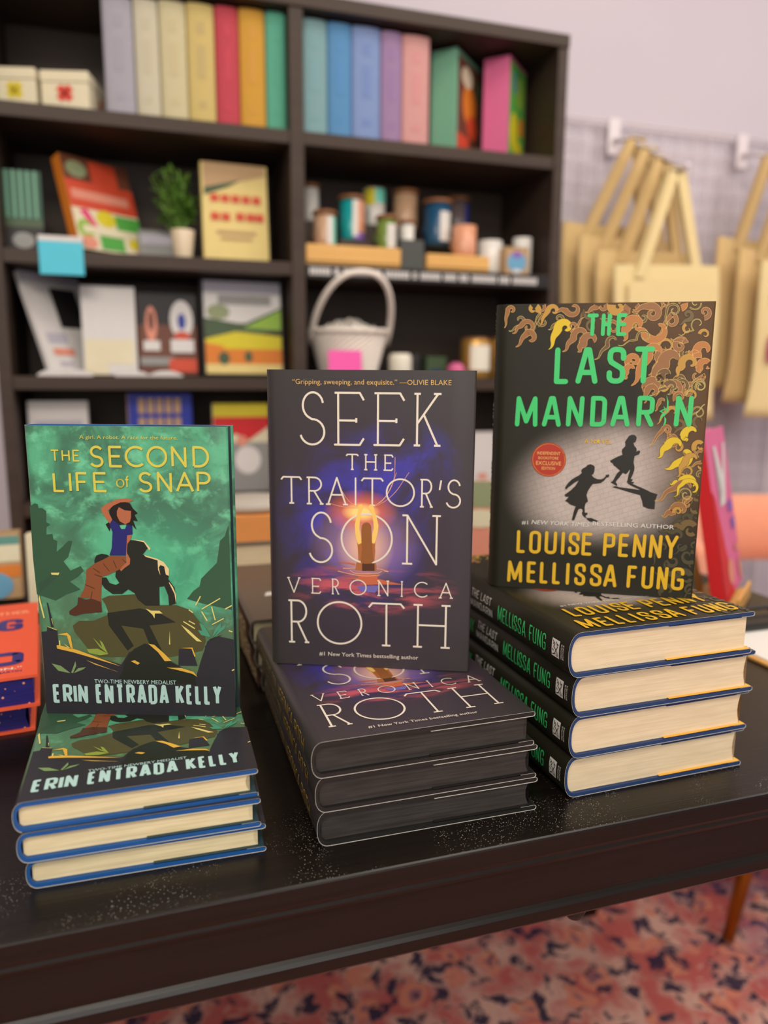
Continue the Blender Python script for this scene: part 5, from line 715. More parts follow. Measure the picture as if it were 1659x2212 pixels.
(2,'copper',[1153,1754,1181,1754,1206,1767,1220,1791,1229,1814,1238,1828,1248,1834,1264,1841,1286,1853,1311,1879,1313,1912,1312,1917,1311,1921,1311,1926,1312,1930,1312,1934,1314,1938,1315,1941,1317,1944,1319,1947,1322,1949,1324,1951,1327,1952,1330,1953,1332,1954,1335,1954,1337,1954,1340,1954,1342,1953,1344,1953,1346,1952,1348,1951,1349,1949,1351,1948,1352,1947,1352,1944],[1151,1760,1172,1772,1180,1786,1180,1804,1178,1829,1181,1859,1194,1887,1210,1907,1219,1922,1220,1928,1216,1918,1218,1935,1223,1951,1229,1965,1237,1978,1246,1990,1257,1999,1268,2007,1280,2012,1292,2016,1304,2018,1316,2018,1328,2016,1339,2013,1349,2008,1357,2002,1365,1996,1372,1988,1377,1980,1380,1972,1383,1964,1383,1956,1383,1948,1381,1941,1378,1935,1375,1932]),
(2,'amberg',[1356,1808,1374,1806,1388,1814,1392,1831,1393,1846,1396,1852,1399,1852,1407,1854,1419,1861,1433,1882,1431,1902,1430,1910,1431,1916,1433,1923,1436,1928,1440,1932,1445,1936,1450,1938,1455,1939,1460,1939,1465,1938,1469,1936,1473,1934,1476,1931,1478,1927,1480,1924,1481,1920,1481,1917,1481,1914,1480,1911,1479,1909,1478,1907,1476,1906,1474,1905,1472,1904,1470,1905],[1356,1812,1369,1818,1371,1824,1367,1831,1361,1845,1358,1863,1363,1882,1372,1894,1375,1901,1372,1898,1370,1905,1373,1924,1378,1941,1387,1956,1398,1969,1411,1978,1425,1984,1440,1987,1454,1986,1468,1983,1481,1977,1492,1969,1501,1959,1507,1948,1511,1937,1513,1926,1513,1916,1510,1906,1506,1898,1500,1892,1493,1887,1486,1885,1479,1884,1473,1885,1467,1888,1463,1891]),
(2,'orange',[1446,2013,1444,1996,1452,1981,1468,1976,1481,1975,1485,1973,1480,1971,1479,1966,1485,1953,1546,1957,1540,1992,1537,1998,1536,2003,1535,2008,1536,2013,1537,2017,1538,2022,1540,2025,1543,2028,1546,2030,1549,2032,1553,2033,1556,2033,1559,2033,1562,2032,1565,2031,1567,2030,1569,2028,1571,2026,1572,2024,1573,2022,1574,2020,1574,2018,1574,2016,1573,2015,1572,2013],[1450,2013,1456,2000,1459,2001,1462,2006,1472,2012,1489,2017,1509,2011,1521,2001,1526,2000,1479,1986,1476,1973,1472,1991,1472,2008,1474,2024,1479,2039,1486,2052,1496,2063,1506,2071,1518,2077,1530,2080,1542,2081,1554,2080,1565,2077,1575,2071,1584,2065,1591,2057,1596,2048,1600,2039,1602,2031,1602,2022,1600,2015,1597,2008,1593,2003,1588,1999,1583,1997,1579,1996]),
(2,'orange',[1529,1840,1541,1838,1550,1846,1545,1859,1541,1867,1542,1868,1546,1856,1547,1851,1555,1857,1562,1874,1560,1885,1559,1889,1559,1894,1561,1898,1562,1902,1565,1905,1568,1908,1571,1909,1574,1910,1578,1911,1581,1910,1584,1909,1587,1908,1589,1906,1591,1904,1592,1901,1593,1899,1593,1897,1593,1895,1593,1893,1593,1891,1592,1890,1591,1889,1590,1888,1589,1887,1587,1888],[1528,1843,1536,1848,1533,1846,1530,1843,1522,1846,1512,1854,1509,1874,1513,1885,1511,1886,1506,1876,1505,1887,1507,1902,1511,1917,1518,1929,1528,1939,1538,1947,1550,1952,1562,1954,1574,1953,1585,1951,1596,1946,1605,1939,1612,1931,1617,1922,1621,1913,1622,1903,1621,1895,1619,1887,1616,1880,1611,1875,1605,1871,1600,1869,1594,1869,1588,1870,1584,1872,1581,1875]),
(2,'brown',[738,1940,758,1943,773,1953,782,1969,789,1986,796,1999,806,2009,819,2017,834,2026,849,2042,847,2060,845,2065,844,2071,843,2076,844,2080,844,2085,846,2089,848,2093,850,2096,852,2099,855,2102,858,2104,861,2105,864,2106,867,2107,870,2107,873,2106,876,2106,878,2105,880,2103,882,2102,884,2100,885,2099,886,2097,886,2095,887,2093],[737,1942,755,1949,765,1959,770,1974,773,1992,779,2010,790,2026,802,2038,813,2049,819,2057,817,2052,815,2062,814,2071,815,2080,817,2088,819,2096,823,2102,827,2109,832,2114,838,2118,843,2121,849,2124,855,2125,861,2126,867,2125,873,2124,878,2122,882,2120,886,2116,890,2113,892,2109,894,2106,895,2102,896,2098,895,2094,895,2092]),
(2,'brown',[913,2054,932,2048,950,2049,965,2058,978,2070,992,2079,1006,2083,1023,2084,1040,2086,1059,2092,1058,2110,1060,2123,1064,2134,1070,2143,1078,2150,1088,2154,1097,2156,1107,2155,1116,2152,1124,2147,1131,2141,1135,2133,1138,2126,1138,2118,1137,2111,1134,2105,1130,2100,1125,2097,1120,2095,1115,2095,1110,2096,1106,2098,1103,2101,1101,2104,1100,2108,1100,2111],[913,2055,932,2050,948,2053,961,2063,974,2075,988,2086,1004,2093,1020,2096,1036,2098,1048,2101,1045,2111,1047,2127,1052,2141,1061,2152,1072,2160,1084,2166,1096,2167,1109,2166,1120,2162,1130,2155,1138,2146,1143,2137,1146,2126,1146,2117,1144,2108,1140,2100,1135,2094,1128,2091,1121,2089,1115,2089,1108,2091,1103,2094,1099,2098,1097,2103,1096,2107,1096,2111]),
(2,'copper',[1147,1682,1160,1681,1170,1693,1162,1706,1156,1714,1158,1716,1164,1698,1165,1691,1175,1699,1181,1718,1178,1729,1178,1735,1178,1740,1180,1745,1183,1749,1186,1753,1190,1755,1194,1756,1198,1757,1202,1756,1206,1755,1209,1753,1212,1750,1214,1747,1215,1744,1216,1741,1216,1739,1215,1736,1214,1734,1213,1732,1212,1731,1210,1730,1208,1729,1207,1729,1206,1729,1204,1731],[1146,1686,1154,1693,1150,1688,1148,1683,1139,1684,1127,1690,1119,1715,1123,1729,1120,1728,1114,1716,1113,1732,1116,1751,1123,1769,1133,1785,1146,1796,1161,1805,1177,1809,1193,1809,1208,1806,1222,1799,1233,1790,1242,1779,1249,1767,1252,1755,1253,1742,1251,1731,1246,1721,1240,1713,1232,1708,1224,1704,1216,1704,1208,1705,1201,1708,1195,1712,1191,1718,1190,1723]),
(2,'copper',[1308,1791,1293,1790,1283,1781,1286,1766,1291,1755,1292,1750,1289,1755,1285,1755,1277,1748,1316,1711,1324,1726,1329,1733,1336,1739,1343,1742,1351,1744,1359,1744,1366,1742,1373,1739,1378,1735,1383,1729,1386,1724,1388,1717,1388,1711,1388,1706,1386,1701,1383,1697,1380,1694,1376,1692,1372,1691,1369,1691,1365,1691,1362,1693,1360,1695,1358,1697,1357,1699,1357,1702],[1309,1787,1298,1781,1299,1779,1303,1777,1313,1770,1322,1758,1324,1739,1319,1727,1319,1724,1276,1747,1282,1758,1296,1772,1312,1783,1330,1788,1347,1790,1365,1787,1381,1781,1395,1772,1406,1760,1414,1746,1420,1732,1421,1718,1420,1704,1416,1692,1410,1682,1402,1674,1392,1669,1382,1666,1373,1666,1364,1669,1356,1673,1350,1679,1346,1685,1343,1692,1343,1699,1344,1704]),
(2,'brown',[1435,1667,1448,1664,1457,1668,1461,1678,1463,1690,1466,1699,1471,1704,1479,1708,1488,1711,1497,1719,1494,1740,1497,1758,1506,1772,1519,1782,1533,1787,1549,1786,1562,1779,1573,1769,1580,1757,1583,1744,1581,1731,1576,1720,1567,1713,1558,1709,1547,1710,1538,1713,1531,1719,1526,1727,1525,1735,1526,1743,1529,1749,1533,1753,1539,1755,1544,1755,1548,1752,1551,1749],[1435,1667,1448,1666,1455,1670,1458,1679,1459,1691,1461,1702,1467,1710,1476,1714,1483,1718,1488,1722,1485,1741,1490,1762,1500,1778,1515,1790,1532,1794,1550,1793,1566,1786,1578,1774,1586,1759,1589,1743,1587,1729,1580,1716,1570,1708,1559,1704,1547,1704,1536,1709,1528,1716,1523,1726,1521,1736,1522,1744,1526,1752,1532,1756,1538,1758,1544,1757,1550,1755,1553,1751]),
(2,'brown',[1218,1787,1223,1774,1238,1769,1248,1781,1252,1789,1255,1788,1243,1775,1237,1771,1249,1766,1283,1782,1286,1803,1285,1806,1284,1808,1284,1810,1284,1812,1284,1814,1284,1817,1284,1819,1285,1820,1285,1822,1286,1824,1287,1825,1288,1826,1289,1828,1290,1829,1291,1830,1292,1830,1294,1831,1295,1831,1296,1832,1297,1832,1299,1832,1300,1832,1301,1831,1302,1831,1303,1830],[1221,1790,1231,1785,1225,1788,1219,1788,1215,1797,1216,1812,1234,1828,1249,1830,1246,1833,1219,1819,1216,1810,1218,1819,1221,1828,1224,1837,1229,1844,1234,1851,1239,1857,1245,1861,1252,1866,1258,1869,1265,1871,1272,1872,1279,1872,1285,1872,1291,1871,1297,1869,1302,1866,1307,1863,1311,1859,1315,1855,1318,1851,1320,1846,1321,1842,1322,1837,1322,1833,1321,1830]),
(2,'copper',[1143,1597,1155,1606,1163,1619,1163,1634,1162,1648,1163,1659,1166,1666,1172,1675,1178,1687,1182,1697,1183,1699,1185,1702,1187,1705,1190,1707,1193,1709,1197,1710,1200,1710,1203,1709,1206,1708,1208,1707,1210,1705,1212,1702,1213,1700,1214,1698,1214,1696,1214,1693,1214,1691,1213,1690,1212,1688,1211,1687,1209,1687,1208,1686,1207,1686,1206,1686,1205,1686,1204,1687],[1141,1599,1148,1611,1148,1621,1144,1631,1138,1644,1133,1659,1133,1676,1135,1690,1136,1701,1137,1715,1144,1729,1153,1738,1164,1745,1175,1749,1186,1751,1198,1750,1208,1748,1218,1743,1226,1736,1233,1729,1238,1720,1241,1711,1243,1702,1242,1694,1240,1686,1237,1679,1232,1674,1227,1670,1221,1668,1215,1667,1209,1667,1204,1669,1200,1672,1196,1675,1194,1679,1193,1682]),
(2,'brown',[1310,1728,1313,1734,1315,1738,1317,1741,1320,1744,1323,1746,1327,1747,1330,1748,1334,1748,1337,1748,1340,1747,1343,1746,1345,1745,1348,1743,1350,1741,1351,1739,1352,1737,1353,1735,1354,1732,1354,1730,1354,1728,1353,1727,1353,1725,1352,1724,1351,1723,1350,1722,1349,1722],[1273,1753,1278,1761,1285,1768,1293,1775,1302,1779,1310,1782,1319,1784,1328,1783,1337,1782,1345,1779,1352,1775,1359,1771,1364,1765,1369,1759,1372,1753,1374,1746,1375,1740,1375,1734,1374,1728,1372,1723,1370,1718,1366,1715,1363,1712,1359,1710,1355,1710,1351,1710,1348,1710]),
(2,'copper',[1229,1536,1238,1540,1244,1548,1247,1558,1248,1567,1249,1574,1253,1579,1258,1584,1263,1591,1269,1601,1268,1609,1268,1611,1268,1613,1268,1614,1269,1616,1269,1618,1270,1619,1271,1620,1272,1621,1273,1622,1274,1623,1275,1624,1276,1624,1277,1624,1278,1624,1279,1624,1280,1624,1281,1624,1282,1624,1283,1623,1283,1623,1284,1622,1284,1622,1285,1621,1285,1620,1285,1619],[1228,1537,1234,1544,1236,1551,1235,1558,1233,1568,1232,1578,1234,1589,1238,1598,1241,1605,1241,1610,1241,1610,1242,1616,1243,1621,1245,1625,1248,1630,1250,1633,1254,1636,1257,1639,1261,1641,1265,1642,1269,1643,1272,1643,1276,1642,1280,1641,1283,1640,1286,1638,1288,1636,1290,1634,1292,1631,1293,1629,1294,1626,1294,1624,1294,1621,1293,1619,1292,1617,1291,1616]),
(2,'copper',[1384,1626,1380,1634,1378,1642,1378,1649,1379,1656,1382,1662,1386,1667,1391,1670,1397,1672,1402,1672,1408,1671,1412,1669,1416,1665,1419,1661,1421,1657,1422,1653,1422,1649,1421,1645,1419,1642,1417,1640,1414,1638,1411,1638,1409,1638,1407,1639,1405,1640,1403,1641,1403,1644],[1361,1615,1356,1627,1354,1641,1354,1655,1358,1667,1365,1677,1373,1685,1383,1690,1393,1692,1404,1692,1413,1688,1422,1683,1429,1676,1433,1668,1436,1660,1437,1652,1435,1644,1432,1637,1428,1632,1423,1629,1417,1627,1411,1627,1406,1629,1402,1631,1399,1635,1397,1639,1396,1642]),
(2,'amberg',[1240,1426,1257,1432,1270,1444,1279,1460,1285,1476,1291,1489,1300,1500,1311,1509,1324,1521,1335,1533,1337,1539,1339,1542,1342,1545,1344,1548,1347,1549,1350,1551,1353,1551,1356,1552,1359,1551,1361,1551,1364,1550,1366,1549,1368,1547,1370,1545,1371,1544,1372,1542,1373,1540,1373,1538,1373,1536,1373,1535,1373,1533,1372,1532,1372,1531,1371,1530,1370,1529,1369,1529],[1239,1428,1253,1438,1261,1450,1264,1465,1266,1483,1271,1501,1279,1517,1289,1531,1297,1544,1304,1556,1308,1562,1314,1569,1321,1574,1328,1578,1336,1581,1344,1582,1351,1582,1359,1581,1365,1578,1372,1575,1377,1571,1382,1566,1386,1561,1389,1556,1390,1550,1391,1544,1391,1539,1390,1534,1389,1530,1387,1526,1384,1523,1381,1521,1378,1519,1374,1518,1371,1518,1369,1519]),
(2,'brown',[1523,1708,1516,1723,1515,1738,1519,1751,1527,1762,1538,1768,1550,1769,1561,1766,1571,1759,1578,1750,1581,1739,1580,1729,1576,1720,1569,1714,1561,1711,1553,1712,1546,1715,1540,1720,1537,1727,1537,1734,1538,1740,1542,1744,1546,1746,1551,1747,1555,1745,1558,1743,1559,1740],[1517,1706,1511,1722,1510,1739,1514,1754,1523,1766,1536,1773,1550,1774,1563,1771,1574,1763,1582,1752,1585,1739,1584,1728,1579,1718,1571,1711,1562,1708,1553,1708,1544,1712,1538,1719,1535,1726,1534,1734,1536,1741,1540,1746,1545,1748,1551,1749,1555,1747,1559,1744,1561,1740]),
(2,'brown',[1615,1598,1596,1596,1582,1589,1571,1575,1563,1560,1554,1546,1542,1537,1528,1529,1514,1522,1505,1513,1506,1524,1508,1538,1514,1551,1523,1560,1533,1567,1545,1569,1557,1568,1567,1563,1576,1556,1582,1547,1585,1537,1586,1527,1584,1518,1579,1511,1573,1505,1566,1503,1559,1502,1553,1504,1547,1507,1543,1512,1540,1517,1539,1522,1540,1527,1542,1531,1545,1533,1548,1535],[1615,1597,1597,1594,1584,1586,1575,1573,1567,1557,1558,1542,1546,1530,1532,1522,1519,1514,1502,1503,1496,1525,1499,1542,1506,1557,1517,1568,1530,1575,1544,1578,1558,1576,1571,1570,1581,1561,1588,1550,1592,1538,1592,1526,1589,1515,1584,1506,1576,1500,1568,1497,1559,1497,1551,1499,1544,1503,1539,1509,1536,1516,1536,1523,1537,1528,1539,1533,1543,1536,1547,1537]),
(2,'copper',[1202,1259,1218,1268,1232,1281,1242,1297,1250,1314,1259,1328,1270,1341,1282,1353,1295,1366,1308,1381,1310,1393,1312,1398,1315,1402,1319,1405,1324,1406,1328,1406,1332,1404,1336,1402,1338,1398,1340,1395,1340,1391,1340,1387,1338,1384,1336,1382,1334,1381,1331,1380,1328,1380,1326,1381,1324,1383,1323,1385,1322,1387,1322,1388,1323,1390,1323,1391,1324,1392,1326,1392],[1201,1261,1215,1273,1225,1287,1231,1303,1237,1321,1244,1339,1254,1355,1265,1370,1275,1384,1283,1396,1284,1404,1290,1415,1299,1424,1310,1430,1322,1431,1333,1429,1343,1424,1351,1416,1357,1407,1360,1397,1359,1387,1356,1378,1351,1371,1345,1366,1337,1364,1330,1364,1323,1366,1318,1371,1314,1376,1312,1382,1311,1387,1313,1392,1315,1396,1319,1399,1322,1400,1325,1400]),
(2,'copper',[1309,1289,1319,1286,1329,1287,1338,1294,1344,1300,1349,1305,1355,1306,1362,1307,1371,1308,1385,1315,1368,1343,1366,1342,1364,1342,1363,1343,1361,1343,1359,1344,1358,1344,1356,1345,1355,1346,1354,1348,1353,1349,1352,1350,1352,1351,1352,1353,1351,1354,1351,1355,1351,1356,1351,1357,1352,1358,1352,1359,1353,1360,1353,1360,1354,1361,1354,1361,1355,1362,1356,1362],[1309,1291,1318,1292,1324,1296,1327,1303,1330,1312,1336,1321,1344,1328,1353,1333,1359,1337,1360,1338,1369,1309,1363,1311,1357,1312,1352,1315,1347,1318,1343,1322,1340,1326,1337,1330,1334,1335,1333,1339,1332,1344,1331,1348,1332,1353,1332,1357,1334,1360,1335,1364,1337,1366,1340,1369,1342,1371,1345,1372,1348,1372,1351,1373,1353,1372,1356,1372,1358,1370,1359,1369]),
(2,'amberg',[1392,1265,1398,1272,1404,1275,1410,1277,1416,1278,1423,1277,1428,1274,1433,1270,1436,1265,1439,1260,1440,1255,1440,1250,1438,1245,1436,1241,1433,1238,1430,1236,1426,1235,1423,1235,1419,1236,1417,1237,1414,1240,1413,1242,1412,1244,1412,1247,1412,1249,1413,1250,1414,1252],[1369,1291,1379,1299,1392,1306,1405,1309,1419,1308,1432,1304,1443,1297,1452,1287,1458,1277,1462,1265,1463,1253,1461,1243,1457,1233,1451,1226,1443,1220,1435,1217,1427,1217,1419,1218,1412,1222,1407,1226,1403,1232,1401,1238,1400,1244,1401,1250,1403,1254,1407,1258,1410,1259]),
(2,'flame',[1265,1160,1286,1159,1304,1168,1313,1187,1318,1205,1324,1216,1331,1220,1342,1224,1357,1233,1373,1247,1377,1258,1378,1262,1380,1266,1382,1269,1384,1272,1386,1275,1389,1278,1392,1280,1394,1281,1397,1282,1400,1283,1403,1284,1406,1284,1408,1284,1411,1283,1413,1283,1415,1282,1417,1281,1419,1280,1421,1278,1422,1277,1423,1275,1424,1274,1425,1272,1426,1270,1425,1268],[1264,1164,1281,1171,1287,1181,1286,1193,1284,1212,1285,1235,1295,1256,1307,1270,1314,1280,1317,1289,1319,1293,1326,1302,1333,1310,1341,1317,1350,1323,1359,1327,1368,1330,1377,1332,1386,1333,1394,1333,1403,1331,1411,1329,1418,1326,1425,1321,1430,1317,1436,1311,1440,1306,1443,1300,1446,1294,1447,1288,1448,1282,1448,1276,1447,1271,1445,1266,1443,1262,1440,1259]),
(2,'flame',[1331,1073,1353,1064,1376,1065,1397,1075,1414,1087,1428,1093,1441,1094,1457,1094,1478,1095,1501,1099,1512,1108,1520,1116,1526,1125,1532,1135,1536,1145,1539,1155,1540,1165,1541,1175,1540,1185,1538,1194,1535,1203,1531,1211,1527,1218,1521,1224,1516,1229,1510,1234,1503,1237,1497,1239,1491,1240,1485,1240,1479,1239,1474,1238,1470,1235,1466,1232,1463,1228,1461,1225],[1331,1079,1351,1082,1364,1091,1373,1104,1383,1122,1398,1142,1418,1156,1437,1166,1452,1174,1463,1184,1463,1183,1465,1182,1467,1183,1468,1183,1470,1183,1472,1184,1473,1185,1475,1186,1476,1187,1477,1188,1478,1189,1479,1191,1480,1192,1481,1193,1481,1195,1481,1196,1482,1198,1482,1199,1481,1201,1481,1202,1481,1203,1480,1205,1480,1206,1479,1207,1478,1208,1476,1208]),
(2,'flame',[1477,1297,1492,1305,1496,1321,1483,1332,1472,1338,1470,1341,1480,1331,1484,1328,1489,1341,1491,1347,1490,1347,1490,1351,1491,1355,1492,1359,1493,1363,1494,1367,1496,1370,1498,1373,1500,1375,1502,1378,1504,1380,1507,1382,1509,1383,1512,1384,1514,1385,1517,1385,1519,1386,1521,1386,1524,1386,1526,1385,1528,1384,1530,1383,1531,1382,1533,1381,1534,1380,1536,1377],[1474,1300,1482,1313,1480,1310,1478,1305,1466,1304,1450,1306,1434,1327,1433,1343,1431,1343,1426,1348,1429,1364,1432,1374,1437,1383,1442,1391,1447,1398,1453,1405,1460,1410,1467,1415,1474,1419,1481,1422,1488,1424,1495,1425,1503,1425,1509,1425,1516,1423,1522,1421,1528,1418,1533,1415,1538,1411,1542,1407,1545,1403,1548,1398,1550,1393,1551,1388,1552,1383,1551,1380]),
(2,'amberg',[1566,1242,1561,1250,1560,1257,1560,1263,1561,1269,1564,1274,1567,1278,1572,1280,1577,1281,1581,1281,1586,1279,1589,1277,1592,1274,1594,1270,1595,1266,1595,1262,1594,1259,1592,1256,1590,1255,1588,1253,1585,1253,1583,1253,1581,1254,1580,1255,1578,1257,1578,1258,1578,1260],[1528,1224,1522,1238,1519,1257,1521,1274,1527,1290,1537,1302,1549,1311,1563,1316,1576,1316,1590,1313,1601,1306,1610,1297,1617,1286,1620,1274,1620,1263,1618,1252,1612,1244,1606,1238,1598,1234,1590,1233,1582,1234,1575,1238,1570,1243,1567,1249,1566,1255,1566,1260,1568,1264]),
(2,'amberg',[1423,1010,1443,1014,1457,1027,1463,1047,1465,1066,1469,1079,1475,1087,1485,1095,1499,1107,1511,1125,1512,1139,1512,1143,1513,1148,1514,1152,1515,1155,1517,1159,1519,1162,1521,1165,1523,1167,1526,1169,1529,1171,1531,1172,1534,1173,1536,1174,1539,1174,1542,1174,1544,1174,1546,1173,1548,1172,1550,1171,1552,1170,1553,1169,1554,1168,1556,1166,1556,1164,1557,1162],[1421,1013,1437,1024,1442,1035,1440,1049,1436,1068,1435,1090,1441,1111,1450,1127,1456,1140,1458,1149,1459,1151,1462,1161,1466,1171,1471,1179,1476,1187,1482,1194,1489,1199,1496,1204,1504,1207,1511,1209,1519,1211,1526,1211,1533,1210,1540,1209,1546,1207,1552,1204,1557,1200,1562,1196,1565,1191,1568,1186,1571,1181,1572,1176,1573,1171,1573,1167,1572,1162,1571,1159]),
(2,'amberg',[1602,1139,1606,1135,1608,1132,1610,1129,1612,1126,1612,1123,1613,1119,1613,1116,1613,1113,1612,1110,1611,1108,1609,1106,1608,1104,1606,1103,1604,1101,1602,1101,1600,1100,1599,1100,1597,1100,1595,1101,1594,1101,1593,1102,1592,1103,1591,1104,1590,1105,1590,1106,1589,1108],[1630,1165,1635,1158,1640,1150,1643,1141,1645,1132,1645,1123,1645,1114,1643,1106,1640,1099,1636,1093,1631,1088,1626,1083,1621,1080,1615,1078,1609,1077,1603,1077,1598,1078,1593,1080,1589,1083,1585,1086,1582,1090,1580,1094,1579,1098,1578,1102,1578,1106,1579,1109,1580,1111]),
(2,'flame',[1375,969,1380,949,1392,940,1406,947,1417,957,1423,961,1422,958,1424,953,1435,944,1463,945,1472,964,1476,973,1481,980,1486,986,1492,992,1499,996,1506,999,1512,1001,1519,1001,1526,1001,1532,1000,1538,998,1543,995,1548,992,1552,988,1555,984,1558,979,1559,975,1560,971,1561,966,1561,962,1560,959,1559,956,1557,953,1555,951,1553,949],[1377,970,1387,955,1390,954,1393,961,1400,974,1411,986,1428,990,1441,985,1447,984,1435,981,1434,985,1442,998,1451,1010,1462,1019,1473,1026,1484,1031,1496,1035,1508,1036,1520,1036,1531,1033,1541,1030,1550,1025,1558,1018,1565,1011,1571,1003,1575,995,1578,987,1580,978,1580,970,1579,963,1577,956,1574,950,1570,945,1566,942,1561,939,1557,938]),
(2,'copper',[1273,810,1301,806,1324,815,1341,835,1353,857,1366,874,1381,884,1400,891,1421,899,1444,913,1451,927,1454,933,1457,939,1461,944,1465,948,1470,952,1474,955,1479,958,1484,960,1489,961,1493,962,1498,962,1502,961,1507,960,1511,959,1514,957,1517,955,1520,953,1523,950,1525,948,1526,945,1528,942,1529,939,1529,936,1529,933,1529,930],[1273,813,1299,815,1315,826,1325,845,1333,870,1345,894,1363,912,1384,925,1401,936,1413,947,1414,950,1420,960,1427,968,1435,975,1443,981,1451,986,1460,990,1469,992,1477,994,1486,994,1494,993,1502,992,1509,989,1516,986,1522,982,1528,977,1532,972,1536,967,1539,961,1541,955,1543,949,1543,944,1543,939,1542,934,1541,929,1539,926]),
(2,'brown',[1455,867,1458,886,1466,901,1479,912,1493,917,1509,917,1523,912,1534,902,1541,890,1544,876,1543,862,1537,851,1529,843,1519,838,1509,838,1499,841,1492,847,1487,855,1485,864,1485,872,1488,879,1493,884,1499,886,1504,886,1509,884,1513,881,1515,877],[1447,868,1451,889,1461,906,1475,918,1492,924,1509,924,1525,918,1538,906,1546,892,1550,876,1548,861,1542,848,1532,838,1520,833,1508,833,1498,837,1489,844,1483,854,1481,864,1482,873,1486,881,1492,886,1498,889,1505,889,1510,886,1514,882,1516,878]),
(2,'flame',[1411,848,1433,851,1448,863,1453,883,1455,903,1458,918,1465,927,1477,935,1490,946,1500,958,1504,960,1511,964,1519,967,1526,968,1534,969,1541,968,1548,966,1554,963,1560,960,1565,956,1569,951,1573,946,1575,941,1577,936,1578,930,1579,925,1578,921,1577,916,1576,912,1574,909,1572,906,1569,904,1566,902,1564,901,1561,901,1558,901],[1410,851,1430,858,1438,869,1438,884,1436,904,1436,926,1444,945,1456,959,1465,971,1473,986,1487,995,1499,1000,1512,1002,1524,1003,1536,1002,1547,999,1558,995,1568,989,1576,982,1583,975,1589,966,1594,957,1597,948,1599,939,1599,930,1598,922,1596,914,1593,908,1590,902,1585,897,1580,893,1575,891,1570,890,1565,889,1560,890,1556,892]),
(2,'copper',[1334,690,1347,678,1362,677,1375,687,1384,697,1390,701,1393,699,1400,696,1413,695,1440,708,1444,733,1445,739,1446,745,1448,750,1451,754,1454,758,1458,761,1462,764,1467,765,1471,765,1475,765,1479,764,1482,762,1485,760,1488,758,1490,755,1491,752,1492,749,1493,747,1493,744,1492,742,1491,740,1491,738,1489,736,1488,735,1486,735],[1335,693,1349,690,1354,693,1355,701,1359,715,1366,730,1381,741,1394,746,1401,749,1393,743,1389,742,1393,757,1400,772,1408,784,1418,794,1429,802,1441,807,1453,810,1465,810,1477,808,1487,804,1497,798,1505,791,1511,783,1516,774,1519,765,1520,756,1519,747,1517,739,1514,732,1510,727,1505,722,1500,719,1494,718,1489,718,1485,720]),
(2,'amberg',[1440,719,1438,726,1438,731,1439,735,1441,739,1444,742,1447,744,1451,746,1455,746,1458,745,1461,744,1464,742,1466,739,1467,736,1468,733,1467,731,1467,728,1466,726,1464,724,1462,723,1461,723,1459,723,1457,723,1456,724,1455,725,1454,726,1454,727],[1411,715,1410,726,1412,738,1416,749,1422,758,1430,764,1439,768,1448,770,1458,769,1466,766,1473,761,1479,754,1483,747,1484,739,1484,732,1483,725,1480,719,1475,714,1470,711,1465,710,1460,710,1455,711,1452,714,1449,717,1447,721,1447,725,1447,728]),
(2,'bronze',[1600,789,1602,783,1602,778,1602,773,1601,769,1600,765,1599,761,1597,757,1594,754,1592,752,1589,750,1586,748,1584,747,1581,746,1578,746,1575,746,1573,746,1570,747,1568,748,1566,749,1565,750,1563,752,1562,754,1561,755,1561,757,1561,758,1561,761],[1643,791,1644,782,1642,771,1640,761,1637,752,1633,744,1627,737,1622,730,1615,725,1608,721,1601,718,1594,717,1587,716,1581,717,1574,718,1568,720,1563,724,1558,727,1554,732,1551,736,1549,741,1547,746,1547,751,1547,755,1548,759,1549,763,1551,766]),
(2,'bronze',[1409,629,1412,611,1423,599,1439,598,1452,600,1459,599,1459,596,1462,590,1471,579,1509,574,1523,598,1529,606,1537,612,1546,616,1555,616,1563,614,1571,610,1577,604,1581,597,1584,590,1584,582,1583,575,1580,569,1576,565,1571,562,1566,560,1561,560,1556,562,1552,564,1550,567,1548,571,1547,574,1547,578,1548,580,1549,582,1552,584],[1412,630,1421,617,1426,617,1431,622,1442,630,1457,637,1475,636,1488,629,1495,627,1475,625,1478,634,1495,652,1516,664,1539,669,1561,668,1581,660,1599,648,1612,631,1620,612,1624,592,1622,573,1616,556,1606,543,1594,533,1580,528,1566,527,1553,530,1542,537,1533,546,1528,557,1526,568,1526,578,1530,587,1535,593,1541,598,1547,599]),
(2,'moss',[1315,566,1326,553,1340,546,1355,548,1369,552,1379,553,1388,551,1398,546,1411,540,1431,537,1444,546,1447,549,1451,552,1455,554,1459,555,1463,555,1467,555,1471,554,1474,553,1477,551,1480,548,1482,546,1484,543,1485,541,1486,538,1487,535,1487,532,1487,530,1486,528,1485,526,1484,524,1483,523,1481,522,1480,521,1479,520,1477,520],[1317,568,1329,560,1340,559,1349,564,1361,573,1375,579,1391,581,1406,579,1417,578,1421,578,1420,580,1429,585,1438,589,1448,591,1457,591,1467,590,1475,588,1483,584,1490,579,1496,573,1501,566,1505,559,1507,552,1508,545,1509,538,1508,531,1506,525,1504,520,1500,516,1497,512,1493,510,1488,508,1484,507,1480,508,1477,509,1474,510]),
(2,'moss',[1598,344,1591,336,1583,330,1575,327,1567,326,1559,326,1551,329,1545,333,1539,338,1535,344,1533,351,1531,358,1532,365,1533,371,1536,376,1539,380,1543,383,1547,385,1552,386,1556,385,1559,384,1562,382,1565,380,1566,377,1567,374,1567,372,1567,369],[1623,316,1612,306,1597,297,1582,293,1567,292,1552,294,1539,301,1527,309,1518,320,1512,333,1508,346,1507,359,1509,371,1514,382,1520,391,1527,398,1536,402,1544,404,1553,404,1560,402,1567,398,1572,393,1576,387,1578,380,1578,374,1577,369,1575,365]),
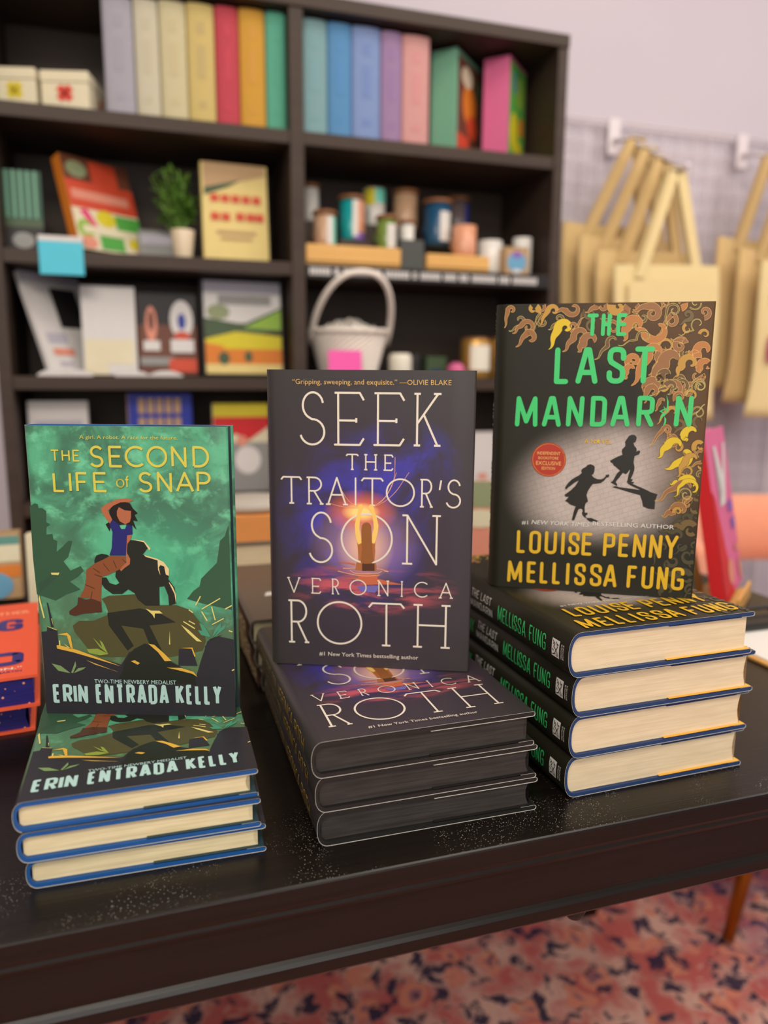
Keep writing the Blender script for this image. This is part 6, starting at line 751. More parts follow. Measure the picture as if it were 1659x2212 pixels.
(2,'moss',[1290,265,1303,279,1311,297,1312,316,1311,334,1312,351,1315,365,1322,380,1329,397,1334,414,1334,422,1336,427,1338,431,1341,435,1344,439,1347,441,1351,443,1355,444,1359,444,1362,444,1366,443,1369,441,1371,439,1374,437,1375,434,1376,431,1377,429,1377,426,1377,424,1376,421,1375,420,1374,418,1373,417,1372,416,1370,416,1369,416],[1289,266,1298,283,1301,298,1299,315,1295,333,1292,352,1294,372,1298,390,1301,406,1303,422,1305,431,1309,441,1315,450,1321,457,1329,463,1337,467,1345,469,1354,470,1362,469,1369,466,1376,463,1381,458,1386,453,1389,447,1392,440,1393,434,1393,428,1392,422,1390,417,1387,413,1384,410,1380,407,1376,406,1373,406,1369,406,1367,407]),
(2,'moss',[1307,215,1325,195,1347,185,1371,185,1394,188,1412,189,1427,184,1445,176,1465,166,1501,161,1522,187,1526,194,1530,199,1536,203,1542,206,1547,207,1553,207,1559,206,1564,204,1568,201,1572,197,1574,193,1576,189,1577,184,1578,180,1577,176,1576,172,1574,169,1572,167,1570,165,1567,163,1565,163,1563,163,1561,163,1559,164,1557,166],[1310,218,1330,207,1348,205,1366,212,1386,222,1409,230,1434,232,1457,229,1476,226,1480,225,1472,225,1485,240,1499,251,1515,259,1532,263,1548,263,1564,260,1578,253,1590,244,1600,233,1608,221,1612,207,1615,194,1614,181,1611,169,1606,158,1600,149,1592,143,1584,139,1576,137,1567,137,1560,139,1554,142,1549,147,1545,153,1544,158]),
(2,'moss',[1353,15,1365,12,1375,18,1375,31,1373,41,1374,44,1375,38,1378,36,1386,41,1395,53,1396,64,1397,69,1399,74,1402,78,1405,82,1409,85,1412,87,1416,88,1420,89,1424,89,1428,88,1431,86,1434,84,1436,82,1438,79,1439,77,1440,74,1440,71,1440,69,1440,66,1439,64,1438,63,1437,61,1436,60,1434,60,1433,59],[1353,18,1363,21,1361,23,1358,24,1352,31,1347,43,1349,59,1355,68,1356,71,1352,68,1354,77,1359,90,1366,101,1374,110,1384,117,1394,122,1404,125,1414,126,1424,125,1434,122,1442,117,1449,111,1455,104,1459,97,1462,89,1463,81,1463,73,1461,66,1459,60,1455,54,1451,50,1447,47,1442,46,1437,45,1433,46,1430,47]),
(2,'moss',[1620,432,1627,435,1635,441,1642,447,1647,454,1651,462,1654,470,1656,478,1656,487,1656,495,1654,502,1651,509,1648,515,1643,520,1639,524,1633,527,1628,530,1623,531,1618,531,1613,530,1609,528,1606,526,1603,523,1600,520,1599,516,1598,512,1599,510],[1606,472,1611,473,1614,475,1617,476,1620,478,1622,481,1624,484,1625,486,1626,489,1627,492,1627,495,1627,498,1626,501,1625,503,1624,505,1623,507,1621,508,1620,509,1618,510,1616,511,1615,511,1613,511,1612,511,1611,510,1610,510,1609,509,1608,508])]
WORDS_GREEN = [('ERIN', 59, 91, 328, 242), ('ENTRADA', 387, 92, 945, 249), ('KELLY', 997, 96, 1347, 254)]
LETTERS_GREEN = [('geo','yellow',11,'T',169,1937,234,2023),
('geo','yellow',11,'H',251,1938,310,2023),
('geo','yellow',11,'E',330,1938,383,2023),
('geo','yellow',18,'S',452,1897,554,2054),
('geo','yellow',18,'E',590,1898,692,2054),
('geo','yellow',18,'C',707,1900,853,2055),
('geo','yellow',18,'O',864,1901,1014,2056),
('geo','yellow',18,'N',1042,1902,1152,2056),
('geo','yellow',18,'D',1195,1903,1315,2057),
('geo','yellow',18,'L',174,1714,260,1861),
('geo','yellow',18,'I',289,1715,311,1862),
('geo','yellow',18,'F',342,1715,431,1863),
('geo','yellow',18,'E',468,1716,570,1864),
('geo','yellow',10,'o',634,1751,695,1817),
('geo','yellow',10,'f',696,1752,730,1839),
('geo','yellow',18,'S',796,1718,898,1869),
('geo','yellow',18,'N',932,1720,1040,1871),
('geo','yellow',18,'A',1066,1721,1199,1872),
('geo','yellow',18,'P',1218,1723,1321,1874)]
LINES_GREEN = [('yellow', 'A girl. A robot. A race for the future.', 387, 2102, 1093, 2129, 0, 0),
('ice', 'TWO-TIME NEWBERY MEDALIST', 382, 254, 1006, 287, 0, 0)]
LETTERS_DARK = [('ser','ivory',16,'S',235,1833,444,2258),
('ser','ivory',16,'E',508,1835,754,2256),
('ser','ivory',16,'E',821,1837,1070,2255),
('ser','ivory',16,'K',1131,1839,1356,2253),
('ser','ivory',11,'T',601,1643,708,1773),
('ser','ivory',11,'H',743,1643,860,1773),
('ser','ivory',11,'E',902,1642,983,1772),
('ser','ivory',13,'T',72,1361,251,1585),
('ser','ivory',13,'R',279,1359,428,1585),
('ser','ivory',13,'A',434,1358,626,1586),
('ser','ivory',13,'I',669,1358,692,1585),
('ser','ivory',13,'T',722,1357,908,1586),
('ser','ivory',13,'O',923,1356,1154,1585),
('ser','ivory',13,'R',1189,1355,1303,1585),
('ser','ivory',13,'S',1399,1354,1520,1585),
('ser','ivory',13,"'",1341,1492,1366,1582),
('ser','ivory',15,'S',298,877,501,1303),
('ser','ivory',15,'O',559,882,982,1300),
('ser','ivory',15,'N',1050,887,1370,1297),
('ser','ivory',9,'V',110,618,229,751),
('ser','ivory',9,'E',312,617,398,750),
('ser','ivory',9,'R',479,617,550,750),
('ser','ivory',9,'O',631,616,771,749),
('ser','ivory',9,'N',855,616,959,749),
('ser','ivory',9,'I',1046,616,1072,748),
('ser','ivory',9,'C',1158,616,1276,748),
('ser','ivory',9,'A',1353,615,1477,747),
('ser','ivory',15,'R',114,188,300,561),
('ser','ivory',15,'O',358,188,737,561),
('ser','ivory',15,'T',782,189,1088,561),
('ser','ivory',15,'H',1145,190,1466,561)]
LINES_DARK = [('paleamber', '\u201cGripping, sweeping, and exquisite.\u201d \u2014OLIVIE BLAKE', 182, 2313, 1423, 2354, 0, 0),
('ivory', '#1 New York Times bestselling author', 377, 88, 1200, 123, 0, 0)]
LETTERS_OLIVE = [('con','mint',30,'T',664,2125,752,2300),
('con','mint',30,'H',775,2125,851,2300),
('con','mint',30,'E',891,2124,971,2300),
('con','mint',42,'L',425,1743,539,2036),
('con','mint',42,'A',596,1747,770,2038),
('con','mint',42,'S',837,1750,981,2041),
('con','mint',42,'T',1045,1753,1196,2043),
('con','mint',37,'M',123,1391,308,1642),
('con','mint',37,'A',344,1395,497,1646),
('con','mint',37,'N',537,1399,677,1648),
('con','mint',37,'D',727,1403,855,1651),
('con','mint',37,'A',888,1407,1038,1654),
('con','mint',37,'R',1088,1411,1221,1657),
('con','mint',37,'N',1374,1417,1512,1661),
('con','gold',27,'L',176,311,247,509),
('con','gold',27,'O',282,313,379,511),
('con','gold',27,'U',411,316,511,514),
('con','gold',27,'I',548,318,576,516),
('con','gold',27,'S',607,320,697,517),
('con','gold',27,'E',716,321,798,519),
('con','gold',27,'P',890,325,984,523),
('con','gold',27,'E',1012,327,1092,525),
('con','gold',27,'N',1126,330,1229,528),
('con','gold',27,'N',1255,333,1355,530),
('con','gold',27,'Y',1374,335,1478,532),
('con','gold',27,'M',106,49,234,239),
('con','gold',27,'E',272,52,346,241),
('con','gold',27,'L',382,54,448,244),
('con','gold',27,'L',486,55,551,246),
('con','gold',27,'I',601,57,626,248),
('con','gold',27,'S',670,58,760,250),
('con','gold',27,'S',797,60,892,253),
('con','gold',27,'A',908,62,1015,255),
('con','gold',27,'F',1096,65,1172,258),
('con','gold',27,'U',1213,67,1305,261),
('con','gold',27,'N',1333,69,1420,264),
('con','gold',27,'G',1445,71,1544,266)]
LINES_OLIVE = [('gold', 'A N', 691, 1264, 777, 1303, 0, 0),
('gold', 'VEL', 822, 1266, 908, 1304, 0, 0),
('goldpale', 'INDEPENDENT', 317, 1162, 505, 1189, 0, 0),
('goldpale', 'BOOKSTORE', 328, 1124, 491, 1147, 0, 0),
('goldpale', 'EXCLUSIVE', 311, 1076, 514, 1109, 0, 0),
('goldpale', 'EDITION', 359, 1037, 467, 1062, 0, 0),
('paper', '#1', 213, 563, 264, 597, 0, 0),
('paper', 'NEW YORK TIMES', 294, 569, 769, 606, 0, 0.18),
('paper', 'BESTSELLING AUTHOR', 795, 583, 1436, 619, 0, 0)]
# ------------------------------------------------------------------ the room
def slab(name, x0, x1, y0, y1, z0, z1, m, dz=0.0):
    b = MB(); b.box(x0, x1, y0, y1, z0, z1, m); return b.build(name)
struct(slab('floor', -3.2, 4.2, -3.0, 1.96, -.06, -.012, 'ceiling_white'))
struct(slab('ceiling', -3.2, 4.2, -3.0, 1.96, 2.75, 2.81, 'ceiling_white'))
struct(slab('wall_back', -3.2, 4.2, 1.88, 1.96, 0, 2.75, 'plaster_lilac'))
struct(slab('wall_right', 4.2, 4.28, -3.0, 1.96, 0, 2.75, 'plaster_lilac'))
struct(slab('wall_left', -3.28, -3.2, -3.0, 1.96, 0, 2.75, 'plaster_lilac'))
b = MB(); b.box(-1.3, 2.9, -1.4, 1.55, -.012, 0, 'rug_wool'); tag(b.build('area_rug'), 'oriental rug patterned in faded red, pink and navy under the black table', 'rug')

# ------------------------------------------------------------------ display table
TX0, TX1, TY0, TY1 = -.80, .866, .4226, 1.24
t = thing('display_table', 'long black-stained wooden table with moulded edge carrying the three book stacks', 'table', (TX0, TY0, -TZ))
W_, D_ = TX1-TX0, TY1-TY0
prof = [(.0016, .0), (.0004, -.0006), (0, -.0018), (0, -.0135), (.0010, -.0165), (.0004, -.019), (.0020, -.0225), (.0052, -.0245), (.0052, -.027)]
def ring(ins, z):
    return [(ins, ins, TZ+z), (W_-ins, ins, TZ+z), (W_-ins, D_-ins, TZ+z), (ins, D_-ins, TZ+z)]
b = MB()
V = b.grid([ring(i, z) for i, z in prof], 'table_stain', False, True); b.b.faces.new(V[0]); b.b.faces.new(V[-1])
b.build('table_top', t)
ap = [(.0052, -.027), (.0052, -.0555), (.0035, -.0575), (.0022, -.060), (.0022, -.068), (.0040, -.0705)]
b = MB(); V = b.grid([ring(i, z) for i, z in ap] + [ring(.025, -.0705), ring(.025, -.027)], 'table_stain', False, True)
b.build('apron', t)
for x, y in ((.03, .03), (W_-.09, .03), (.03, D_-.09), (W_-.09, D_-.09)):
    if x > 1 and y < .2: x = W_-.09
    b = MB(); b.grid([[(x+.03+s*q, y+.03+r*q, z) for s, r in ((-1, -1), (1, -1), (1, 1), (-1, 1))] for z, q in ((0, .019), (.35, .026), (TZ-.0705, .03), (TZ-.03, .03))], 'table_stain', False, True)
    b.build('leg', t)
b = MB(); b.lathe([(.0, -.092), (.006, -.091), (.0085, -.086), (.007, -.079), (.005, -.070)], 'board_black'); b.build('knob', t, (.298-TX0, .026, TZ))

# ------------------------------------------------------------------ hardcover books
def hardcover(name, label, loc, rot, w, h, tk, board, page, bulge=.004, jacket=None, flaps=None, front=None, spine=None, group=None, cat='book', case_art=None):
    R = thing(name, label, cat, loc, rot, group); th = .0026; c = tk/2; n_ = 2.4
    def half(a, cc, k=18):
        return [(.004-a*abs(math.cos(q))**(2/n_), c+cc*math.copysign(abs(math.sin(q))**(2/n_), math.sin(q))) for q in [PI/2-PI*i/k for i in range(k+1)]]
    rd = [(w, tk-.0013), (w-.0002, tk-.0005), (w-.0010, tk)]; mir = lambda P: [(x, tk-z) for x, z in P[::-1]]
    ri = [(w, tk-.0013), (w-.0002, tk-th+.0005), (w-.0010, tk-th)]
    out = rd + [(.012, tk)] + half(bulge+.004, c) + [(.012, 0)] + mir(rd); inn = ri + [(.012, tk-th)] + half(bulge+.0022, c-th) + [(.012, th)] + mir(ri)
    b = MB(); b.cshell(out, inn, 'y', 0, h, board)
    if case_art: case_art(b, lambda l: (lambda p: (p[0], p[1], tk+.0002+l*.00005)))
    b.build('cover_board', R, tri=True)
    b = MB(); fo = [(w-.0045-.0028*math.sin(PI*i/8), th+(tk-2*th)*i/8) for i in range(9)]
    sp = [(.004-(bulge+.0012)*abs(math.cos(q_))**(2/7), c+(c-th-.0002)*math.copysign(abs(math.sin(q_))**(2/7), math.sin(q_))) for q_ in [PI/2-PI*i/14 for i in range(15)]]
    b.prism(fo + sp, 'y', .0028, h-.0028, page); b.build('page_block', R, tri=True)
    if jacket:
        e = .0005
        P = [(w-.012, tk-th-e), (w-.001, tk-th-e), (w+.0004, tk-th), (w+.0007, tk-.0013), (w+.0004, tk-.0002), (w-.0008, tk+e)] + [(w*(1-i/8)+.012*i/8, tk+e) for i in range(1, 8)] + [(.012, tk+e)]
        P += [(.004+(x-.004)*(1+e/(bulge+.004)), c+(z-c)*(1+e/c)) for x, z in half(bulge+.004, c)] + [(.012, -e), (w-.0008, -e), (w+.0004, .0002), (w+.0007, .0013), (w+.0004, th), (w-.001, th+e), (w-.012, th+e)]
        N = []
        for i in range(len(P)):
            a, d = P[max(i-1, 0)], P[min(i+1, len(P)-1)]; l = math.hypot(d[0]-a[0], d[1]-a[1]); N.append((-(d[1]-a[1])/l, (d[0]-a[0])/l))
        s = -.00008
        A = [(p[0]-n[0]*s, p[1]-n[1]*s) for p, n in zip(P, N)]; B = [(p[0]+n[0]*s, p[1]+n[1]*s) for p, n in zip(P, N)]
        # walking front-to-spine-to-back, the left-hand normal points out of the book
        b = MB(); f3 = lambda q, y: [(x, y, z) for x, z in q]
        inner, outer = (A, B) if B[12][1] > A[12][1] else (B, A)
        b.grid([f3(outer, 0), f3(outer, h)], jacket); b.grid([f3(inner, 0), f3(inner, h)], 'jacket_paper')
        b.grid([f3(outer, 0), f3(inner, 0)], 'jacket_paper', False); b.grid([f3(outer, h), f3(inner, h)], 'jacket_paper', False)
        if front: front(b, lambda l: (lambda p: (p[0], p[1], tk+e+.0003+l*.00005)))
        if spine:
            def sput(p):
                zz = abs((p[1]-c)/c); return (.004-(bulge+.004+e+.0005)*max(0, 1-zz**n_)**(1/n_), h-p[0], p[1])
            spine(b, sput)
        J = b.build('dust_jacket', R, uv=lambda q: (q.x/w, q.y/h), fix=False, tri=True)
        for m, z, zz in ((flaps[0], tk-th-.0009, tk-th-.0006), (flaps[1], th+.0006, th+.0009)):
            b = MB(); b.box(w*.50, w-.0008, .0003, h-.0003, z, zz, m); b.build('jacket_flap', J)
    return R
def art_layers(mb, put, items):
    for l, m, c in items: mb.face([put(l)((c[i]*1e-4, c[i+1]*1e-4)) for i in range(0, len(c), 2)], 'ink_'+m)
def letters(mb, put, items, l=9):
    for f, m, sw, ch, x0, y0, x1, y1 in items: letter(mb, f, 'ink_'+m, sw*1e-4, ch, x0*1e-4, y0*1e-4, x1*1e-4, y1*1e-4, put(l))
def lines(mb, put, items, l=9):
    for m, txt, x0, y0, x1, y1, bo, sh in items: typeset(mb, txt, 'ink_'+m, x0*1e-4, y0*1e-4, x1*1e-4, (y1-y0)*1e-4, put(l), bo, sh)
def green_front(mb, put):
    art_layers(mb, put, ART_GREEN); letters(mb, put, LETTERS_GREEN); lines(mb, put, LINES_GREEN)
    for word, x0, y0, x1, y1 in WORDS_GREEN: run(mb, 'cnb', 'ink_ice', .0025, word, x0*1e-4, x1*1e-4, y0*1e-4, y1*1e-4, put(9), 0, .24)
def dark_front(mb, put):
    for l, m, c in ART_DARK: mb.face([put(l)((c[i]*1e-4, c[i+1]*1e-4)) for i in range(0, len(c), 2)], 'ink_'+m)
    letters(mb, put, LETTERS_DARK, 2); lines(mb, put, LINES_DARK)
OW, OH = .1613, .2383
def olive_front(mb, put):
    art_layers(mb, put, ART_OLIVE)
    for k, (l, m, A, B) in enumerate(CURLS):
        for grow, mm, dl in ((1.0, m, .5),):
            i = mb.mi('ink_'+mm); P = put(1.2+.02*k)
            pts = [(A[j], A[j+1], B[j], B[j+1]) for j in range(0, len(A), 2)]
            ok = lambda q: 0 < q[0] < OW*1e4 and 0 < q[2] < OW*1e4 and 0 < q[1] < OH*1e4 and 0 < q[3] < OH*1e4
            for p, q in zip(pts[:-1], pts[1:]):
                if ok(p) and ok(q):
                    f = mb.b.faces.new([mb.b.verts.new(P((a*1e-4, d*1e-4))) for a, d in ((p[0], p[1]), (q[0], q[1]), (q[2], q[3]), (p[2], p[3]))]); f.material_index = i
            i = mb.mi('ink_straw' if m in ('brown',) else 'ink_goldpale' if m in ('copper', 'orange') else 'ink_rim'); P = put(1.21+.02*k)
            for s_ in (0, 2):                                   # fine printed outline on each flame
                for p, q in zip(pts[:-1], pts[1:]):
                    if ok(p) and ok(q):
                        a, d = Vector((p[s_], p[s_+1])), Vector((q[s_], q[s_+1]))
                        if (d-a).length > .5:
                            n = Vector((-(d-a).y, (d-a).x)).normalized()*1.1
                            f = mb.b.faces.new([mb.b.verts.new(P((v.x*1e-4, v.y*1e-4))) for v in (a-n, d-n, d+n, a+n)]); f.material_index = i
    letters(mb, put, LETTERS_OLIVE); lines(mb, put, LINES_OLIVE)
def dark_spine(mb, sp):
    run(mb, 'con', 'ink_paleamber', .0005, "THE TRAITOR'S SON", .004, .112, .0085, .0175, sp, .002)
    run(mb, 'con', 'ink_amber', .0006, 'VERONICA ROTH', .120, .219, .008, .018, sp, .002)
def olive_spine(mb, sp):
    run(mb, 'con', 'ink_mint', .0011, 'LOUISE PENNY', .006, .072, .011, .0235, sp, .002)
    run(mb, 'con', 'ink_paper', .0008, 'THE LAST', .080, .118, .0185, .0255, sp, .002)
    run(mb, 'con', 'ink_paper', .0008, 'MANDARIN', .078, .121, .0090, .0160, sp, .002)
    run(mb, 'con', 'ink_mint', .0012, 'MELLISSA FUNG', .131, .208, .0105, .0235, sp, .002)
    def quad(x0, x1, y0, y1, m, o=0.0):
        for i in range(6):
            a, d = y0+(y1-y0)*i/6, y0+(y1-y0)*(i+1)/6
            mb.face([tuple(Vector(sp((x, y)))+Vector((-o, 0, 0))) for x, y in ((x0, a), (x1, a), (x1, d), (x0, d))], m)
    quad(.2165, .2265, .0105, .0240, 'ink_paper')
    for P in ([(.218, .0225), (.221, .0205), (.2195, .018), (.2225, .0165), (.221, .013), (.218, .012)], [(.2225, .0225), (.2245, .019), (.223, .0165), (.2252, .0125)], [(.2175, .016), (.2195, .0152)], [(.2235, .0212), (.2255, .0208)], [(.2195, .0215), (.2185, .0198)], [(.2225, .0135), (.2242, .0118)]):
        mb.strip(P, .00033, 'ink_ink', lambda p: tuple(Vector(sp(p))+Vector((-.0002, 0, 0))), seg=6)
    for txt, x in (('MINOTAUR', .2285), ('BOOKS', .2308)):      # imprint set across the spine
        n = len(txt); a, d = (.0115, .0228)
        cu = lambda p, x=x: sp((x+.0017-p[1], p[0]))
        typeset(mb, txt, 'ink_paper', a, 0, d, .0017, cu)
def green_spine(mb, sp):
    run(mb, 'geo', 'ink_yellow', .0007, 'SECOND LIFE', .02, .11, .0065, .0125, sp, .003)
    run(mb, 'con', 'ink_ice', .0010, 'KELLY', .14, .19, .0065, .0125, sp, .003)

HP = PI/2; dg = math.radians
GW, GH, GT = .1442, .2193, .0194
grp = 'green hardcovers in the left stack'
g0 = hardcover('hardcover_book', 'green jacketed hardcover with blue boards at the bottom of the left stack', (-.0795, .4680, .0006), (0, 0, dg(-1.5)), GW, GH, GT, 'board_blue', 'pages_cream', .003, 'print_green', ('flap_white', 'flap_slate'), green_front, green_spine, grp)
dup(g0, 'green jacketed hardcover with blue boards in the middle of the left stack', (-.0828, .4648, .0208), (0, 0, dg(-1.0)))
dup(g0, 'green jacketed hardcover lying topmost in the left stack under the upright one', (-.0838, .4654, .0410), (0, 0, dg(-.3)))
dup(g0, 'upright hardcover with green stormy jacket, a seated figure and yellow title', (-.0806+GT*math.sin(-.3316)*-1, .594+GT*math.cos(.3316), .0610), (HP, 0, -.3316))
SW, SH, ST = .1607, .2424, .0250
grp = 'dark hardcovers in the middle stack'
s0 = hardcover('hardcover_book', 'dark grey hardcover with black page edges at the bottom of the middle stack', (.1035, .4570, .0006), (0, 0, dg(-.5)), SW, SH, ST, 'board_black', 'pages_black', .004, 'print_dark', ('flap_white', 'board_black'), dark_front, dark_spine, grp)
dup(s0, 'dark grey hardcover with black page edges between the two others of the middle stack', (.1022, .4560, .0266), (0, 0, dg(-.1)))
dup(s0, 'dark grey hardcover lying on top of the middle stack with large thin white lettering', (.0996, .4548, .0526), (0, 0, dg(.5)))
dup(s0, 'upright dark violet hardcover with thin white title and a glowing figure with raised arms', (.0961-ST*math.sin(-.4086), .6018+ST*math.cos(.4086), .0788), (HP, 0, -.4086))
MW, MH, MT = .1613, .2383, .0333
grp = 'olive black hardcovers in the right stack'
m0 = hardcover('hardcover_book', 'olive black hardcover with navy boards at the bottom of the right stack', (.2985, .4615, .0006), (0, 0, dg(1.2)), MW, MH, MT, 'board_navy', 'pages_warm', .0065, 'print_olive', ('board_navy', 'flap_yellow'), olive_front, olive_spine, grp)
dup(m0, 'olive black hardcover second from the bottom of the right stack', (.2980, .4580, .0346), (0, 0, dg(1.6)))
dup(m0, 'olive black hardcover third from the bottom of the right stack', (.2975, .4560, .0686), (0, 0, dg(1.2)))
dup(m0, 'olive black hardcover lying on top of the right stack with yellow author lettering', (.2897, .4511, .1026), (0, 0, dg(1.8)))
dup(m0, 'upright olive black hardcover with mint green title, gold flames and two running silhouettes', (.2857-MT*math.sin(-.5357), .5793+MT*math.cos(.5357), .1368), (HP, 0, -.5357))

# orange books at the left edge
def orange_art(mb, put):
    for ch, x0, x1 in (('I', .075, .082), ('N', .087, .109), ('G', .115, .138)): letter(mb, 'con', 'ink_navyfoil', .0078, ch, x0, .133, x1, .172, put(1))
    letter(mb, 'con', 'ink_navyfoil', .0095, 'D', .107, .030, .140, .066, put(1))
    mb.strip([(.098, .084), (.106, .087), (.112, .084)], .0012, 'ink_navyfoil', put(1))
    typeset(mb, 'FICTION.\u201d', 'ink_paper', .092, .0195, .139, .0055, put(1), .02); typeset(mb, '\u2014DEAN MARTIN', 'ink_navyfoil', .096, .012, .139, .004, put(1), .02)
    typeset(mb, 'THE OTHER', 'ink_peach', .075, .190, .144, .011, put(1), .02)
mat('ink_navyfoil', (34, 22, 110), .25, .6); mat('board_orange', (224, 88, 56), .5, .35); mat('ink_peach', (246, 160, 120), .5)
oa = math.radians(6.7)
o0 = hardcover('hardcover_book', 'lower orange hardcover with navy sprayed page edges at the left table side', (-.106-.152*math.cos(.10), .700-.152*math.sin(.10), .0003), (0, 0, .10), .152, .231, .0295, 'board_orange', 'pages_navy', .004, group='orange hardcovers at the left', case_art=orange_art)
dup(o0, 'upper orange hardcover with navy block lettering on its cover', (-.098-.152*math.cos(oa), .683-.152*math.sin(oa), .0303), (0, 0, oa))

# ------------------------------------------------------------------ things behind the stacks on the table
mat('spine_rust', (96, 46, 34), .5); mat('cover_taupe', (92, 82, 72), .35, .5); mat('ink_creamtype', (232, 216, 160), .5)
def rust_book(label, z, dx, a):
    R = thing('hardcover_book', label, 'book', (.098+dx, .722, z), (0, 0, a), 'rust spined books behind the middle stack')
    b = MB(); b.cshell([(.15, .0255), (.004, .0255), (0, .024), (-.003, .013), (0, .002), (.004, 0), (.15, 0)], [(.15, .0229), (.006, .0229), (.001, .021), (0, .013), (.001, .005), (.006, .0026), (.15, .0026)], 'y', 0, .225, 'cover_taupe')
    b.face([(-.0033, y, zz) for y, zz in ((.001, .0045), (.224, .0045), (.224, .0215), (.001, .0215))], 'spine_rust')
    run(b, 'con', 'ink_creamtype', .0030, 'SUMMER', .095, .212, .006, .020, lambda p: (-.0042, .225-p[0], p[1]))
    if z > .05: b.face([(x, y, .0258) for x, y in ((.026, .08), (.05, .084), (.05, .096), (.03, .094))], 'ink_paper')
    b.build('cover_board', R, tri=True)
    b = MB(); b.box(.003, .146, .003, .222, .0027, .0228, 'pages_cream'); b.build('page_block', R)
rust_book('lowest grey taupe book of the pile behind the middle stack', .0003, .004, .012)
rust_book('grey taupe book second from the top of the pile behind the middle stack', .0262, -.002, 0)
rust_book('grey taupe book on top of the pile behind the middle stack', .0521, -.006, .006)

def flat_book(label, loc, rot, w, d, t, cover, page, spine_face, letters_=None, cat='book'):     # lies flat, spine or page edge towards the viewer (-y)
    R = thing('hardcover_book', label, cat, loc, rot)
    b = MB(); b.box(0, w, 0, d, 0, .002, cover); b.box(0, w, 0, d, t-.002, t, cover)
    if spine_face: b.box(0, w, 0, .002, .002, t-.002, spine_face)
    if letters_: run(b, 'con', letters_[1], .005, letters_[0], .02, w-.02, t*.2, t*.8, lambda p: (p[0], -.0006, p[1]))
    b.build('cover_board', R)
    b = MB(); b.box(.003, w-.003, .0025 if spine_face else .004, d-.003, .002, t-.002, page); b.build('page_block', R)
    return R
mat('cover_stone', (120, 112, 104), .4); mat('cover_orange', (226, 150, 84), .5); mat('ink_lemon', (222, 222, 140), .5); mat('cover_ash', (176, 170, 160), .6)
flat_book('grey book with pale yellow spine letters at the bottom of the pile behind the stacks', (.03, .985, .0003), (0, 0, 0), .24, .17, .046, 'cover_stone', 'pages_cream', 'cover_stone', ('ANNALS', 'ink_lemon'))
flat_book('thick book with cream page edges facing out in the pile behind the stacks', (.04, .99, .0470), (0, 0, 0), .22, .16, .05, 'cover_stone', 'pages_warm', None)
flat_book('orange spined book on top of the pile behind the stacks', (.05, .995, .0975), (0, 0, 0), .2, .15, .034, 'cover_orange', 'pages_warm', 'cover_orange')
b = MB(); b.lathe([(0, 0), (.05, 0), (.056, .006), (.05, .014), (.02, .018), (0, .018)], 'cover_ash', sx=1.2); b.disc((0, 0), .05, 0, 'cover_ash')
tag(b.build('paperweight', None, (.14, 1.06, TZ+.132)), 'rounded grey paperweight on the orange spined book', 'paperweight')

def board_book(name, label, cat, loc, rot, w, h, t, cover, faces=(), edge='pages_cream', side=None, page=True, group=None):   # stands with its front at -y
    loc = (loc[0], loc[1], loc[2]+t*math.sin(max(0, -rot[0])))
    R = thing(name, label, cat, loc, rot, group)
    b = MB(); b.box(0, w, 0, .0022, 0, h, cover, .0006); b.box(0, w, t-.0022, t, 0, h, cover, .0006); b.box(-.001, .0015, 0, t, 0, h, side or cover, .0006)
    if not page: b.box(w-.0015, w+.001, 0, t, 0, h, side or cover); b.box(0, w, 0, t, h-.002, h+.0005, cover); b.box(0, w, 0, t, -.0005, .002, cover)
    for i, f in enumerate(faces):
        m, P = f; b.face([(p[0]*w, -.0008-.00015*i, p[1]*h) for p in P], m)
    b.build('cover', R, tri=True)
    if page:
        b = MB(); b.box(.0016, w-.003, .0023, t-.0023, .003, h-.003, edge); b.build('page_block', R)
    return R
def q(x0, y0, x1, y1): return [(x0, y0), (x1, y0), (x1, y1), (x0, y1)]
def oval(cx, cy, rx, ry, n=16): return [(cx+rx*math.cos(2*PI*i/n), cy+ry*math.sin(2*PI*i/n)) for i in range(n)]
for nm, rgb in dict(pink=(228, 110, 158), hotpink=(226, 60, 120), red=(214, 34, 40), white=(226, 222, 220), purple=(140, 98, 186), salmon=(232, 150, 126), yellow=(222, 206, 40), sage=(150, 160, 120), teal=(96, 150, 140), sky=(110, 170, 206), navy=(40, 46, 110),
        dark=(34, 30, 32), green=(84, 170, 70), lime=(150, 190, 70), orange=(226, 130, 40), tomato=(214, 76, 48), brown=(110, 62, 44), cream=(232, 222, 190), butter=(236, 212, 136), tan=(196, 160, 116), grey=(150, 150, 148), moss=(70, 90, 60), blue=(44, 62, 160), cobalt=(36, 54, 170), peach=(236, 168, 136), forest=(40, 86, 66), mint=(120, 180, 150), lilac=(190, 186, 200)).items():
    mat('card_'+nm, tuple(v*.92 for v in rgb), .5, .35, var=.05)
board_book('picture_book', 'colourful picture book standing behind the stacks, pink with a yellow patch', 'book', (.45, 1.10, .0008), (-.08, 0, -.25), .17, .150, .02, 'card_salmon', [('card_sage', q(0, .72, 1, 1)), ('card_yellow', oval(.62, .28, .16, .14)), ('card_pink', q(0, 0, 1, .14)), ('card_cream', oval(.35, .60, .2, .1))])
board_book('gift_box', 'round cornered card game box with arcs pattern at the left rear of the table', 'box', (-.345, 1.13, .0008), (-.12, 0, .05), .17, .095, .03, 'card_tan', [('card_cream', q(0, .55, 1, .80)), ('card_teal', q(0, .80, 1, .93)), ('card_orange', q(0, .32, 1, .5)), ('card_sky', oval(.8, .2, .14, .2)), ('card_cream', oval(.45, .2, .16, .2))], page=False)
board_book('hardcover_book', 'cream hardcover standing behind the green upright book', 'book', (-.155, 1.06, .0008), (-.10, 0, .03), .14, .105, .03, 'card_cream', [('card_butter', q(.1, .2, .9, .8))])
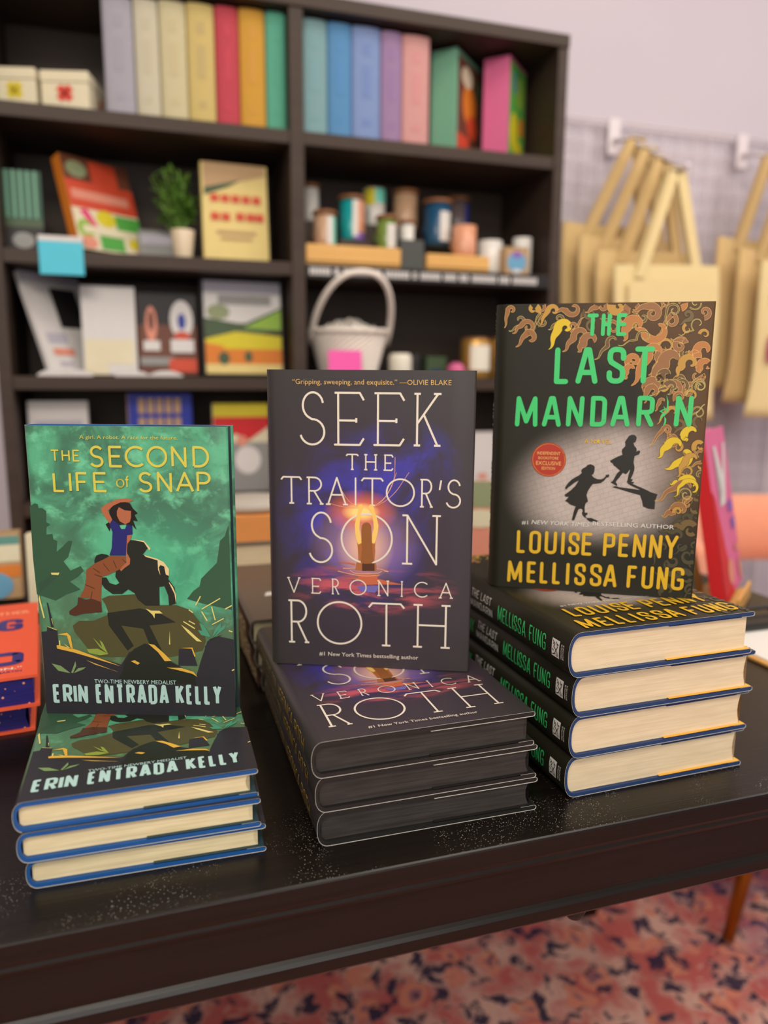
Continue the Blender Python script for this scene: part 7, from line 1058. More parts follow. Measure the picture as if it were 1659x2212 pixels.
# pink and red book on its little easel
PB, PY = (.728, .785), dg(40)
R = thing('wooden_easel', 'small wooden easel under the pink and red book', 'easel', (PB[0], PB[1], 0), (0, 0, PY))
b = MB(); b.box(.02, .135, -.010, .048, 0, .012, 'bamboo', .002); b.build('foot_rail', R)
b = MB(); b.box(.02, .135, -.014, -.0095, 0, .024, 'bamboo', .0015); b.build('front_lip', R)
b = MB(); b.tube([(.078, .046, .010), (.078, .085, .165)], .005, 'bamboo'); b.build('back_prop', R)
board_book('paperback_book', 'pink and red paperback leaning back on its easel behind the right stack', 'book', (PB[0], PB[1], .0165), (-.20, 0, PY), .155, .232, .018, 'card_pink',
    [('card_red', [(0, 0), (.46, 0), (.12, .60), (0, .66)]), ('card_white', [(.30, .90), (.42, .90), (.60, .72), (.80, .90), (.92, .90), (.66, .62), (.58, .54), (.30, .54), (.30, .62), (.48, .62)]), ('card_purple', q(.66, .47, .9, .54)), ('card_purple', q(.72, .36, .93, .43)), ('card_salmon', oval(.40, .14, .14, .08)), ('card_salmon', oval(.86, .10, .07, .07)), ('card_salmon', q(.74, .22, .92, .26))], side='card_red')
# clipboard
R = thing('clipboard', 'wooden clipboard with white paper and black clip at the right table side', 'clipboard', (.650, .455, .0004), (0, 0, .012))
b = MB(); b.box(0, .19, 0, .31, 0, .004, 'bamboo', .001); b.build('board', R)
b = MB(); b.box(.006, .184, .006, .285, .0042, .0060, 'jacket_paper'); b.build('paper', R)
b = MB(); b.box(.04, .145, .262, .292, .0062, .016, 'board_black', .003); b.tube([(.055, .285, .014), (.065, .300, .022), (.12, .300, .022), (.13, .285, .014)], .003, 'board_black'); b.build('clip', R)

# peach chair with brass legs
mat('velvet_peach', (232, 156, 124), .8, .25, var=.06, vscale=30, sheen=.6)
R = thing('armchair', 'peach upholstered chair with slim brass legs behind the table on the right', 'chair', (1.36, 1.27, -TZ), (0, 0, -.15))
b = MB(); b.box(-.30, .30, -.26, .25, .34, .47, 'velvet_peach', .05); b.build('seat', R)
b = MB(); rows = []
for i in range(25):
    a = PI*(-.10+1.2*i/24); cx, cy = math.cos(a), math.sin(a)
    e = math.sin(PI*min(1, max(0, i/24)))**.35
    sec = []
    for j in range(14):
        p = 2*PI*j/14; rr_ = .30+.045*math.cos(p)*(.3+.7*e); z = .70+.085*math.sin(p)*(.3+.7*e)
        sec.append((rr_*cx, rr_*.86*cy-.02, z))
    rows.append(sec)
V = b.grid(rows, 'velvet_peach', True, True); b.b.faces.new(V[0]); b.b.faces.new(V[-1][::-1]); b.build('backrest', R)
for a in (.15, .5, .85):
    b = MB(); b.tube([(.29*math.cos(PI*a), .25*math.sin(PI*a)-.02, .45), (.30*math.cos(PI*a), .26*math.sin(PI*a)-.02, .66)], .012, 'brass'); b.build('back_support', R)
for x, y in ((-.30, -.30), (.30, -.30), (.30, .28), (-.30, .28)):
    b = MB(); b.tube([(x*.42, y*.55, .36), (x, y, .008)], [.024, .0105], 'brass'); b.build('leg', R)

# ------------------------------------------------------------------ bookcase
BX0, BX1, BD0, BD1 = -.258, .925, .300, .340
BY, BB = 1.60, 1.862
bc = thing('bookcase', 'tall black-brown wooden bookcase with two bays against the lilac wall', 'bookcase', (0, 0, -TZ))
def bpart(name, *a):
    b = MB(); b.box(*a, 'case_stain', .0012); b.build(name, bc)
zt = TZ+1.050
bpart('side_panel', BX0, BX0+.024, BY, BB, 0, zt-.026); bpart('side_panel', BX1-.024, BX1, BY, BB, 0, zt-.026); bpart('divider_panel', .306, .334, BY, BB, 0, zt-.026)
bpart('top_panel', BX0, BX1, BY-.004, BB, zt-.026, zt); bpart('back_panel', BX0+.002, BX1-.002, BB, BB+.008, 0, zt-.002)
SH = [.800, .546, .312, .064, -.19, -.44]
for z in SH:
    for a, d in ((BX0+.024, .306), (.334, BX1-.024)): bpart('shelf', a, d, BY+.003, BB, TZ+z-.026, TZ+z)
bpart('plinth', BX0+.024, BX1-.024, BY+.02, BY+.04, 0, .06)
S1, S2, S3, S4 = [z+.0006 for z in SH[:4]]

# rainbow of cloth books, spines out
def spine_book(label, x0, x1, y, z, h, d, m, mark=None, group=None, rot=0.0):
    w = x1-x0-.0016
    R = thing('cloth_hardcover', label, 'book', (x0+.0008, y, z), (0, 0, rot), group)
    mm = MB(); k = 10
    arc_ = [(w/2-w/2*math.cos(PI*i/k), .006-.006*math.sin(PI*i/k)) for i in range(k+1)]
    out = [(0, d)] + [(0, .006)] + arc_[1:-1] + [(w, .006), (w, d)]
    inn = [(.003, d), (.003, .009)] + [(w/2-(w/2-.003)*math.cos(PI*i/k), .009-.005*math.sin(PI*i/k)) for i in range(1, k)] + [(w-.003, .009), (w-.003, d)]
    mm.cshell(out, inn, 'z', 0, h, m)
    if mark:
        for zc, zh in ((h*.80, h*.05), (h*.52, h*.14), (h*.16, h*.03)):
            mm.face([(w*a, -.0006, zc+zh*s) for a, s in ((.36, -1), (.64, -1), (.64, 1), (.36, 1))], mark)
    mm.build('cover', R, tri=True)
    mm = MB(); mm.box(.0032, w-.0032, .009, d-.004, .003, h-.004, 'pages_cream'); mm.build('page_block', R)
    return R
g = 'rainbow row of cloth books on the top shelf'
for lab, rgb, mk, x0, x1, h in [('lavender grey cloth book at the left end of the rainbow row', (176, 172, 186), (150, 146, 160), -.040, .016, .205), ('ivory cloth book right of the lavender grey one', (214, 206, 178), (186, 176, 150), .016, .062, .208),
        ('pale cream cloth book between ivory and yellow', (218, 206, 160), (190, 176, 134), .062, .113, .211), ('soft yellow cloth book left of the crimson one', (222, 196, 116), (170, 150, 110), .113, .166, .214), ('crimson cloth book on the top shelf', (212, 68, 84), (190, 50, 70), .166, .212, .216),
        ('marigold cloth book right of the crimson one', (226, 164, 52), (196, 140, 50), .212, .264, .218), ('jade green cloth book beside the bookcase divider', (92, 186, 154), (70, 160, 130), .264, .3055, .219),
        ('seafoam cloth book just right of the divider', (130, 174, 180), (110, 156, 164), .3345, .390, .217), ('bright blue cloth book right of the seafoam one', (86, 150, 206), (70, 130, 190), .390, .441, .217), ('periwinkle cloth book, widest of the rainbow row', (130, 156, 212), (96, 120, 180), .441, .503, .217),
        ('mauve cloth book between periwinkle and pink', (164, 130, 176), (140, 106, 156), .503, .550, .215), ('salmon pink cloth book at the right end of the rainbow row', (224, 158, 154), (204, 130, 136), .550, .612, .214)]:
    nm = lab.split()[0]; mat('cloth_'+nm+str(rgb[0]), tuple(.88*(v*.88+.12*sum(rgb)/3) for v in rgb), .75, .25, var=.10, vscale=160, bump=.15); mat('clothmark_'+nm+str(rgb[0]), tuple(.45*a+.45*b for a, b in zip(mk, rgb)), .6)
    spine_book(lab, x0, x1, 1.625, S1, h, .16, 'cloth_'+nm+str(rgb[0]), 'clothmark_'+nm+str(rgb[0]), g)
# two picture boxes turned cover-out
def turned(label, x, y, cov, spine_m, arts, w=.150):
    R = board_book('puzzle_box', label, 'box', (x, y, S1), (0, 0, dg(45)), w, .212, .060, cov, arts, page=False, side=spine_m)
    return R
P_ = [('card_brown', q(.05, .05, .95, .95)), ('card_orange', oval(.5, .55, .26, .2)), ('card_tomato', oval(.62, .35, .2, .12)), ('card_cream', oval(.4, .8, .22, .1)), ('card_tomato', q(.05, .05, .5, .22)), ('card_moss', oval(.8, .75, .12, .12))]
turned('teal edged picture box with a brown and orange cover on the top shelf', .680, 1.645, 'card_mint', 'card_mint', P_)
P_ = [('card_green', q(.03, .03, .97, .97)), ('card_yellow', oval(.35, .3, .24, .2)), ('card_lime', oval(.62, .72, .24, .16)), ('card_orange', oval(.75, .4, .14, .1)), ('card_teal', oval(.3, .78, .16, .12)), ('card_yellow', oval(.6, .14, .26, .1))]
turned('pink edged picture box with a green and yellow cover on the top shelf', .806, 1.645, 'card_pink', 'card_pink', P_, .115)
# little white boxes with crosses
def cross(cx, cz, r):
    t_ = r*.62
    return [[(cx-r, cz-r+t_), (cx-r+t_, cz-r), (cx+r, cz+r-t_), (cx+r-t_, cz+r)], [(cx+r-t_, cz-r), (cx+r, cz-r+t_), (cx-r+t_, cz+r), (cx-r, cz+r-t_)]]
def xbox(label, x, y, m, r, w=.094):
    R = thing('small_carton', label, 'box', (x, y, S1), (0, 0, -.25), 'small white cartons on the top shelf')
    b = MB(); b.box(0, w, 0, .14, 0, .046, 'card_cream', .002)
    for P in cross(w/2, .027, .016): b.face([(p[0], -.0006, p[1]) for p in P], m)
    for P in cross(.07, .026, .012): b.face([(w+.0006, p[0], p[1]) for p in P], m)
    b.build('carton', R)
    b = MB(); b.box(-.001, w+.001, -.001, .141, .0462, .066, 'card_cream', .002); b.build('lid', R)
mat('ink_cross_red', (208, 66, 50), .5); mat('ink_cross_yellow', (206, 186, 30), .5)
xbox('small white carton with a red cross left of the rainbow books', -.152, 1.632, 'ink_cross_red', .02, .086); xbox('small white carton with a yellow cross at the left bookcase side', -.2325, 1.642, 'ink_cross_yellow', .02, .074)

# second shelf, left bay
board_book('hardcover_book', 'dark book with vertical green stripes at the left end of the second shelf', 'book', (-.233, 1.66, S2), (-.06, 0, .02), .066, .150, .02, 'card_dark', [('card_forest', q(0, .40, 1, 1))]+[('card_mint', q(.04+i*.19, .42, .11+i*.19, 1)) for i in range(5)]+[('card_moss', q(0, .30, 1, .40)), ('card_grey', oval(.45, .14, .3, .10))])
V_ = [('card_brown', q(0, .74, 1, 1)), ('card_tomato', q(.4, .72, .8, .98)), ('card_sage', oval(.2, .86, .15, .09)), ('card_tomato', q(0, .44, 1, .74)), ('card_salmon', q(.05, .54, .9, .64)), ('card_cream', q(0, 0, 1, .44)), ('card_hotpink', [(.1, .42), (.22, .44), (.36, .22), (.26, .22)]), ('card_yellow', oval(.48, .36, .15, .09)), ('card_green', q(.62, .26, 1, .42)), ('card_lime', oval(.14, .22, .12, .1)), ('card_cream', q(.1, .18, .95, .26)), ('card_green', q(.32, .02, .68, .17)), ('card_salmon', oval(.15, .08, .12, .07)), ('card_yellow', oval(.85, .12, .1, .06)), ('card_pink', oval(.92, .04, .06, .04))]
board_book('cookbook', 'cookbook with orange spine and vegetables on a red and white cover', 'book', (-.100, 1.628, S2+.0008), (-.30, 0, dg(36)), .150, .190, .026, 'card_orange', V_)
board_book('small_box', 'low grey box behind the white plant pot', 'box', (.008, 1.70, S2), (0, 0, 0), .072, .062, .05, 'card_grey', [('card_lilac', q(.05, .55, .95, .85))], page=False)
mat('ceramic_cream', (222, 204, 176), .4, .5); mat('soil', (50, 36, 28), .9)
mat('leaf_green', (116, 156, 70), .5, .4, var=.4, vscale=60)
R = thing('potted_plant', 'small bushy green plant in a cream pot beside the cookbook', 'plant', (.094, 1.672, S2))
b = MB(); b.lathe([(.0, 0), (.017, 0), (.018, .003), (.024, .058), (.0235, .060), (.021, .058), (.020, .050)], 'ceramic_cream'); pot = b.build('pot', R)
b = MB(); b.disc((0, 0), .0205, .051, 'soil'); b.build('soil', pot)
b = MB()
for i in range(46):
    a = random.uniform(0, 2*PI); l = random.uniform(.02, .125); rr_ = random.uniform(.012, .046)*(.7 if math.cos(a) > 0 else 1.3); top = Vector((rr_*math.cos(a)-.006, rr_*math.sin(a), .055+l))
    b.tube([(rr_*.2*math.cos(a), rr_*.2*math.sin(a), .05), ((top.x)*.6, top.y*.6, .05+l*.6), tuple(top)], .0012, 'leaf_green', 5)
    for j in range(6):
        p = top*(.55+.09*j) + Vector((0, 0, .055*(1-(.55+.09*j)))); an = random.uniform(0, 2*PI); d = Vector((math.cos(an), math.sin(an), random.uniform(-.2, .7))).normalized(); s_ = d.cross(Vector((0, 0, 1))).normalized()*.009; ln = random.uniform(.018, .030)
        up_ = d.cross(s_).normalized()*.0025
        b.face([p, p+d*ln*.45+s_+up_, p+d*ln, p+d*ln*.45-s_+up_], 'leaf_green')
b.build('foliage', R, fix=False)
board_book('paperback_book', 'butter yellow paperback with red lettering facing out on the second shelf', 'book', (.135, 1.650, S2+.001), (-.09, 0, .05), .134, .194, .02, 'card_butter', [('card_tan', [(.03, .72), (.97, .90), (.97, 1), (.03, 1)]), ('card_moss', [(.03, .66), (.4, .76), (.6, .84), (.03, .74)])]+[('card_tomato', q(a, y, a+.13, y+.08)) for a, y in ((.12, .60), (.28, .60), (.44, .60), (.60, .60), (.76, .60), (.12, .41), (.28, .41), (.50, .42), (.66, .42), (.80, .42))]+[('card_tan', q(.2, .28, .8, .31)), ('card_tan', q(.26, .22, .74, .245))])
mat('tag_cyan', (72, 190, 214), .5); mat('tag_pink', (238, 90, 172), .5)
R = thing('shelf_tag', 'cyan card tag hooked over the edge of the second shelf', 'tag', (-.172, 1.5985, SH[1]-.045))
b = MB(); b.box(0, .078, 0, .0012, 0, .060, 'tag_cyan', .0003); b.build('card', R)
b = MB(); b.box(0, .078, -.0002, .0014, .060, .070, 'card_white', .0003); b.box(0, .078, .0008, .03, .0685, .070, 'card_white'); b.build('fold', R)
# second shelf, right bay: wooden risers, sign, mugs
for lab, x0, x1, z in (('long bamboo riser carrying the mugs on the left', .338, .546, .040), ('shorter bamboo riser carrying the mugs on the right', .606, .756, .034)):
    R = thing('wooden_riser', lab, 'riser', (x0, 1.612, S2)); w = x1-x0
    b = MB(); b.box(0, w, 0, .21, .006, z, 'bamboo', .002); b.build('deck', R)
    for y_ in (.004, .19):
        b = MB(); b.box(0, w, y_, y_+.016, 0, .006, 'bamboo'); b.build('foot', R)
mat('chalkboard', (70, 72, 70), .7); mat('wood_lid', (130, 86, 52), .5, var=.15, vscale=100)
R = thing('small_sign', 'small charcoal sign standing between the two risers', 'sign', (.548, 1.616, S2), (-.1, 0, 0))
b = MB(); b.box(0, .054, 0, .004, 0, .062, 'chalkboard', .001); b.build('panel', R)
b = MB(); b.box(.004, .050, .004, .024, 0, .004, 'chalkboard'); b.build('stand', R)
def mug(label, x, y, z, r, h, m, band=None, lid=True, ang=1.9, flare=1.0, m2=None):
    R = thing('mug', label, 'mug', (x, y, z), (0, 0, ang), 'mugs on the second shelf')
    b = MB(); b.lathe([(0, .0), (r*.86, .0), (r*.97, h*.06), (r, h*.2), (r*flare, h), (r*flare*.93, h), (r*.92, h*.2), (r*.85, .006), (0, .006)], m)
    if band:
        for mm, a0, a1, z0, z1 in band:
            k = 8; b.grid([[((r+.0008)*math.cos(a0+(a1-a0)*i/k-ang), (r+.0008)*math.sin(a0+(a1-a0)*i/k-ang), zz) for i in range(k+1)] for zz in (h*z0, h*.5*(z0+z1), h*z1)], mm)
    b.build('body', R)
    b = MB(); b.tube([(r*.9+.022*math.sin(PI*i/10)*1.0, 0, h*.22+h*.56*i/10) for i in range(11)], .0042, m2 or m, 8); b.build('handle', R)
    if lid:
        b = MB(); b.lathe([(0, h+.001), (r*1.12, h+.001), (r*1.15, h+.004), (r*1.12, h+.009), (0, h+.009)], 'wood_lid'); b.build('lid', R)
for nm, rgb in dict(white=(214, 210, 204), teal=(28, 150, 152), navy=(30, 74, 106), brown=(186, 150, 120), pink=(212, 150, 118), mint=(110, 206, 186), slate=(96, 84, 84), green=(110, 134, 60)).items(): mat('glaze_'+nm, rgb, .3, .5)
F = -PI/2
mug('white mug with wooden lid beside the divider', .376, 1.74, S2+.104, .019, .072, 'glaze_white'); mug('small patterned mug in front of the divider', .386, 1.648, S2+.0405, .023, .062, 'glaze_brown', [('glaze_white', F, F+.6, .05, .95), ('glaze_mint', F+.6, F+1.3, .05, .95)])
mug('teal mug with a peach and violet panel on the long riser', .458, 1.690, S2+.0608, .027, .085, 'glaze_teal', [('glaze_white', F-.2, F+.2, 0.1, .98), ('glaze_pink', F+.2, F+1.3, .2, .98), ('card_purple', F-.1, F+1.3, .03, .2)])
mug('white mug with mint rim behind the teal mug', .524, 1.742, S2+.104, .025, .082, 'glaze_white', [('glaze_mint', F-.2, F+1.4, .62, .98), ('card_yellow', F-1.2, F-.2, .55, .98)], False)
mug('light brown mug with wooden lid behind the sign', .594, 1.725, S2+.0975, .027, .078, 'glaze_brown'); mug('green and white cup at the right end of the long riser', .524, 1.648, S2+.0405, .021, .062, 'glaze_green', [('glaze_white', F-.2, F+1.2, .05, .85)])
mug('white cup with wooden lid behind the charcoal sign', .580, 1.672, S2+.046, .016, .055, 'glaze_white'); mug('navy mug with a white figure patch', .657, 1.685, S2+.0608, .030, .090, 'glaze_navy', [('glaze_white', F-.15, F+.85, .1, .8)])
mug('slate mug with wooden lid behind the navy mug', .738, 1.765, S2+.104, .027, .075, 'glaze_slate', [('card_blue', F+.4, F+1.2, .05, .9)]); mug('pink mug at the right end of the short riser', .706, 1.643, S2+.0345, .027, .066, 'glaze_pink', lid=False)
# stepped shelf insert behind the risers that lifts the back row of mugs
R = thing('step_shelf', 'dark stepped stand lifting the back row of mugs', 'stand', (.342, 1.66, S2+.0405))
b = MB(); b.box(0, .07, .05, .11, 0, .063, 'case_stain'); b.box(.08, .150, 0, .06, 0, .020, 'case_stain'); b.box(.150, .21, .05, .11, 0, .063, 'case_stain'); b.build('step', R)
R = thing('step_shelf', 'dark low step behind the charcoal sign under the brown mug', 'stand', (.548, 1.69, S2))
b = MB(); b.box(.0, .052, 0, .13, 0, .0972, 'case_stain'); b.build('block', R)
for lab, x, y, r, h in (('white lidless cup right of the pink mug', .785, 1.675, .028, .078), ('white tall cup at the right end of the second shelf', .864, 1.668, .022, .088), ('white cup behind the blue label carton', .832, 1.70, .024, .070)):
    mug(lab, x, y, S2, r, h, 'glaze_white', lid=False, ang=1.6)
board_book('soap_box', 'tan carton with round blue label on the second shelf', 'box', (.800, 1.622, S2), (0, 0, 0), .056, .060, .03, 'card_tan', [('card_sky', oval(.5, .45, .42, .38)), ('card_purple', oval(.5, .72, .22, .12)), ('card_white', oval(.5, .12, .2, .08))], page=False)
R = thing('label_strip', 'black strip with a row of blurred white words along the second shelf edge', 'label strip', (.336, 1.5965, SH[1]-.030))
b = MB(); b.box(0, .564, 0, .002, 0, .028, 'card_dark', .0004); x = .006
for wl in (.046, .012, .060, .018, .056, .010, .048, .030, .022, .060, .026, .062, .030):
    if x+wl > .56: break
    n = max(1, int(wl/.0075))
    for i in range(n): b.face([(x+i*wl/n+d, -.0006, zz) for d, zz in ((0, .007), (wl/n*.72, .007), (wl/n*.72, .021), (0, .021))], 'card_white')
    x += wl+.007
b.build('strip', R)

# third shelf, left bay
board_book('magazine', 'large white magazine with a dark photo leaning at the left end of the third shelf', 'magazine', (-.166, 1.622, S3+.0008), (-.36, 0, dg(48)), .150, .212, .010, 'card_white', [('card_lilac', q(0, .9, 1, 1)), ('card_dark', q(.42, .46, .86, .86)), ('card_lilac', q(.12, .30, .45, .40)), ('card_salmon', q(.15, .18, .5, .25)), ('card_lilac', q(.2, .08, .42, .12)), ('card_tan', q(.72, .1, .95, .34))])
board_book('hardcover_book', 'plain white book beside the dark photo magazine', 'book', (-.108, 1.655, S3+.001), (-.08, 0, 0), .102, .176, .02, 'card_white', [('card_cream', q(.02, 0, .45, .40)), ('card_cream', q(.45, .12, .95, .40))])
for lab, x, w in (('open white leaflet lying at the left front of the third shelf', -.19, .10), ('open white leaflet lying in front of the plain white book', -.05, .13)):
    R = thing('leaflet', lab, 'leaflet', (x, 1.603, S3), (0, 0, 0)); b = MB(); n = 12
    b.grid([[(w*i/n, y, .003+.009*abs(math.sin(PI*2*i/n))**.7) for i in range(n+1)] for y in (0, .04)], 'card_white'); b.grid([[(w*i/n, y, 0) for i in range(n+1)] for y in (0, .04)], 'card_white', False)
    b.grid([[(w*i/n, 0, zz if zz == 0 else .003+.009*abs(math.sin(PI*2*i/n))**.7) for i in range(n+1)] for zz in (0, 1)], 'card_white'); b.build('sheet', R)
board_book('picture_book', 'brown book with two white bottle shapes on its cover', 'book', (-.002, 1.672, S3+.001), (-.08, 0, 0), .118, .168, .02, 'card_brown', [('card_dark', q(0, .62, 1, 1)), ('card_salmon', oval(.22, .62, .10, .22)), ('card_brown', oval(.22, .66, .05, .12)), ('card_white', q(.08, .30, .36, .42)), ('card_white', oval(.74, .68, .2, .24)), ('card_blue', oval(.74, .66, .07, .1)), ('card_tomato', oval(.74, .48, .14, .06)), ('card_white', q(.54, .28, .94, .44)), ('card_grey', q(.02, .12, .6, .22)), ('card_tomato', q(.5, .04, .98, .2))])
board_book('picture_book', 'landscape picture book with orange field and green hill on the third shelf', 'book', (.126, 1.655, S3+.001), (-.09, 0, .03), .172, .200, .02, 'card_dark', [('card_white', q(.03, .55, .97, .98)), ('card_lilac', q(.03, .86, .97, .98)), ('card_sage', oval(.2, .66, .14, .08)), ('card_grey', q(.2, .74, .85, .84)), ('card_moss', [(.03, .40), (.03, .60), (.5, .54), (.97, .72), (.97, .50), (.5, .38)]), ('card_lime', [(.5, .50), (.97, .70), (.97, .48)]), ('card_yellow', [(.03, .26), (.03, .38), (.4, .46), (.97, .42), (.97, .28)]), ('card_orange', [(.03, .10), (.03, .34), (.3, .30), (.97, .32), (.97, .10)]), ('card_yellow', q(.25, .28, .97, .38)), ('card_butter', q(.03, .02, .97, .12)), ('card_moss', oval(.25, .18, .07, .07)), ('card_moss', oval(.55, .2, .05, .06))])
# third shelf, right bay: basket, jar and oddments
mat('wicker_white', (236, 226, 216), .7, .3, var=.12, vscale=120); mat('shred_paper', (240, 232, 220), .8, .2)
R = thing('wicker_basket', 'white wicker basket with a tall hoop handle and pale paper shred', 'basket', (.452, 1.702, S3))
b = MB(); nu, nv = 64, 17
b.grid([[((.058+.024*v_/nv+.0022*((i+v_) % 2))*1.06*math.cos(2*PI*i/nu), (.058+.024*v_/nv+.0022*((i+v_) % 2))*.95*math.sin(2*PI*i/nu), .10*v_/nv) for i in range(nu)] for v_ in range(nv+1)], 'wicker_white', False, True)
b.grid([[((.053+.024*v_/nv)*1.06*math.cos(2*PI*i/nu), (.053+.024*v_/nv)*.95*math.sin(2*PI*i/nu), .002+.098*v_/nv) for i in range(nu)] for v_ in range(nv+1)], 'wicker_white', False, True)
b.disc((0, 0), .058, .001, 'wicker_white'); b.tube([(.086*1.04*math.cos(2*PI*i/40), .086*.95*math.sin(2*PI*i/40), .101+.002*(i % 2)) for i in range(41)], .0055, 'wicker_white', 8); b.build('basket_body', R)
b = MB(); b.tube([(-.090*math.copysign(abs(math.cos(PI*i/28))**.85, math.cos(PI*i/28)), -.122*math.sin(PI*i/28)**.85, .075+.143*math.sin(PI*i/28)**.85) for i in range(29)], .0068, 'wicker_white', 10); b.build('handle', R)
b = MB()
for i in range(90):
    a = random.uniform(0, 2*PI); r_ = .07*math.sqrt(random.random()); p = Vector((r_*math.cos(a), r_*math.sin(a), .088+.03*(1-r_/.075)+random.uniform(0, .012))); an = random.uniform(0, 2*PI); d = Vector((math.cos(an), math.sin(an), random.uniform(-.3, .4)))*.022
    b.tube([p-d*.5, p+Vector((0, 0, .008)), p+d*.5+Vector((0, 0, -.002))], .003, 'shred_paper', 5)
tag(b.build('paper_shred', R), None, None, kind='stuff')
R = thing('price_card', 'hot pink card standing in front of the wicker basket', 'card', (.383, 1.604, S3), (-.08, 0, 0))
b = MB(); b.box(0, .074, 0, .0012, 0, .058, 'tag_pink', .0003); b.build('card', R)
b = MB(); b.box(.02, .054, .0012, .02, 0, .0012, 'tag_pink'); b.build('foot', R)
def jar(label, x, y, r, h, m, z=None, cap=None, patch=None):
    R = thing('candle_jar', label, 'jar', (x, y, S3 if z is None else z), (0, 0, 0), 'jars on the third shelf')
    b = MB(); b.lathe([(0, 0), (r*.95, 0), (r, .003), (r, h-.004), (r*.97, h-.001), (r*.90, h-.001), (r*.88, h-.012), (0, h-.012)], m)
    if patch:
        k = 8; b.grid([[((r+.0007)*math.cos(F-.75+1.5*i/k), (r+.0007)*math.sin(F-.75+1.5*i/k), zz) for i in range(k+1)] for zz in (h*.2, h*.85)], patch)
    b.build('vessel', R)
    b = MB(); b.lathe([(0, h-.010), (r*.86, h-.010), (r*.86, h+.004), (0, h+.004)], cap or m); b.build('lid', R)
mat('gold_foil', (196, 150, 76), .35, .5, .6); mat('wax_white', (228, 222, 206), .5)
jar('white jar right of the wicker basket', .565, 1.665, .026, .050, 'wax_white'); jar('gold jar with pale label on the third shelf', .760, 1.685, .036, .090, 'gold_foil', patch='wax_white', cap='wood_lid'); jar('gold jar half hidden behind the upright olive book', .835, 1.690, .034, .092, 'gold_foil', patch='card_butter', cap='wood_lid')
jar('small dark jar left of the gold jars', .612, 1.70, .017, .052, 'card_dark')
board_book('soap_box', 'dark carton with a navy patch between the jars', 'box', (.640, 1.690, S3), (0, 0, .1), .05, .050, .03, 'card_moss', [('card_navy', q(.2, .05, .75, .4))], page=False)
b = MB(); b.lathe([(0, 0), (.014, 0), (.021, .012), (.020, .026), (.009, .035), (0, .036)], 'card_pink'); R = b.build('bath_ball', None, (.698, 1.655, TZ+S3)); tag(R, 'small round pink bath ball before the dark carton', 'bath ball')

# fourth shelf
board_book('hardcover_book', 'white book on the fourth shelf behind the green upright book', 'book', (-.220, 1.66, S4+.001), (-.05, 0, 0), .112, .196, .022, 'card_white', [('card_lilac', q(.1, .3, .9, .8))])
board_book('hardcover_book', 'cobalt blue book with beige lettering on the fourth shelf', 'book', (-.030, 1.65, S4+.001), (-.03, 0, .0), .128, .212, .034, 'card_cobalt', [('card_tan', q(.16+i*.14, .80, .26+i*.14, .95)) for i in range(5)]+[('card_tan', q(.16+i*.14, .60, .26+i*.14, .76)) for i in range(5)], side='card_tan')
board_book('picture_book', 'yellow and red picture book beside the divider on the fourth shelf', 'book', (.142, 1.65, S4+.001), (-.05, 0, .0), .118, .190, .02, 'card_cream', [('card_yellow', q(0, .85, 1, 1)), ('card_red', [(0, .60), (0, .85), (1, .85), (1, .74), (.62, .58), (.4, .66)]), ('card_grey', q(0, .0, 1, .56)), ('card_white', oval(.6, .36, .24, .16)), ('card_salmon', oval(.5, .58, .1, .06))])
board_book('hardcover_book', 'white book with small pink foot on the right of the fourth shelf', 'book', (.742, 1.65, S4+.001), (-.06, 0, 0), .10, .120, .02, 'card_white', [('card_sage', oval(.8, .55, .12, .1)), ('card_salmon', oval(.3, .12, .14, .06))])

# ------------------------------------------------------------------ wire panel with tote bags
R = thing('wire_grid_panel', 'white wire grid panel fixed to the lilac wall right of the bookcase', 'grid panel', (1.03, 1.862, -.60))
b = MB()
for i in range(17): b.tube([(.05*i, 0, 0), (.05*i, 0, 1.58)], .0014, 'wire_white', 6)
for i in range(33): b.tube([(0, -.004, .0+.049*i), (.80, -.004, .049*i)], .0014, 'wire_white', 6)
b.build('wire_grid', R)
b = MB(); b.tube([(0, -.002, 0), (.8, -.002, 0), (.8, -.002, 1.58), (0, -.002, 1.58), (0, -.002, 0)], .0045, 'wire_white', 8); b.build('frame', R)
def hook(label, x, z):
    R = thing('display_hook', label, 'hook', (x, 1.852, z-.025), (0, 0, 0), 'sloping display hooks on the wire panel')
    b = MB(); b.box(-.018, .018, -.004, .004, -.035, .055, 'wire_white', .002); b.build('bracket', R)
    b = MB(); b.tube([(0, 0, 0), (.01, -.06, -.012), (.033, -.25, -.125), (.034, -.262, -.118)], .006, 'wire_white', 8); b.build('arm', R)
hook('left sloping hook holding the nearer bunch of tote bags', 1.215, .955); hook('right sloping hook holding the farther bunch of tote bags', 1.63, .955)
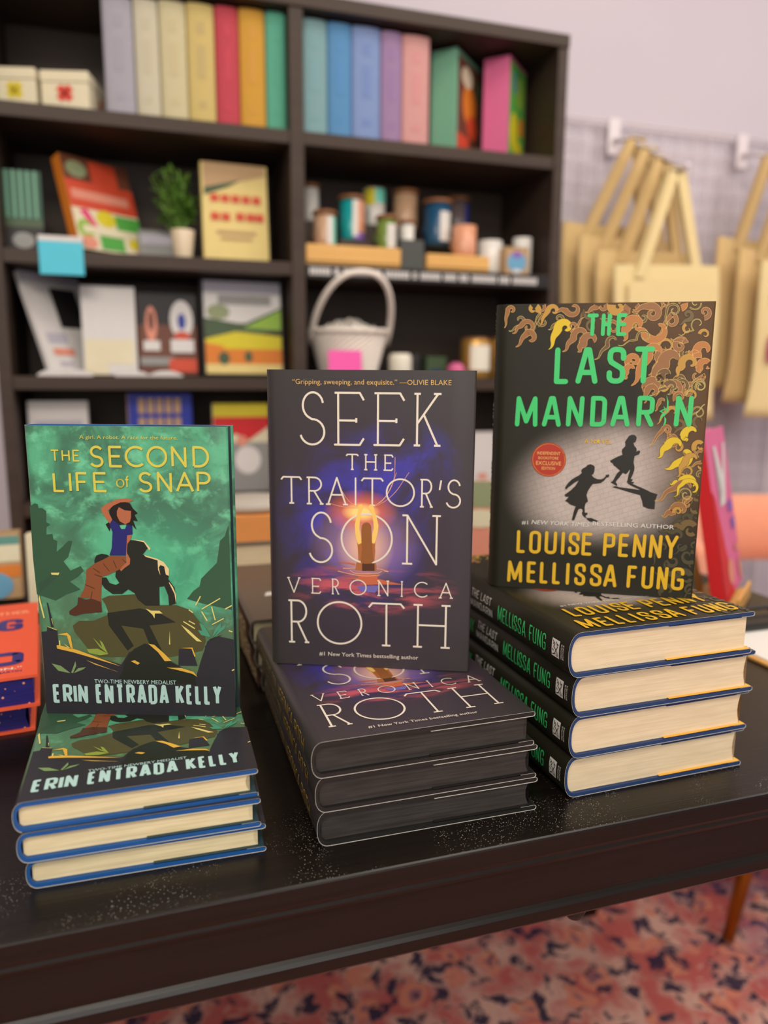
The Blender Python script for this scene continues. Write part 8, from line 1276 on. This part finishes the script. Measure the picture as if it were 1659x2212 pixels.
def tote(label, x, y, zt_, w, h, strap, tilt, m, cx, prints=(), yaw_=0.0):
    # zt_: top edge of the bag; straps meet over the hook at height zt_+strap
    R = thing('tote_bag', label, 'tote bag', (x, y, zt_), (0, tilt, yaw_), 'canvas tote bags on the hooks')
    b = MB(); nu, nv = 20, 14; rows = []
    for j in range(nv+1):
        v_ = j/nv; r_ = []
        for i in range(nu):
            a = 2*PI*i/nu; wd = w/2*(1-.05*math.sin(PI*v_)); th_ = .005+.015*math.sin(PI*v_*.9)
            sx_ = math.copysign(abs(math.cos(a))**.5, math.cos(a)); sy_ = math.copysign(abs(math.sin(a))**.8, math.sin(a))
            r_.append((wd*sx_+.006*math.sin(6*v_+a), th_*sy_+.006*math.sin(9*sx_+3*v_), -h*v_))
        rows.append(r_)
    V = b.grid(rows, m, True, True); b.b.faces.new(V[-1][::-1])
    for mm, P in prints: b.face([(px_*w, -.0225, -py_*h) for px_, py_ in P], mm)
    b.build('bag_body', R)
    for dy in (-.008, .008):
        b = MB(); c_ = .014
        for s_ in (-1, 1):
            n = 8; rows = []
            for k in range(n+1):
                t_ = k/n; xx = s_*w*.27*(1-t_)+cx*t_+s_*.008*t_; zz = -.03+(strap+.03)*t_; rows.append([(xx-c_, dy-.001, zz), (xx+c_, dy-.001, zz), (xx+c_, dy+.001, zz), (xx-c_, dy+.001, zz)])
            b.grid(rows, m, False, True)
        b.box(cx-.022, cx+.022, dy-.001, dy+.001, strap-.004, strap+.004, m); b.build('strap', R)
hx = lambda t_: 1.215+.010+.023*t_; hy = lambda t_: 1.852-.06-.19*t_; hz = lambda t_: .930-.012-.113*t_
for i, (lab, m, pr) in enumerate([('rearmost canvas tote bag on the left hook, nearest the wall', 'canvas', ()), ('second canvas tote bag from the wall on the left hook', 'canvas', ()), ('third canvas tote bag from the wall on the left hook', 'canvas', ()),
        ('front canvas tote bag on the left hook with a pale printed panel', 'canvas_pale', [('canvas_pale', q(-.40, .10, .40, .62))])]):
    t_ = .08+.28*i; zt_ = hz(t_)-.210-.006*i
    tote(lab, hx(t_)-.044+.010*i, hy(t_), zt_, .31, .38, .2165-.0 if i < 9 else 0, .02-.02*i, m, .044-.010*i, pr)
mat('print_magenta', (170, 50, 110), .7)
for i, (lab, m, pr) in enumerate([('canvas tote bag nearest the wall on the right hook', 'canvas', ()), ('middle canvas tote bag on the right hook with magenta print', 'canvas', [('print_magenta', oval(-.22, .35, .06, .10)), ('print_magenta', oval(-.12, .62, .05, .10))]), ('front canvas tote bag on the right hook with magenta print', 'canvas_pale', [('print_magenta', oval(-.30, .22, .07, .08)), ('print_magenta', oval(-.34, .55, .05, .10))])]):
    t_ = .15+.33*i; tote(lab, hx(t_)+.415+.01*i, hy(t_), hz(t_)-.215, .30, .40, .2215, .03, m, 0, pr)
